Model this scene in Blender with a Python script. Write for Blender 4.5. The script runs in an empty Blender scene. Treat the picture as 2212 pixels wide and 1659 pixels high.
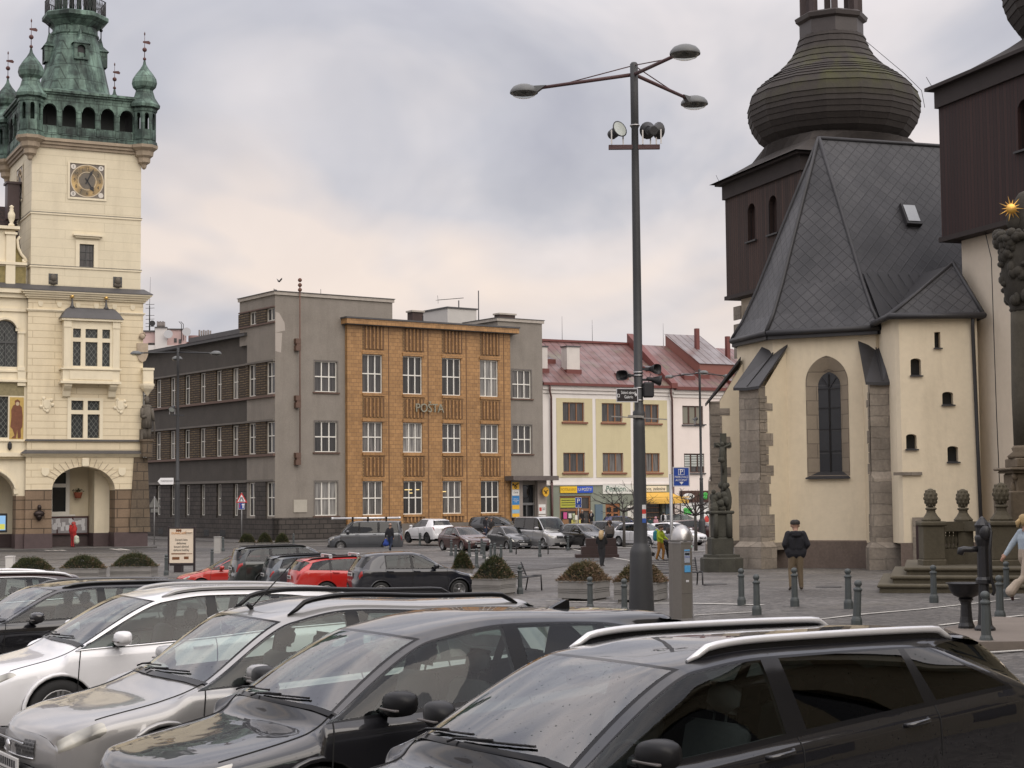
import bpy, bmesh, math, random
from math import sin, cos, pi, radians, sqrt, atan2, exp, hypot
from mathutils import Vector, Matrix, noise
from mathutils.geometry import tessellate_polygon
random.seed(7)
SC = bpy.context.scene
COL = SC.collection
# ------------------------------------------------------------------ camera model (photo measured on a 2212 x 1659 grid)
FPX, PITCH, ROLL = 3580.0, 0.0665, 0.0090
CAM = Vector((0, 0, 2.2))
_F = Vector((0, cos(PITCH), sin(PITCH))); _R0 = Vector((1, 0, 0)); _U0 = Vector((0, -sin(PITCH), cos(PITCH)))
_R = _R0*cos(ROLL) - _U0*sin(ROLL); _U = _U0*cos(ROLL) + _R0*sin(ROLL)
def ray(px, py): return _F + _R*((px-1106)/FPX) + _U*((829.5-py)/FPX)
def W(px, py, Y):
    d = ray(px, py); return CAM + d*(Y/d.y)
def sst(t):
    t = min(1, max(0, t)); return t*t*(3-2*t)
def G(x, y):
    yy = max(y, -20)
    g = -1.35*(1-exp(-yy/55)) if yy > 0 else -.0245*yy
    return g + .30*sst((x-2)/5)*(1-sst((y-45)/25))*sst((y-14)/8)
def GP(px, py, lift=0):
    Y = 60.
    for i in range(60):
        p = W(px, py, Y); d = ray(px, py)
        zt = G(p.x, p.y)+lift
        Yn = (zt-CAM.z)/(d.z/d.y) if d.z < -1e-4 else 150
        Y = .6*Y+.4*min(max(Yn, 3), 200)
    p = W(px, py, Y); return Vector((p.x, p.y, G(p.x, p.y)+lift))
class Frame:
    """upright plane frame: local x along the wall, local y into the building, z up"""
    def __init__(s, o, ang): s.o = Vector(o); s.a = ang; s.c, s.s = cos(ang), sin(ang)
    def loc(s, p):
        d = Vector(p)-s.o; return Vector((d.x*s.c+d.y*s.s, -d.x*s.s+d.y*s.c, d.z))
    def ray(s, px, py):
        d = ray(px, py); return s.loc(CAM), Vector((d.x*s.c+d.y*s.s, -d.x*s.s+d.y*s.c, d.z))
    def front(s, px, py, y=0):      # hit on plane local y = const -> (x, z)
        o, d = s.ray(px, py); t = (y-o.y)/d.y; p = o+d*t; return p.x, p.z
    def side(s, px, py, x=0):       # hit on plane local x = const -> (y, z)
        o, d = s.ray(px, py); t = (x-o.x)/d.x; p = o+d*t; return p.y, p.z
# ------------------------------------------------------------------ mesh builder
class MB:
    def __init__(s): s.v = []; s.f = []; s.m = []; s.sm = []; s.M = None
    def add(s, vs, fs, mi=0, smooth=False):
        b = len(s.v)
        s.v += [(s.M @ Vector(v)) if s.M else Vector(v) for v in vs]
        for f in fs: s.f.append([b+i for i in f]); s.m.append(mi); s.sm.append(smooth)
        return s
    def box(s, x0, x1, y0, y1, z0, z1, mi=0):
        x0, x1 = min(x0, x1), max(x0, x1); y0, y1 = min(y0, y1), max(y0, y1); z0, z1 = min(z0, z1), max(z0, z1)
        return s.add([(x0,y0,z0),(x1,y0,z0),(x1,y1,z0),(x0,y1,z0),(x0,y0,z1),(x1,y0,z1),(x1,y1,z1),(x0,y1,z1)],
            [(0,3,2,1),(4,5,6,7),(0,1,5,4),(1,2,6,5),(2,3,7,6),(3,0,4,7)], mi)
    def bbox(s, x0, x1, y0, y1, z0, z1, b=.02, mi=0, smooth=False):    # bevelled box
        x0, x1 = min(x0, x1), max(x0, x1); y0, y1 = min(y0, y1), max(y0, y1); z0, z1 = min(z0, z1), max(z0, z1)
        b = min(b, (x1-x0)*.45, (y1-y0)*.45, (z1-z0)*.45)
        def ring(i, z): return [(x0+i+b,y0+i,z),(x1-i-b,y0+i,z),(x1-i,y0+i+b,z),(x1-i,y1-i-b,z),(x1-i-b,y1-i,z),(x0+i+b,y1-i,z),(x0+i,y1-i-b,z),(x0+i,y0+i+b,z)]
        vs = ring(b*.8, z0)+ring(0, z0+b)+ring(0, z1-b)+ring(b*.8, z1)
        fs = [tuple(range(7,-1,-1)), tuple(range(24,32))]
        for k in range(3):
            for i in range(8): fs.append((k*8+i, k*8+(i+1)%8, (k+1)*8+(i+1)%8, (k+1)*8+i))
        return s.add(vs, fs, mi, smooth)
    def obox(s, c, size, ax=None, mi=0):          # oriented box, ax = 3 axis vectors
        c = Vector(c); X, Y, Z = ax or (Vector((1,0,0)),Vector((0,1,0)),Vector((0,0,1)))
        X = X*size[0]/2; Y = Y*size[1]/2; Z = Z*size[2]/2
        vs = [c-X-Y-Z,c+X-Y-Z,c+X+Y-Z,c-X+Y-Z,c-X-Y+Z,c+X-Y+Z,c+X+Y+Z,c-X+Y+Z]
        return s.add(vs, [(0,3,2,1),(4,5,6,7),(0,1,5,4),(1,2,6,5),(2,3,7,6),(3,0,4,7)], mi)
    def bar(s, p0, p1, w, h=None, mi=0):
        p0 = Vector(p0); p1 = Vector(p1); d = p1-p0; L = d.length; d = d/L
        u = Vector((0,0,1)) if abs(d.z) < .95 else Vector((0,1,0))
        a = d.cross(u).normalized(); b = a.cross(d)
        return s.obox((p0+p1)/2, (L, w, h or w), (d, a, b), mi)
    def tube(s, pts, r, n=8, mi=0, caps=True, smooth=True, flat=1.0):
        pts = [Vector(p) for p in pts]; N = len(pts)
        rs = r if isinstance(r, (list, tuple)) else [r]*N
        vs = []; up = None
        for i, p in enumerate(pts):
            d = (pts[min(i+1,N-1)]-pts[max(i-1,0)])
            d = d.normalized() if d.length > 1e-9 else Vector((0,0,1))
            if up is None: up = Vector((0,0,1)) if abs(d.z) < .9 else Vector((1,0,0))
            a = d.cross(up).normalized(); b = a.cross(d).normalized(); up = b
            for k in range(n):
                t = 2*pi*k/n; vs.append(p+(a*cos(t)+b*sin(t)*flat)*rs[i])
        fs = []
        for i in range(N-1):
            for k in range(n): fs.append((i*n+k, i*n+(k+1)%n, (i+1)*n+(k+1)%n, (i+1)*n+k))
        s.add(vs, fs, mi, smooth)
        if caps: s.add(vs[:n], [tuple(range(n-1,-1,-1))], mi); s.add(vs[-n:], [tuple(range(n))], mi)
        return s
    def cyl(s, p0, p1, r0, r1=None, n=12, mi=0, caps=True, smooth=True):
        return s.tube([p0, p1], [r0, r0 if r1 is None else r1], n, mi, caps, smooth)
    def lathe(s, prof, c=(0,0,0), n=16, a0=0, mi=0, smooth=True, sq=None, ax=None, cap=True):
        c = Vector(c); vs = []; X, Y, Z = ax or (Vector((1,0,0)),Vector((0,1,0)),Vector((0,0,1)))
        for r, z in prof:
            for k in range(n):
                t = a0+2*pi*k/n; q = 1.0 if not sq else sq(t)
                vs.append(c+X*(r*q*cos(t))+Y*(r*q*sin(t))+Z*z)
        fs = []
        for i in range(len(prof)-1):
            for k in range(n): fs.append((i*n+k, i*n+(k+1)%n, (i+1)*n+(k+1)%n, (i+1)*n+k))
        s.add(vs, fs, mi, smooth)
        if cap:
            m = (len(prof)-1)*n
            if prof[0][0] > 1e-4: s.add(vs[:n], [tuple(range(n-1,-1,-1))], mi)
            if prof[-1][0] > 1e-4: s.add(vs[m:], [tuple(range(n))], mi)
        return s
    def sphere(s, c, r, n=12, m=8, mi=0, ax=None, smooth=True):
        if not isinstance(r, (list, tuple)): r = (r, r, r)
        c = Vector(c); X, Y, Z = ax or (Vector((1,0,0)),Vector((0,1,0)),Vector((0,0,1)))
        vs = []
        for i in range(m+1):
            p = pi*i/m
            for k in range(n):
                t = 2*pi*k/n; vs.append(c+X*(r[0]*sin(p)*cos(t))+Y*(r[1]*sin(p)*sin(t))-Z*(r[2]*cos(p)))
        return s.add(vs, [(i*n+k, i*n+(k+1)%n, (i+1)*n+(k+1)%n, (i+1)*n+k) for i in range(m) for k in range(n)], mi, smooth)
    def prism(s, poly, fn, t0, t1, mi=0, smooth=False, caps=True):
        n = len(poly); vs = [fn(a,b,t0) for a,b in poly]+[fn(a,b,t1) for a,b in poly]
        s.add(vs, [(i,(i+1)%n,n+(i+1)%n,n+i) for i in range(n)], mi, smooth)
        if caps:
            tr = tessellate_polygon([[Vector((a,b,0)) for a,b in poly]])
            s.add(vs, [tuple(t) for t in tr]+[tuple(n+i for i in t[::-1]) for t in tr], mi)
        return s
    def wall(s, outer, holes, fn, depth, mi=0, rmi=None, t0=0):
        """flat wall with openings; reveals run back by depth"""
        loops = [outer]+holes; flat = [p for l in loops for p in l]
        tr = tessellate_polygon([[Vector((a,b,0)) for a,b in l] for l in loops])
        s.add([fn(a,b,t0) for a,b in flat], [tuple(t) for t in tr], mi)
        for h in holes:
            n = len(h)
            s.add([fn(a,b,t0) for a,b in h]+[fn(a,b,t0+depth) for a,b in h], [(i,(i+1)%n,n+(i+1)%n,n+i) for i in range(n)], mi if rmi is None else rmi)
        return s
    def quad(s, a, b, c, d, mi=0): return s.add([a,b,c,d], [(0,1,2,3)], mi)
    def grid(s, P, mi=0, smooth=True, closeu=False):
        nu, nv = len(P), len(P[0]); vs = [p for r in P for p in r]; fs = []
        for i in range(nu if closeu else nu-1):
            for j in range(nv-1): fs.append((i*nv+j, ((i+1)%nu)*nv+j, ((i+1)%nu)*nv+j+1, i*nv+j+1))
        return s.add(vs, fs, mi, smooth)
    def build(s, name, mats, parent=None, fix=True):
        me = bpy.data.meshes.new(name)
        me.from_pydata([tuple(v) for v in s.v], [], s.f)
        for m in (mats if isinstance(mats, (list, tuple)) else [mats]): me.materials.append(m)
        me.polygons.foreach_set('material_index', s.m); me.polygons.foreach_set('use_smooth', s.sm)
        if fix:
            bm = bmesh.new(); bm.from_mesh(me)
            bmesh.ops.remove_doubles(bm, verts=bm.verts, dist=1e-5)
            bmesh.ops.recalc_face_normals(bm, faces=bm.faces)
            bm.to_mesh(me); bm.free()
        me.update()
        o = bpy.data.objects.new(name, me); COL.objects.link(o)
        if parent: o.parent = parent
        return o
def rect(u0, u1, z0, z1): return [(u0,z0),(u1,z0),(u1,z1),(u0,z1)]
def arch(u0, u1, z0, zs, n=12, point=0, flat=1.0):       # opening with a round (or pointed) head springing at zs
    c = (u0+u1)/2; r = (u1-u0)/2; P = [(u0,z0),(u1,z0)]
    if point:
        R = r*(1+point); 
        h0 = sqrt(R*R-(R-r)**2)
        for i in range(n+1):
            a = math.acos((R-r)/R)*i/n; P.append((u1-R+R*cos(a), zs+R*sin(a)))
        for i in range(n-1,-1,-1):
            a = math.acos((R-r)/R)*i/n; P.append((u0+R-R*cos(a), zs+R*sin(a)))
    else:
        for i in range(n+1):
            a = pi*i/n; P.append((c+r*cos(a), zs+r*flat*sin(a)))
    return P
def thing(name, label, cat, loc=(0,0,0), rotz=0, group=None):
    o = bpy.data.objects.new(name, None); COL.objects.link(o); o.empty_display_size = .2
    o.location = loc; o.rotation_euler = (0,0,rotz); return tag(o, label, cat, group)
def tag(o, label, cat, group=None):
    o['label'] = label; o['category'] = cat
    if group: o['group'] = group
    return o
def struct(o, kind='structure'): o['kind'] = kind; return o
def kids(o): return [c for c in list(bpy.data.objects) if c.parent == o]
def dup(root, loc, rotz, label, group=None, sc=None):
    def cp(o, par):
        c = o.copy(); COL.objects.link(c)
        if par: c.parent = par
        for ch in kids(o): cp(ch, c)
        return c
    r = cp(root, None); r.location = loc; r.rotation_euler = (0,0,rotz); r['label'] = label
    if sc: r.scale = (sc,sc,sc)
    if group: r['group'] = group
    return r
def text(name, s, mat, parent, loc, size, ax=(pi/2,0,0), depth=.01, align='CENTER', sx=1.0, shear=0):
    cu = bpy.data.curves.new('lettering', 'FONT'); cu.body = s; cu.size = size; cu.align_x = align; cu.align_y = 'CENTER'; cu.extrude = depth; cu.shear = shear
    cu.resolution_u = 3
    t = bpy.data.objects.new('lettering_curve', cu); COL.objects.link(t)
    dg = bpy.context.evaluated_depsgraph_get(); me = bpy.data.meshes.new_from_object(t.evaluated_get(dg)); me.name = name
    bpy.data.objects.remove(t); bpy.data.curves.remove(cu)
    me.materials.clear(); me.materials.append(mat)
    o = bpy.data.objects.new(name, me); COL.objects.link(o); o.parent = parent; o.location = loc; o.rotation_euler = ax; o.scale = (sx,1,1)
    return o
# ------------------------------------------------------------------ materials
class NT:
    def __init__(s, name):
        s.m = bpy.data.materials.new(name); s.m.use_nodes = True; s.t = s.m.node_tree; s.t.nodes.clear()
        s.out = s.n('ShaderNodeOutputMaterial')
    def n(s, ty, **k):
        x = s.t.nodes.new(ty)
        for a, b in k.items():
            if a.startswith('_'): x.inputs[a[1:].replace('_',' ')].default_value = b
            else: setattr(x, a, b)
        return x
    def l(s, a, b): s.t.links.new(a, b)
    def co(s):
        if not hasattr(s, '_co'): s._co = s.n('ShaderNodeTexCoord').outputs['Object']
        return s._co
    def noise(s, scale, detail=4, rough=.55, vec=None, sc=None):
        v = vec or s.co()
        if sc: mp = s.n('ShaderNodeMapping'); mp.inputs['Scale'].default_value = sc; s.l(v, mp.inputs[0]); v = mp.outputs[0]
        x = s.n('ShaderNodeTexNoise'); x.inputs['Scale'].default_value = scale; x.inputs['Detail'].default_value = detail; x.inputs['Roughness'].default_value = rough
        s.l(v, x.inputs['Vector']); return x.outputs['Fac']
    def ramp(s, fac, stops):
        r = s.n('ShaderNodeValToRGB'); e = r.color_ramp.elements
        while len(e) < len(stops): e.new(.5)
        for i, (p, c) in enumerate(stops):
            e[i].position = p; e[i].color = (c,c,c,1) if not isinstance(c, (tuple,list)) else (*c,1)
        s.l(fac, r.inputs[0]); return r.outputs[0]
    def mix(s, fac, a, b, mode='MIX'):
        x = s.n('ShaderNodeMix', data_type='RGBA', blend_type=mode)
        for i, v in ((0,fac),(6,a),(7,b)):
            if hasattr(v, 'is_linked') or hasattr(v, 'links'): s.l(v, x.inputs[i])
            elif i == 0: x.inputs[0].default_value = v
            else: x.inputs[i].default_value = (*v,1) if isinstance(v,(tuple,list)) else (v,v,v,1)
        return x.outputs[2]
    def math(s, op, a, b=0.0, clamp=False):
        x = s.n('ShaderNodeMath', operation=op, use_clamp=clamp)
        for i, v in enumerate((a,b)):
            if hasattr(v, 'links'): s.l(v, x.inputs[i])
            else: x.inputs[i].default_value = v
        return x.outputs[0]
    def wallvec(s):       # (x+y, z) of the object for upright walls
        sp = s.n('ShaderNodeSeparateXYZ'); s.l(s.co(), sp.inputs[0])
        cb = s.n('ShaderNodeCombineXYZ'); s.l(s.math('ADD', sp.outputs[0], sp.outputs[1]), cb.inputs[0]); s.l(sp.outputs[2], cb.inputs[1]); return cb.outputs[0]
    def bsdf(s, col, rough=.7, metal=0, spec=.5, bump=None, bstr=.3, bdist=.02, **k):
        b = s.n('ShaderNodeBsdfPrincipled')
        for nm, v in (('Base Color', col), ('Roughness', rough), ('Metallic', metal), ('Specular IOR Level', spec)):
            if hasattr(v, 'links'): s.l(v, b.inputs[nm])
            else: b.inputs[nm].default_value = (*v,1) if isinstance(v,(tuple,list)) else v
        for nm, v in k.items(): b.inputs[nm.replace('_',' ')].default_value = v
        if bump is not None:
            bp = s.n('ShaderNodeBump'); bp.inputs['Strength'].default_value = bstr; bp.inputs['Distance'].default_value = bdist
            s.l(bump, bp.inputs['Height']); s.l(bp.outputs[0], b.inputs['Normal'])
        s.l(b.outputs[0], s.out.inputs[0]); s.b = b; return s.m
MATS = {}
def mat(name, col, rough=.7, var=.18, vs=1.2, bump=.15, bs=25, metal=0, spec=.5, streak=0, **k):
    """plain material with two scales of colour variation and a fine bump"""
    if name in MATS: return MATS[name]
    t = NT(name)
    c = t.mix(t.noise(vs, 6, .6), tuple(x*(1-var) for x in col), tuple(min(1, x*(1+var)) for x in col))
    c = t.mix(t.ramp(t.noise(vs*9, 3), [(.3,0),(.7,1)]), c, t.mix(1, c, (1-var*.5,)*3, 'MULTIPLY'))
    if streak:
        st = t.ramp(t.noise(1.0, 9, .68, sc=(.9,.9,.16)), [(.5,0),(.85,1)])
        c = t.mix(t.math('MULTIPLY', st, streak), c, t.mix(1, c, (.45,.42,.38), 'MULTIPLY'))
    bm = t.noise(bs, 4) if bump else None
    MATS[name] = t.bsdf(c, rough, metal, spec, bm, bump, .02, **k); return MATS[name]
def plain(name, col, rough=.5, metal=0, spec=.5, **k):
    if name in MATS: return MATS[name]
    t = NT(name); c = t.mix(t.noise(14, 3), tuple(x*.9 for x in col), tuple(min(1,x*1.08) for x in col))
    MATS[name] = t.bsdf(c, rough, metal, spec, **k); return MATS[name]
def brick(name, c1, c2, mortar, bw, bh, ms=.02, rough=.7, bump=.4, off=.5, var=.25, vec='wall', streak=0, warp=0):
    if name in MATS: return MATS[name]
    t = NT(name); v = t.wallvec() if vec == 'wall' else t.co()
    if warp:
        nz = t.n('ShaderNodeTexNoise'); nz.inputs['Scale'].default_value = 1.3; nz.inputs['Detail'].default_value = 4; t.l(t.co(), nz.inputs['Vector']); va = t.n('ShaderNodeVectorMath', operation='MULTIPLY_ADD'); va.inputs[1].default_value = (warp,warp,0); t.l(nz.outputs['Color'], va.inputs[0]); t.l(v, va.inputs[2]); v = va.outputs[0]
    b = t.n('ShaderNodeTexBrick', offset=off, squash=1.0)
    b.inputs['Scale'].default_value = 1.0; b.inputs['Brick Width'].default_value = bw; b.inputs['Row Height'].default_value = bh
    b.inputs['Mortar Size'].default_value = ms; b.inputs['Mortar Smooth'].default_value = .2; b.inputs['Bias'].default_value = 0
    b.inputs['Color1'].default_value = (*c1,1); b.inputs['Color2'].default_value = (*c2,1); b.inputs['Mortar'].default_value = (*mortar,1)
    t.l(v, b.inputs['Vector'])
    c = t.mix(t.ramp(t.noise(.7, 6, .6), [(.3,0),(.7,1)]), t.mix(1, b.outputs['Color'], (1-var,)*3, 'MULTIPLY'), b.outputs['Color'])
    c = t.mix(t.ramp(t.noise(9, 3), [(.3,0),(.75,1)]), c, t.mix(1, c, (1-var*.6,)*3, 'MULTIPLY'))
    if streak:
        st = t.ramp(t.noise(1.0, 9, .68, sc=(.9,.9,.16)), [(.5,0),(.85,1)])
        c = t.mix(t.math('MULTIPLY', st, streak), c, t.mix(1, c, (.4,.36,.32), 'MULTIPLY'))
    MATS[name] = t.bsdf(c, rough, bump=t.math('SUBTRACT', 1, b.outputs['Fac']), bstr=bump, bdist=.03); return MATS[name]
def drops_mask(t):
    r = None
    for sc in (40, 72):
        vo = t.n('ShaderNodeTexVoronoi'); vo.inputs['Scale'].default_value = sc; t.l(t.co(), vo.inputs['Vector'])
        k = t.math('MULTIPLY', t.ramp(vo.outputs['Distance'], [(.16,1),(.26,0)]), t.ramp(vo.outputs['Color'], [(.80,0),(.84,1)]))
        r = k if r is None else t.math('MAXIMUM', r, k)
    return r
def glassmat(name, tint, ior=1.5, rough=.02, drops=False):
    if name in MATS: return MATS[name]
    t = NT(name); lw = t.n('ShaderNodeLayerWeight'); lw.inputs['Blend'].default_value = .5; r0 = ((ior-1)/(ior+1))**2
    fr = t.math('ADD', r0, t.math('MULTIPLY', 1-r0, t.math('POWER', lw.outputs['Facing'], 4.6)))
    tr = t.n('ShaderNodeBsdfTransparent'); tr.inputs[0].default_value = (*tint,1)
    gl = t.n('ShaderNodeBsdfGlossy'); gl.inputs['Color'].default_value = (1,1,1,1); gl.inputs['Roughness'].default_value = rough
    if drops:
        k = drops_mask(t); t.l(t.mix(k, (1,1,1), (.22,.24,.24)), gl.inputs['Color'])  # raindrops: their dark ground reflection is put into the gloss colour
    mx = t.n('ShaderNodeMixShader'); t.l(fr, mx.inputs[0]); t.l(tr.outputs[0], mx.inputs[1]); t.l(gl.outputs[0], mx.inputs[2])
    t.l(mx.outputs[0], t.out.inputs[0]); MATS[name] = t.m; return t.m
def emis(name, col, st=1.0):
    if name in MATS: return MATS[name]
    t = NT(name); e = t.n('ShaderNodeEmission'); e.inputs[0].default_value = (*col,1); e.inputs[1].default_value = st
    t.l(e.outputs[0], t.out.inputs[0]); MATS[name] = t.m; return t.m
def window(parent, fn, u0, u1, z0, z1, d, fm, pm, nx=3, zs=(.5,), fw=.07, fd=.07, mw=.05, name='window', shape=None):
    """frame + glass set back by d in the opening; fn(u, z, t) with t into the wall"""
    m = MB()
    def b(a0,a1,c0,c1,t0=d,t1=d+fd):
        m.add([fn(a0,c0,t0),fn(a1,c0,t0),fn(a1,c1,t0),fn(a0,c1,t0),fn(a0,c0,t1),fn(a1,c0,t1),fn(a1,c1,t1),fn(a0,c1,t1)],
            [(0,1,2,3),(4,7,6,5),(0,4,5,1),(1,5,6,2),(2,6,7,3),(3,7,4,0)])
    b(u0,u0+fw,z0,z1); b(u1-fw,u1,z0,z1); b(u0+fw,u1-fw,z0,z0+fw); b(u0+fw,u1-fw,z1-fw,z1)
    for i in range(1, nx):
        u = u0+(u1-u0)*i/nx; b(u-mw,u+mw,z0+fw,z1-fw,d+.004,d+fd)
    for f in zs:
        z = z0+(z1-z0)*f; b(u0+fw,u1-fw,z-mw,z+mw,d-.006,d+fd)
    o = m.build(name, fm, parent)
    g = MB(); g.quad(fn(u0,z0,d+fd*.8),fn(u1,z0,d+fd*.8),fn(u1,z1,d+fd*.8),fn(u0,z1,d+fd*.8))
    g.build('pane', pm, o, fix=False)
    return o
# ------------------------------------------------------------------ world, sun, camera
def make_world():
    w = bpy.data.worlds.new('World'); SC.world = w; w.use_nodes = True; t = w.node_tree; t.nodes.clear()
    N = lambda ty: t.nodes.new(ty); L = t.links.new
    out = N('ShaderNodeOutputWorld'); bg = N('ShaderNodeBackground'); L(bg.outputs[0], out.inputs[0])
    sky = N('ShaderNodeTexSky'); sky.sky_type = 'NISHITA'; sky.sun_disc = False; sky.sun_elevation = radians(SUN_EL); sky.sun_rotation = radians(SUN_ROT); sky.air_density = 1.4; sky.dust_density = 3
    tc = N('ShaderNodeTexCoord'); sp = N('ShaderNodeSeparateXYZ'); L(tc.outputs['Generated'], sp.inputs[0])
    def M(op, a, b=0.0, c=False):
        x = N('ShaderNodeMath'); x.operation = op; x.use_clamp = c
        for i, v in enumerate((a,b)):
            if hasattr(v, 'links'): L(v, x.inputs[i])
            else: x.inputs[i].default_value = v
        return x.outputs[0]
    z = M('MAXIMUM', sp.outputs[2], 0.0); k = M('ADD', z, .55)
    cb = N('ShaderNodeCombineXYZ'); L(M('DIVIDE', sp.outputs[0], k), cb.inputs[0]); L(M('DIVIDE', sp.outputs[1], k), cb.inputs[1]); L(M('MULTIPLY', z, 1.2), cb.inputs[2])
    def noi(s, d, r, off, dis=.6):
        mp = N('ShaderNodeMapping'); mp.inputs['Location'].default_value = off; mp.inputs['Rotation'].default_value = (0,0,.35); L(cb.outputs[0], mp.inputs[0])
        x = N('ShaderNodeTexNoise'); x.inputs['Scale'].default_value = s; x.inputs['Detail'].default_value = d; x.inputs['Roughness'].default_value = r; x.inputs['Distortion'].default_value = dis
        L(mp.outputs[0], x.inputs['Vector']); return x.outputs['Fac']
    def ramp(f, st):
        r = N('ShaderNodeValToRGB'); e = r.color_ramp.elements
        while len(e) < len(st): e.new(.5)
        for i, (p, c) in enumerate(st): e[i].position = p; e[i].color = (*c,1) if isinstance(c, tuple) else (c,c,c,1)
        L(f, r.inputs[0]); return r.outputs[0]
    def mix(f, a, b, mode='MIX'):
        x = N('ShaderNodeMix'); x.data_type = 'RGBA'; x.blend_type = mode
        for i, v in ((0,f),(6,a),(7,b)):
            if hasattr(v, 'links'): L(v, x.inputs[i])
            elif i == 0: x.inputs[0].default_value = v
            else: x.inputs[i].default_value = (*v,1)
        return x.outputs[2]
    base = ramp(noi(2.6, 5, .52, SKYOFF), [(.33,(.455,.455,.52)), (.44,(.56,.555,.605)), (.53,(.71,.675,.695)), (.64,(.87,.80,.795))])
    fine = ramp(noi(9.0, 4, .5, (0,4,2)), [(.3,.955), (.7,1.03)])
    c = mix(1, base, fine, 'MULTIPLY')
    # warm break in the cloud low over the roofs
    el = ramp(z, [(.05,0), (.12,1), (.17,.8), (.23,0)])
    warm = M('MULTIPLY', ramp(noi(3.4, 3, .5, WOFF), [(.45,0), (.62,1)]), el)
    c = mix(M('MULTIPLY', warm, .8), c, (.98,.82,.71))
    low = ramp(z, [(.03,1), (.11,0)]); c = mix(M('MULTIPLY', low, .5), c, (.71,.69,.73))
    # overcast sky brightens towards the zenith
    up = ramp(z, [(0,1.0), (.27,1.0), (.42,1.5), (.62,2.1), (1,2.6)])
    c = mix(1, c, up, 'MULTIPLY')
    ns = N('ShaderNodeVectorMath'); ns.operation = 'SCALE'; ns.inputs['Scale'].default_value = .05; L(sky.outputs[0], ns.inputs[0])
    ad = mix(.12, c, ns.outputs[0])
    L(ad, bg.inputs[0]); bg.inputs[1].default_value = 1.0
SUN_EL, SUN_AZ = 40, -60      # azimuth of the veiled sun, measured from +X (behind the camera, to the right)
SUN_ROT = 90-SUN_AZ
SKYOFF, WOFF = (9.1,6.4,3), (8,1,3)
make_world()
sd = bpy.data.lights.new('sun', 'SUN'); sd.energy = 1.5; sd.angle = radians(65); sd.color = (1,.91,.79)
so = bpy.data.objects.new('sun', sd); COL.objects.link(so)
_d = Vector((cos(radians(SUN_EL))*cos(radians(SUN_AZ)), cos(radians(SUN_EL))*sin(radians(SUN_AZ)), sin(radians(SUN_EL))))
so.rotation_euler = _d.to_track_quat('Z', 'Y').to_euler(); so.location = (20,-40,60)
cd = bpy.data.cameras.new('camera'); co = bpy.data.objects.new('camera', cd); COL.objects.link(co)
cd.sensor_width = 36; cd.lens = FPX/2212*36; cd.clip_end = 5000; cd.clip_start = .1
co.matrix_world = Matrix(((_R.x,_U.x,-_F.x,0),(_R.y,_U.y,-_F.y,0),(_R.z,_U.z,-_F.z,CAM.z),(0,0,0,1)))
SC.camera = co
SC.view_settings.view_transform = 'Standard'; SC.view_settings.look = 'None'; SC.view_settings.exposure = .16; SC.view_settings.gamma = 1
# ------------------------------------------------------------------ ground
def cobble(name, c, sc, wet=.5):
    t = NT(name)
    mp = t.n('ShaderNodeMapping'); mp.inputs['Rotation'].default_value = (0,0,.6); t.l(t.co(), mp.inputs[0])
    dn = t.n('ShaderNodeTexNoise'); dn.inputs['Scale'].default_value = .9; t.l(mp.outputs[0], dn.inputs['Vector'])
    va = t.n('ShaderNodeVectorMath', operation='MULTIPLY_ADD'); va.inputs[1].default_value = (.12,.12,0); t.l(dn.outputs['Color'], va.inputs[0]); t.l(mp.outputs[0], va.inputs[2])
    vo = t.n('ShaderNodeTexVoronoi', feature='DISTANCE_TO_EDGE'); vo.inputs['Scale'].default_value = sc; vo.inputs['Randomness'].default_value = .45; t.l(va.outputs[0], vo.inputs['Vector'])
    vc = t.n('ShaderNodeTexVoronoi'); vc.inputs['Scale'].default_value = sc; vc.inputs['Randomness'].default_value = .45; t.l(va.outputs[0], vc.inputs['Vector'])
    sp = t.n('ShaderNodeSeparateColor'); t.l(vc.outputs['Color'], sp.inputs[0])
    col = t.mix(sp.outputs[0], tuple(x*.58 for x in c), tuple(x*1.45 for x in c))
    col = t.mix(t.ramp(t.noise(.22, 6, .6), [(.40,0),(.60,1)]), t.mix(1, col, (.62,.61,.60), 'MULTIPLY'), col)
    col = t.mix(t.ramp(t.noise(1.6, 5, .65), [(.4,0),(.7,1)]), col, t.mix(1, col, (.78,.77,.76), 'MULTIPLY'))
    jo = t.ramp(vo.outputs['Distance'], [(.02,0),(.09,1)])
    col = t.mix(jo, tuple(x*.35 for x in c), col)
    ro = t.ramp(t.noise(.35, 5, .6), [(.38,.42),(.62,.78)])
    return t.bsdf(col, ro, spec=.45, bump=jo, bstr=.5, bdist=.02)
M_cobble = cobble('cobblestones', (.150,.140,.129), 7.5)
M_asph = cobble('damp_asphalt', (.105,.1,.096), 30)
M_pave = brick('pavement_slabs', (.17,.16,.15), (.145,.137,.13), (.09,.085,.08), .6, .4, .02, .6, .3, vec='flat')
M_paint = mat('road_paint', (.55,.53,.48), .6, .25, 2.0)
def sheet(name, x0, x1, y0, y1, n, m, mt, lift=0, inside=None):
    b = MB(); P = []
    for i in range(n+1):
        P.append([])
        for j in range(m+1):
            x = x0+(x1-x0)*i/n; y = y0+(y1-y0)*j/m; P[-1].append((x, y, G(x,y)+lift))
    b.grid(P, 0, True); return struct(b.build(name, mt, fix=False))
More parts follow.
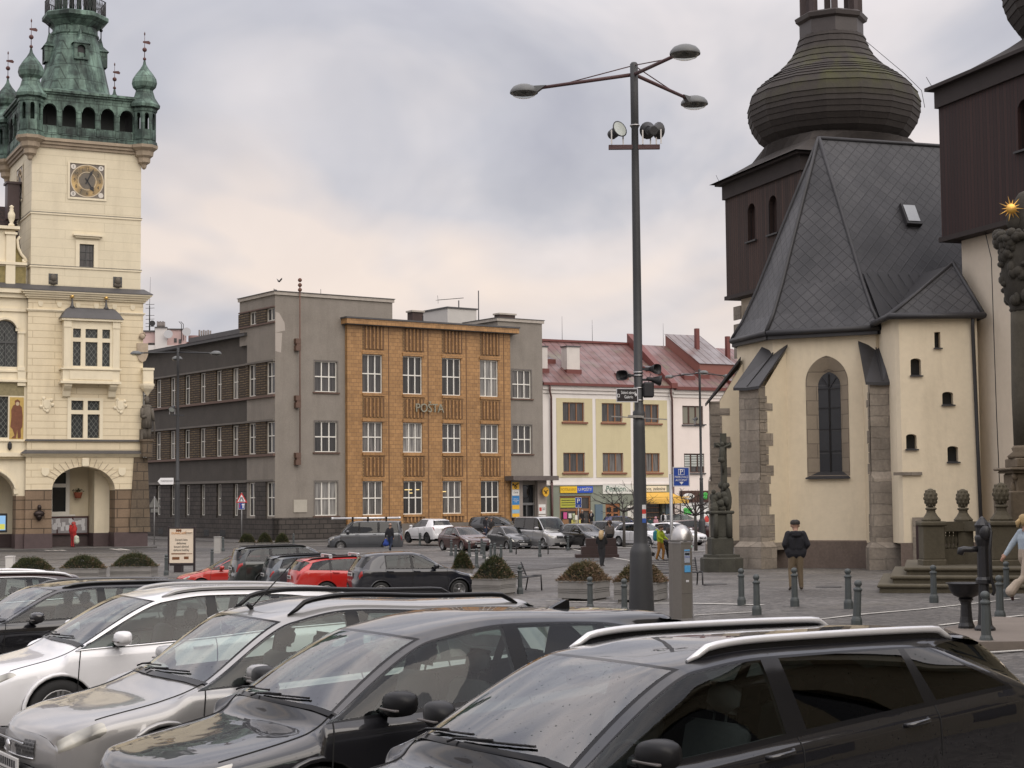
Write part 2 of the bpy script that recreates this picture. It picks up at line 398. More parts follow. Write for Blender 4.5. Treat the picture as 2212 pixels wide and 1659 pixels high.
# one sheet to the horizon, finer near the camera
b = MB(); xs = [-900,-300,-120,-70,-50]+[-40+2*i for i in range(41)]+[50,70,120,300,900]; ys = [-300,-120,-60,-30,-18]+[-12+2*i for i in range(76)]+[160,200,300,600,1500]
b.grid([[(x,y,G(x,min(y,160))) for y in ys] for x in xs], 0, True); struct(b.build('ground', M_cobble, fix=False))
def strip(name, pts, wid, mt, lift, thick=None):
    """ribbon on the ground along world points"""
    b = MB(); P = []; fine = []
    for (a, c) in zip(pts[:-1], pts[1:]):
        n = max(1, int((Vector(c)-Vector(a)).length/1.5))
        fine += [Vector(a).lerp(Vector(c), i/n) for i in range(n)]
    fine.append(Vector(pts[-1]))
    for i, p in enumerate(fine):
        d = (fine[min(i+1,len(fine)-1)]-fine[max(i-1,0)]); d.z = 0; d.normalize(); nrm = Vector((-d.y,d.x,0))
        P.append([(q.x,q.y,G(q.x,q.y)+lift) for q in (p-nrm*wid/2, p+nrm*wid/2)])
    b.grid(P, 0, False); return struct(b.build(name, mt, fix=False))
# road between the car park and the post office, kerbs, painted lines
RD = [W(-60,1200,112), W(330,1192,106.), W(700,1190,107.5), W(1100,1190,113), W(1500,1190,123), W(1700,1190,130)]
strip('road', [Vector((p.x,p.y,0)) for p in RD], 9.0, M_asph, .008)
A = [GP(820,1200), GP(960,1222), GP(1100,1228)]
strip('parking_lane', [Vector((-30,64,0)), Vector((-9,62,0)), Vector((-2,72,0)), Vector((2,86,0))], 7.5, M_asph, .012)
for pts in ([(1650,1308),(1480,1304),(1300,1302),(1180,1299)], [(1640,1322),(1500,1330)], [(1745,1342),(1980,1318),(2200,1294)], [(2030,1352),(2120,1341),(2212,1330)], [(2050,1362),(2212,1350)], [(2120,1412),(2212,1406)],
            [(1150,1165),(1260,1192),(1330,1206),(1420,1222)], [(850,1152),(930,1163)], [(960,1190),(1050,1205),(1080,1217)], [(640,1158),(720,1170)]):
    strip('painted_line', [GP(*p) for p in pts], .11 if pts[0][1] > 1250 else .15, M_paint, .016)
# dark paving bands with pale strips before the town hall
for pts, wd in (([(-60,1188),(240,1187),(330,1190)],1.5),([(-60,1212),(200,1208)],1.0)): strip('paving_band', [GP(*p) for p in pts], wd, M_asph, .010)
for pts in ([(60,1186),(110,1190)],[(75,1184),(125,1190)],[(92,1183),(140,1190)],[(225,1184),(262,1189)],[(240,1183),(278,1189)]): strip('painted_line', [GP(*p) for p in pts], .3, M_paint, .018)
# ------------------------------------------------------------------ shared building materials
M_cream = brick('cream_plaster', (.72,.64,.47), (.705,.63,.465), (.59,.52,.365), 5.2, .62, .018, .8, .2, streak=.35, var=.1)
M_cream2 = brick('cream_rusticated_plaster', (.75,.65,.46), (.73,.63,.445), (.55,.455,.30), 2.9, .46, .024, .8, .5, streak=.3, var=.1)
M_trim = mat('cream_trim', (.74,.66,.49), .75, .08, 1.5, .1, streak=.4)
M_sand = brick('brown_sandstone_blocks', (.27,.19,.125), (.22,.155,.10), (.10,.07,.045), 1.6, .62, .035, .85, .6, streak=.5, var=.3)
M_sand2 = brick('weathered_sandstone', (.20,.15,.10), (.15,.115,.08), (.09,.07,.05), .9, .62, .03, .9, .8, streak=.7, var=.4)
M_redstone = mat('dark_red_granite', (.075,.05,.05), .5, .3, 3)
M_stonecor = mat('stone_cornice', (.36,.29,.21), .8, .3, 1.5, .2, streak=.6)
M_statue = mat('dark_weathered_stone', (.12,.105,.085), .9, .45, 3, .5)
M_zinc = mat('dark_zinc', (.075,.072,.072), .55, .3, 1.5, .05)
M_white = plain('white_window_paint', (.72,.70,.64), .5)
M_blackfr = plain('dark_window_frame', (.05,.052,.052), .4)
def copper():
    t = NT('patinated_copper')
    a = t.ramp(t.noise(.5, 6, .65), [(.34,(.028,.034,.032)),(.46,(.065,.10,.085)),(.61,(.20,.30,.245))])
    st = t.ramp(t.noise(1, 5, .6, sc=(2.5,2.5,.22)), [(.4,0),(.66,1)])
    c = t.mix(st, t.mix(1, a, (.5,.5,.5), 'MULTIPLY'), a)
    b = t.n('ShaderNodeTexBrick', offset=.5); b.inputs['Scale'].default_value = 1; b.inputs['Brick Width'].default_value = .62; b.inputs['Row Height'].default_value = 1.1; b.inputs['Mortar Size'].default_value = .025
    t.l(t.wallvec(), b.inputs['Vector']); c = t.mix(b.outputs['Fac'], c, t.mix(1, c, (.45,.45,.45), 'MULTIPLY'))
    return t.bsdf(c, .6, .25, .4, t.math('SUBTRACT',1,b.outputs['Fac']), .4, .03)
M_copper = copper()
def leaded():
    t = NT('leaded_glass'); sp = t.n('ShaderNodeSeparateXYZ'); t.l(t.wallvec(), sp.inputs[0])
    f = []
    for op in ('ADD','SUBTRACT'):
        d = t.math('PINGPONG', t.math('MULTIPLY', t.math(op, sp.outputs[0], t.math('MULTIPLY', sp.outputs[1], .75)), 3.2), .5)
        f.append(t.math('LESS_THAN', d, .045))
    k = t.math('MAXIMUM', f[0], f[1])
    c = t.mix(k, t.mix(t.noise(3), (.012,.014,.014), (.035,.04,.04)), (.17,.18,.165))
    return t.bsdf(c, .2, spec=.5)
M_lead = leaded()
M_pane = plain('dark_window_pane', (.02,.022,.024), .05)
def curtain(name, lo, hi):
    t = NT(name); c = t.ramp(t.noise(1, 3, .6, sc=(9,9,.5)), [(.35,lo),(.65,hi)])
    return t.bsdf(c, .06, spec=.5)
M_curt = curtain('pane_with_curtain', (.05,.048,.045), (.17,.16,.15))
M_curt2 = curtain('pane_with_grey_curtain', (.035,.034,.033), (.085,.08,.078))
M_gold = plain('gilded_metal', (.75,.50,.17), .35, .8)
M_iron = plain('dark_iron', (.03,.03,.032), .5, .4)
fnF = lambda u, z, t: (u, t, z)
def leftwall(x0): return lambda u, z, t: (x0+t, u, z)

# ------------------------------------------------------------------ TOWN HALL
TH = Frame(W(304,1178,112), radians(26.5))
town = thing('town_hall', 'cream town hall with green copper clock tower and arcade at the left edge', 'town hall', TH.o, TH.a)
def th_build():
    XL, XR, DP = -7.41, -.12, 8.6
    # lower tower block with arcade arch
    lx0, lx1 = -7.6, .1
    b = MB(); op = arch(-5.9, -1.75, -.4, 3.6, 18, flat=.80)
    b.wall([(lx0,-.4),(lx1,-.4),(lx1,3.8),(lx0,3.8)], [], fnF, .1) if 0 else None
    # brown lower piers
    p = MB()
    p.box(lx0, -5.9, 0, 1.6, .9, 3.78); p.build('pier_stone', M_sand, town); p = MB(); p.box(-1.75, lx1, 0, 1.6, .9, 3.78); p.build('pier_stone', M_sand, town)
    for q0_,q1_ in ((lx0-.06,-5.86),(-1.79,lx1+.35)): p = MB(); p.box(q0_, q1_, -.06, 1.66, -.6, .9); p.build('pier_plinth', M_redstone, town)
    # cream arch wall above piers
    ap = [(-5.9,3.78)]+[( -3.825+2.075*cos(pi-pi*i/20), 3.72+1.58*sin(pi*i/20)) for i in range(0,21)]+[(-1.75,3.78)]
    outer = [(lx0,3.78)]+ap+[(lx1,3.78),(lx1,6.0),(lx0,6.0)]
    b = MB(); n = len(ap)
    b.wall(outer, [], fnF, 0)
    b.add([fnF(a,z,0) for a,z in ap]+[fnF(a,z,1.6) for a,z in ap], [(i,i+1,n+i+1,n+i) for i in range(n-1)])
    b.wall(outer, [], fnF, 0, t0=1.6)
    b.add([(lx1,0,3.78),(lx1,DP,3.78),(lx1,DP,6.0),(lx1,0,6.0)], [(0,1,2,3)])
    b.build('arch_wall', M_cream2, town)
    # voussoir joints as shallow raised ring + keystone + shields
    v = MB()
    for i in range(3,18):
        a = pi*i/20; c, s = cos(pi-a), sin(a)
        v.bar((-3.825+2.12*c,-.012,3.72+1.62*s), (-3.825+2.75*c,-.012,3.72+2.15*s), .028, .03)
    v.build('voussoir_joint', M_stonecor, town)
    k = MB(); k.bbox(-4.0,-3.5,-.2,0,5.28,5.88,.06); k.build('keystone', M_trim, town)
    sh = lambda x, z, w=.42, h=.5: [(x-w/2,z+h/2),(x-w/2,z-h*.1),(x-w*.3,z-h*.4),(x,z-h*.5),(x+w*.3,z-h*.4),(x+w/2,z-h*.1),(x+w/2,z+h/2)]
    for x in (-6.35,-1.3):
        q = MB(); q.prism(sh(x,4.95,.5,.55), fnF, -.07, 0); q.build('shield', M_trim, town)
    # interior of the arcade
    a = MB(); a.add([(-16,3.6,-.4),(.1,3.6,-.4),(.1,3.6,5.9),(-16,3.6,5.9)], [(0,1,2,3)])
    a.add([(lx1-.02,0,-.4),(lx1-.02,3.6,-.4),(lx1-.02,3.6,5.9),(lx1-.02,0,5.9)], [(0,1,2,3)])
    a.add([(-16,0,5.8),(.1,0,5.8),(.1,3.6,5.8),(-16,3.6,5.8)], [(0,1,2,3)]); a.build('arcade_wall', M_trim, town)
    a = MB(); a.box(-2.75,-1.72,1.7,3.55,-.4,5.7); a.build('inner_pier', M_trim, town)
    a = MB(); a.box(-16,-2.75,3.5,3.6,-.4,.85); a.build('arcade_plinth', M_redstone, town); a = MB(); a.box(-2.8,-1.7,1.66,3.5,-.4,.85); a.build('arcade_plinth', M_redstone, town)
    f = MB(); f.box(-16,.8,-1.2,3.6,-.5,-.06); f.build('arcade_floor', M_pave, town)
    fa = lambda u, z, t: (u, 3.5+t, z)
    fr = MB(); fr.wall(rect(-6.75,-4.05,2.1,5.2), [rect(-6.45,-5.5,2.3,3.95),rect(-5.2,-4.3,2.3,3.95),rect(-6.45,-5.5,4.2,4.95),rect(-5.2,-4.3,4.2,4.95)], fa, .1, t0=-.08); w = fr.build('arcade_window', M_white, town)
    g = MB(); g.quad((-6.6,3.49,2.2),(-4.1,3.49,2.2),(-4.1,3.49,5.1),(-6.6,3.49,5.1)); g.build('pane', M_pane, w, fix=False)
    s = MB(); s.bbox(-6.9,-3.7,3.2,3.5,1.98,2.1,.02); s.build('window_sill', M_white, town)
    # corner buttress of bare stone
    b = MB(); b.add([(-.8,-.14,.9),(.62,-.14,.9),(.40,-.14,5.9),(-.5,-.14,5.9),(-.8,.9,.9),(.62,.9,.9),(.40,.9,5.9),(-.5,.9,5.9)], [(0,1,2,3),(1,5,6,2),(4,7,6,5),(0,3,7,4),(3,2,6,7)])
    b.build('corner_buttress', M_sand2, town)
    # cornice of the arcade
    def cornice(name, x0, x1, z0, z1, out, m, steps=3, y1=.3, zc=None):
        c = MB()
        for i in range(steps):
            o = out*(i+1)/steps; c.box(x0-o, x1+o, -o, y1+o*.01*i, z0+(z1-z0)*i/steps, z0+(z1-z0)*(i+1)/steps)
        o = c.build(name, m, town)
        if zc:
            d = MB(); d.add([(x0-out-.04,-out-.04,z1+.003),(x1+out+.04,-out-.04,z1+.003),(x1+out*.1,.03,z1+zc),(x0-out*.1,.03,z1+zc),(x0-out-.04,-out-.04,z1-.05),(x1+out+.04,-out-.04,z1-.05)], [(0,1,2,3),(0,4,5,1)]); d.build('cornice_flashing', M_zinc, town)
        return o
    cornice('cornice', lx0, lx1, 5.95, 6.2, .36, M_trim, 3, 8, .2)
    cornice('string_course', lx0+.05, lx1-.0, 6.93, 7.02, .12, M_trim, 2, 8, .10)
    # middle storeys
    m1 = rect(-4.72,-2.83,7.15,9.68)
    b = MB(); b.wall(rect(lx0+.05,lx1-.02,6.2,16.5), [m1], fnF, .3)
    b.add([(lx1-.02,0,6.2),(lx1-.02,DP,6.2),(lx1-.02,DP,16.5),(lx1-.02,0,16.5)], [(0,1,2,3)])
    b.add([(lx0+.05,0,16.4),(lx0+.05,DP,16.4),(lx1-.02,DP,16.4),(lx1-.02,0,16.4)], [(0,1,2,3)])
    b.build('wall', M_cream2, town)
    f = MB(); f.wall(rect(-4.95,-2.6,7.1,9.88), [rect(-4.7,-3.9,7.2,8.78),rect(-3.62,-2.82,7.2,8.78),rect(-4.7,-3.9,9.05,9.68),rect(-3.62,-2.82,9.05,9.68)], fnF, .3, t0=-.06)
    w = f.build('window_frame', M_trim, town)
    g = MB(); g.quad((-4.75,.2,7.1),(-2.8,.2,7.1),(-2.8,.2,9.7),(-4.75,.2,9.7)); g.build('pane', M_lead, w, fix=False)
    for x in (-6.3,-1.45):
        q = MB(); q.prism(sh(x,9.35,.62,.85), fnF, -.05, .0); q.prism(sh(x,9.4,.42,.6), fnF, -.1, -.05)
        for k in range(5):
            t = pi*(.1+.2*k); q.sphere((x+.38*cos(t*2.2),-.05,9.4+.45*sin(t*2.2)), (.12,.05,.12), 8, 5)
        q.build('coat_of_arms', M_trim, town)
    # oriel
    ox0, ox1, oy = -5.33, -1.72, -.75
    b = MB(); b.box(ox0-.22, ox1+.15, oy-.12, 0, 10.78, 10.95); b.box(ox0-.08, ox1+.05, oy, 0, 10.95, 11.70); b.box(ox0+.35, ox1-.4, oy-.04, oy, 11.05, 11.62); b.box(ox0-.2, ox1+.15, oy-.1, 0, 11.70, 11.80); b.build('oriel_base', M_trim, town)
    for x in (-5.3,-2.3):
        c = MB(); c.prism([(0,10.78),(-.72,10.78),(-.72,10.62),(-.55,10.45),(-.34,10.3),(-.2,9.95),(0,9.85)], lambda a,z,t: (x+t, a, z), 0, .5); c.build('oriel_console', M_trim, town)
    holes = [rect(a,c,11.95,13.55) for a,c in ((-4.77,-4.25),(-3.95,-3.15),(-2.84,-2.32))]+[rect(a,c,13.82,14.42) for a,c in ((-4.77,-4.25),(-3.95,-3.15),(-2.84,-2.32))]
    b = MB(); b.wall(rect(ox0,ox1,11.8,14.95), holes, lambda u,z,t:(u,oy+t,z), .25); b.box(ox0,ox0+.02,oy,0,11.8,14.95); b.box(ox1-.02,ox1,oy,0,11.8,14.95)
    for x in (ox0-.03, ox1-.42): b.box(x,x+.45,oy-.07,oy,11.8,14.5); b.box(x-.03,x+.48,oy-.11,oy,14.5,14.95)
    b.box(ox0-.2,ox1+.2,oy-.2,0,14.95,15.1); b.build('oriel_wall', M_trim, town)
    g = MB(); g.quad((ox0+.1,oy+.2,11.8),(ox1-.1,oy+.2,11.8),(ox1-.1,oy+.2,14.6),(ox0+.1,oy+.2,14.6)); g.build('oriel_pane', M_lead, town, fix=False)
    b = MB(); pr = [(0,15.1),(-.14,15.22),(-.3,15.5),(-.42,15.78),(-.55,15.86)]
    rings = []
    for o, z in [(.26,15.1),(.16,15.25),(.02,15.5),(-.18,15.75),(-.35,15.86)]:
        rings.append([(ox0-o,0,z),(ox0-o,oy-o,z),(ox1+o,oy-o,z),(ox1+o,0,z)])
    b.grid(rings, 0, False); b.add([rings[-1][i] for i in range(4)], [(0,1,2,3)]); b.build('oriel_roof', M_zinc, town)
    for x in (-4.75,-2.5):
        q = MB(); q.lathe([(.25,15.8),(.1,16.0),(.05,16.3),(.05,16.5)], (x,oy*.4,0), 8); q.build('finial', M_zinc, town)
        q = MB(); q.sphere((x,oy*.4,16.6), .13); q.build('gilded_ball', M_gold, town)
    # frieze and main cornice
    cornice('string_course', lx0+.05, lx1-.02, 15.55, 15.7, .12, M_trim, 2, DP, None)
    for i in range(6):
        if i in (2,): pass
        q = MB(); q.prism(sh(-6.75+1.22*i,16.05,.32,.36), fnF, -.05, 0); q.build('shield', M_trim, town)
    cornice('main_cornice', lx0+.05, lx1-.02, 16.4, 16.95, .5, M_trim, 4, DP, .38)
    d = MB()
    for i in range(72): d.box(lx0+.05+.107*i, lx0+.11+.107*i, -.16, -.1, 16.42, 16.5)
    d.build('dentil_band', M_trim, town)
    # tower shaft
    cx, cy = (XL+XR)/2, DP/2
    win = rect(-4.24,-3.28,18.66,20.2)
    b = MB(); b.wall(rect(XL,XR,17.0,26.9), [win], fnF, .35)
    b.quad((XL,0,17.0),(XL,DP,17.0),(XL,DP,26.9),(XL,0,26.9)); b.quad((XR,0,17.0),(XR,DP,17.0),(XR,DP,26.9),(XR,0,26.9)); b.quad((XL,DP,17),(XR,DP,17),(XR,DP,26.9),(XL,DP,26.9)); b.build('tower_shaft', M_cream, town)
    for z in (18.5, 22.05):
        c = MB(); c.box(XL-.06,XR+.06,-.06,DP+.06,z,z+.12); c.build('string_course', M_trim, town)
        c = MB(); c.box(XL-.08,XR+.08,-.08,DP+.08,z+.12,z+.15); c.build('string_flashing', M_zinc, town)
    window(town, fnF, -4.24,-3.28,18.66,20.2,.15,M_blackfr,M_curt2,2,(.34,.67),.05,.05,.025,'tower_window')
    f = MB(); f.wall(rect(-4.5,-3.0,18.65,20.45), [rect(-4.24,-3.28,18.66,20.2)], fnF, .05, t0=-.05); f.build('window_surround', M_trim, town)
    f = MB(); f.box(-4.7,-2.75,-.3,0,20.72,20.84); f.box(-4.55,-2.9,-.18,0,20.6,20.72); f.build('window_hood', M_trim, town)
    for x, z in ((-5.95,17.75),(-1.68,17.75)):
        q = MB(); q.box(x-.3,x+.3,-.02,.02,z-.35,z+.35); q.build('niche', M_blackfr, town)
        q = MB(); q.sphere((x,-.1,z+.05),(.2,.2,.28),10,8); q.sphere((x,-.05,z-.22),(.28,.16,.18),10,6); q.build('carved_head', M_statue, town)
    # clock faces
    def clock(fn, c0, zc, w, nm):
        fb = MB(); fb.wall(rect(c0-w/2-.14,c0+w/2+.14,zc-w/2-.14,zc+w/2+.14), [rect(c0-w/2,c0+w/2,zc-w/2,zc+w/2)], fn, .06, t0=-.06); o = fb.build('clock_face', M_trim, town)
        fb = MB(); fb.quad(fn(c0-w/2,zc-w/2,-.01),fn(c0+w/2,zc-w/2,-.01),fn(c0+w/2,zc+w/2,-.01),fn(c0-w/2,zc+w/2,-.01)); fb.build('clock_panel', mat('clock_panel_paint',(.16,.135,.11),.6), o, fix=False)
        def disc(r0, r1, t, m, name):
            q = MB(); n = 40; vs = [fn(c0+r*cos(2*pi*i/n),zc+r*sin(2*pi*i/n),t) for r in (r0,r1) for i in range(n)]
            q.add(vs, [(i,(i+1)%n,n+(i+1)%n,n+i) for i in range(n)]); q.build(name, m, o, fix=False)
        disc(0,w*.475,-.02,M_dial,'dial'); disc(w*.455,w*.485,-.024,M_dialring,'dial_ring'); disc(w*.255,w*.27,-.024,M_dialring,'dial_ring'); disc(0,w*.235,-.022,M_dialdark,'dial_centre')
        for sx, sz, ch in ((-1,1,'1'),(1,1,'9'),(-1,-1,'0'),(1,-1,'')):
            q = MB(); n = 20; xx, zz = c0+sx*w*.40, zc+sz*w*.40
            q.add([fn(xx+w*.075*cos(2*pi*i/n),zz+w*.075*sin(2*pi*i/n),-.028) for i in range(n)], [tuple(range(n))]); q.build('corner_roundel', M_roundel, o, fix=False)
            if ch and nm: text('numeral', ch, M_ink, o, fn(xx,zz,-.035), w*.10, depth=.004)
        if nm:
            for h in range(1,13):
                t = pi/2-2*pi*h/12; text('numeral', str(h), M_ink, o, fn(c0+w*.365*cos(t),zc+w*.365*sin(t),-.03), w*.15, depth=.004, sx=.85)
        else:
            q = MB()
            for h in range(12):
                t = 2*pi*h/12; q.bar(fn(c0+w*.31*cos(t),zc+w*.31*sin(t),-.03), fn(c0+w*.42*cos(t),zc+w*.42*sin(t),-.03), .05, .02)
            q.build('hour_mark', M_ink, o)
        for an, L, wd, nme in ((pi/2-radians(26),.40,.06,'minute_hand'),(pi/2-radians(147),.34,.09,'hour_hand')):
            q = MB(); P = lambda r, s: fn(c0+w*(r*cos(an)-s*sin(an)), zc+w*(r*sin(an)+s*cos(an)), -.05)
            q.add([P(-.1,.02),P(.2,.018),P(.24,wd*.8),P(.31,wd*.3),P(L,0),P(.31,-wd*.3),P(.24,-wd*.8),P(.2,-.018),P(-.1,-.02)], [tuple(range(9))]); q.build(nme, M_ink, o, fix=False)
    clock(fnF, -3.77, 24.48, 2.3, True)
    clock(leftwall(XL), 4.3, 24.7, 2.3, False)
    # copper gallery
    gx0, gx1, gy0, gy1 = XL-.05, XR+.05, -.05, DP+.05
    c = MB()
    for i, (o, z) in enumerate(((.08,26.55),(.2,26.75),(.32,26.95))): c.box(gx0-o,gx1+o,gy0-o,gy1+o,z,z+.2)
    c.build('gallery_cornice', M_stonecor, town)
    zb, zp, zs, zt = 27.15, 28.0, 28.75, 30.1
    def side(fn, L0, L1, nm):
        n = 5; w = (L1-L0)/n; holes = [arch(L0+w*i+.17,L0+w*(i+1)-.17,zp,29.0,10) for i in range(n)]
        b = MB(); b.wall(rect(L0,L1,zb,zt), holes, fn, .3); g = b.build('gallery_arcade', M_copper, town)
        q = MB()
        for i in range(n+1):
            u = L0+w*i
            for a0,a1,d in ((zb+.3,29.0,.06),(28.95,29.08,.1),(27.98,28.08,.1)):
                for s in (0,): q.add([fn(u-.1,a0,-d),fn(u+.1,a0,-d),fn(u+.1,a1,-d),fn(u-.1,a1,-d),fn(u-.1,a0,0),fn(u+.1,a0,0),fn(u+.1,a1,0),fn(u-.1,a1,0)], [(0,1,2,3),(0,4,5,1),(1,5,6,2),(2,6,7,3),(3,7,4,0)])
        for i in range(n):
            u0, u1 = L0+w*i+.18, L0+w*(i+1)-.18
            q.add([fn(u0,zb+.25,-.04),fn(u1,zb+.25,-.04),fn(u1,27.9,-.04),fn(u0,27.9,-.04)], [(0,1,2,3)])
            P = arch(u0,u1,29,29,10)[2:]
            for a, c2 in zip(P[:-1],P[1:]): q.bar(fn(a[0],a[1]+.05,-.03),fn(c2[0],c2[1]+.05,-.03),.06,.08)
        q.build('gallery_trim', M_copper, g)
    side(lambda u,z,t:(u,gy0-.25+t,z), gx0+.5, gx1-.5, 0)
    side(lambda u,z,t:(gx0-.25+t,u,z), gy0+.5, gy1-.5, 1)
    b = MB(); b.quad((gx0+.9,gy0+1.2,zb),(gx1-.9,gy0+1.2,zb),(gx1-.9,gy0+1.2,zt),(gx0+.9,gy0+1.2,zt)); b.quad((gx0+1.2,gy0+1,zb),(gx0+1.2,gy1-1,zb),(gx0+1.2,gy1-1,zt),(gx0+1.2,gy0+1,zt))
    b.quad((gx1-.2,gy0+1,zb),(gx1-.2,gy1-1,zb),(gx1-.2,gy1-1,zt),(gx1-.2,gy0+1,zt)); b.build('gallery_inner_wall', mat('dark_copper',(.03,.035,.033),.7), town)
    c = MB(); o = .3
    for i,(o,z0,z1) in enumerate(((.28,zt-.18,zt),(.42,zt,zt+.12),(.55,zt+.12,zt+.28))): c.box(gx0-o,gx1+o,gy0-o,gy1+o,z0,z1)
    c.build('gallery_eaves', M_copper, town)
    # tapering roof: square skirt flowing into an octagon
    def ring(r, z, sq):
        out = []
        for k in range(32):
            t = 2*pi*(k+.5)/32; q = 1/max(abs(cos(t)),abs(sin(t)))
            tt = (t+pi/8)%(pi/4)-pi/8; oc = cos(pi/8)/cos(tt) if 0 else 1/ (cos(((t)%(pi/4))-pi/8)/cos(pi/8))
            out.append((cx+r*(q*sq+oc*(1-sq))*cos(t), cy+r*(q*sq+oc*(1-sq))*sin(t), z))
        return out
    prof = [(4.15,30.38,1),(3.3,30.72,.9),(2.85,30.95,.4),(2.58,31.2,.0),(2.3,32.4,0),(1.97,33.9,0),(1.62,35.3,0),(1.7,35.4,0),(1.7,35.55,0),(1.6,35.6,0),(1.6,35.9,0)]
    b = MB(); b.grid([[p for p in ring(r,z,s)]+[ring(r,z,s)[0]] for r,z,s in prof], 0, False); b.build('tower_roof', M_copper, town)
    b = MB(); b.lathe([(1.55,35.9),(2.05,36.35),(2.3,36.5),(2.3,36.75),(2.15,36.85),(0,36.85)],(cx,cy,0),8,pi/8,smooth=False); b.build('balcony', M_copper, town)
    b = MB()
    for k in range(8):
        t = pi/8+k*pi/4; b.cyl((cx+1.25*cos(t),cy+1.25*sin(t),36.85),(cx+1.25*cos(t),cy+1.25*sin(t),41.5),.17,n=8)
    b.lathe([(1.5,41.5),(1.7,41.7),(1.2,42.6),(.5,43.6),(.2,45)],(cx,cy,0),8,pi/8); b.build('lantern', M_copper, town)
    b = MB()
    for k in range(8):
        t0, t1 = pi/8+k*pi/4, pi/8+(k+1)*pi/4; a = Vector((cx+2.1*cos(t0),cy+2.1*sin(t0),36.85)); c2 = Vector((cx+2.1*cos(t1),cy+2.1*sin(t1),36.85))
        for f in range(9):
            p = a.lerp(c2,f/8); b.bar(p,p+Vector((0,0,1.05)),.03)
            if f < 8: q = a.lerp(c2,(f+1)/8); b.bar(p,q+Vector((0,0,1.0)),.02); b.bar(q,p+Vector((0,0,1.0)),.02)
        b.bar(a+Vector((0,0,1.05)),c2+Vector((0,0,1.05)),.05)
    b.build('balcony_railing', M_iron, town)
    # dormers on the roof
    for t in (-pi/2, pi, 0):
        dx, dy = cos(t), sin(t); ax = (Vector((-dy,dx,0)),Vector((dx,dy,0)),Vector((0,0,1)))
        f = lambda u,z,d: (cx+dx*(2.15-d)-dy*u, cy+dy*(2.15-d)+dx*u, z+(.35 if z < 35 else -.3))
        q = MB(); q.wall([(-.5,33.0),(.5,33.0),(.5,34.2),(-.5,34.2)], [arch(-.27,.27,33.15,33.75,8)], f, .3); q.quad(f(-.5,33,0),f(-.5,33,1.2),f(-.5,34.2,1.2),f(-.5,34.2,0)); q.quad(f(.5,33,0),f(.5,33,1.2),f(.5,34.2,1.2),f(.5,34.2,0))
        q.add([f(-.62,34.1,-.1),f(.62,34.1,-.1),f(0.12,35.2,.2),f(-.12,35.2,.2),f(0,35.9,.35),f(-.62,34.1,1.2),f(.62,34.1,1.2)], [(0,1,2,3),(3,2,4),(1,6,4,2),(5,0,3,4)])
        d = q.build('dormer', M_copper, town)
        q = MB(); q.quad(f(-.3,33.1,.25),f(.3,33.1,.25),f(.3,34.1,.25),f(-.3,34.1,.25)); q.build('dormer_louvre', M_iron, d)
        if t != -pi/2: q = MB(); q.cyl(f(0,35.7,.35),f(0,36.3,.35),.04,n=6); q.sphere(f(0,36.4,.35),.13,8,6); q.build('dormer_finial', M_iron, d)
    # corner turrets
    for x, y in ((gx0-.1,gy0-.1),(gx1+.1,gy0-.1),(gx0-.1,gy1+.1),(gx1+.1,gy1+.1)):
        c = MB(); c.lathe([(.06,25.55),(.16,25.65),(.2,25.85),(.42,26.0),(.44,26.3),(.62,26.45),(.66,26.75),(.92,26.95),(.95,27.15)],(x,y,0),8,pi/8,smooth=False); tr = c.build('corner_turret', M_stonecor, town)
        c = MB(); R = .74
        for k in range(8):
            t = k*pi/4; dx, dy = cos(t), sin(t); h = R*math.tan(pi/8)
            f = lambda u,z,d: (x+dx*(R-d)-dy*u, y+dy*(R-d)+dx*u, z)
            c.wall(rect(-h,h,27.15,29.75), [arch(-.14,.14,28.2,29.2,6)], f, .08); c.add([f(-h*.7,27.5,-.03),f(h*.7,27.5,-.03),f(h*.7,27.95,-.03),f(-h*.7,27.95,-.03)],[(0,1,2,3)])
        c.lathe([(.8,28.02),(.8,28.1)],(x,y,0),8,pi/8,smooth=False); c.lathe([(.92,27.15),(.86,27.4)],(x,y,0),8,pi/8,smooth=False,cap=False); c.lathe([(.86,29.45),(.9,29.6)],(x,y,0),8,pi/8,smooth=False); c.build('turret_lantern', M_copper, tr)
        c = MB(); c.lathe([(1.05,29.75),(1.08,29.95),(1.0,30.05),(.72,30.5),(.6,30.9),(.58,31.0),(.78,31.2),(.86,31.5),(.8,31.8),(.58,32.15),(.3,32.5),(.12,32.8),(.06,33.1)],(x,y,0),8,pi/8,smooth=False); c.build('turret_cap', M_copper, tr)
        c = MB(); c.cyl((x,y,33),(x,y,35.1),.03,.012,6); c.sphere((x,y,33.2),.12,8,6); c.sphere((x,y,33.85),.16,8,6); c.add([(x-.12,y,34.32),(x+.36,y,34.25),(x+.42,y,34.38),(x+.3,y,34.5),(x-.12,y,34.44)],[(0,1,2,3,4)]); c.sphere((x,y,34.95),(.05,.05,.12),6,5); c.build('weather_vane', mat('rusty_iron',(.10,.04,.035),.7), tr)
    # left wing
    wy = .28; fw = lambda u,z,t: (u, wy+t, z); x0, x1 = -15, lx0+.25
    ap = [(-8.15,-.4),(-8.15,3.4)]+[(-10.3+2.15*cos(pi*i/16), 3.4+1.75*sin(pi*i/16)) for i in range(1,16)]+[(-12.45,3.4),(-12.45,-.4)]
    b = MB(); wn = arch(-9.75,-7.98+.0,11.85,14.0,14)
    wn2 = rect(-9.6,-8.75,7.2,9.9)
    b.wall([(x0,-.4),(-12.45,-.4)]+ap[::-1][1:-1]+[(-8.15,-.4),(x1,-.4),(x1,16.5),(x0,16.5)], [arch(-9.75,-8.15,11.85,14.1,14), rect(-9.6,-8.7,7.2,9.9)], fw, .4)
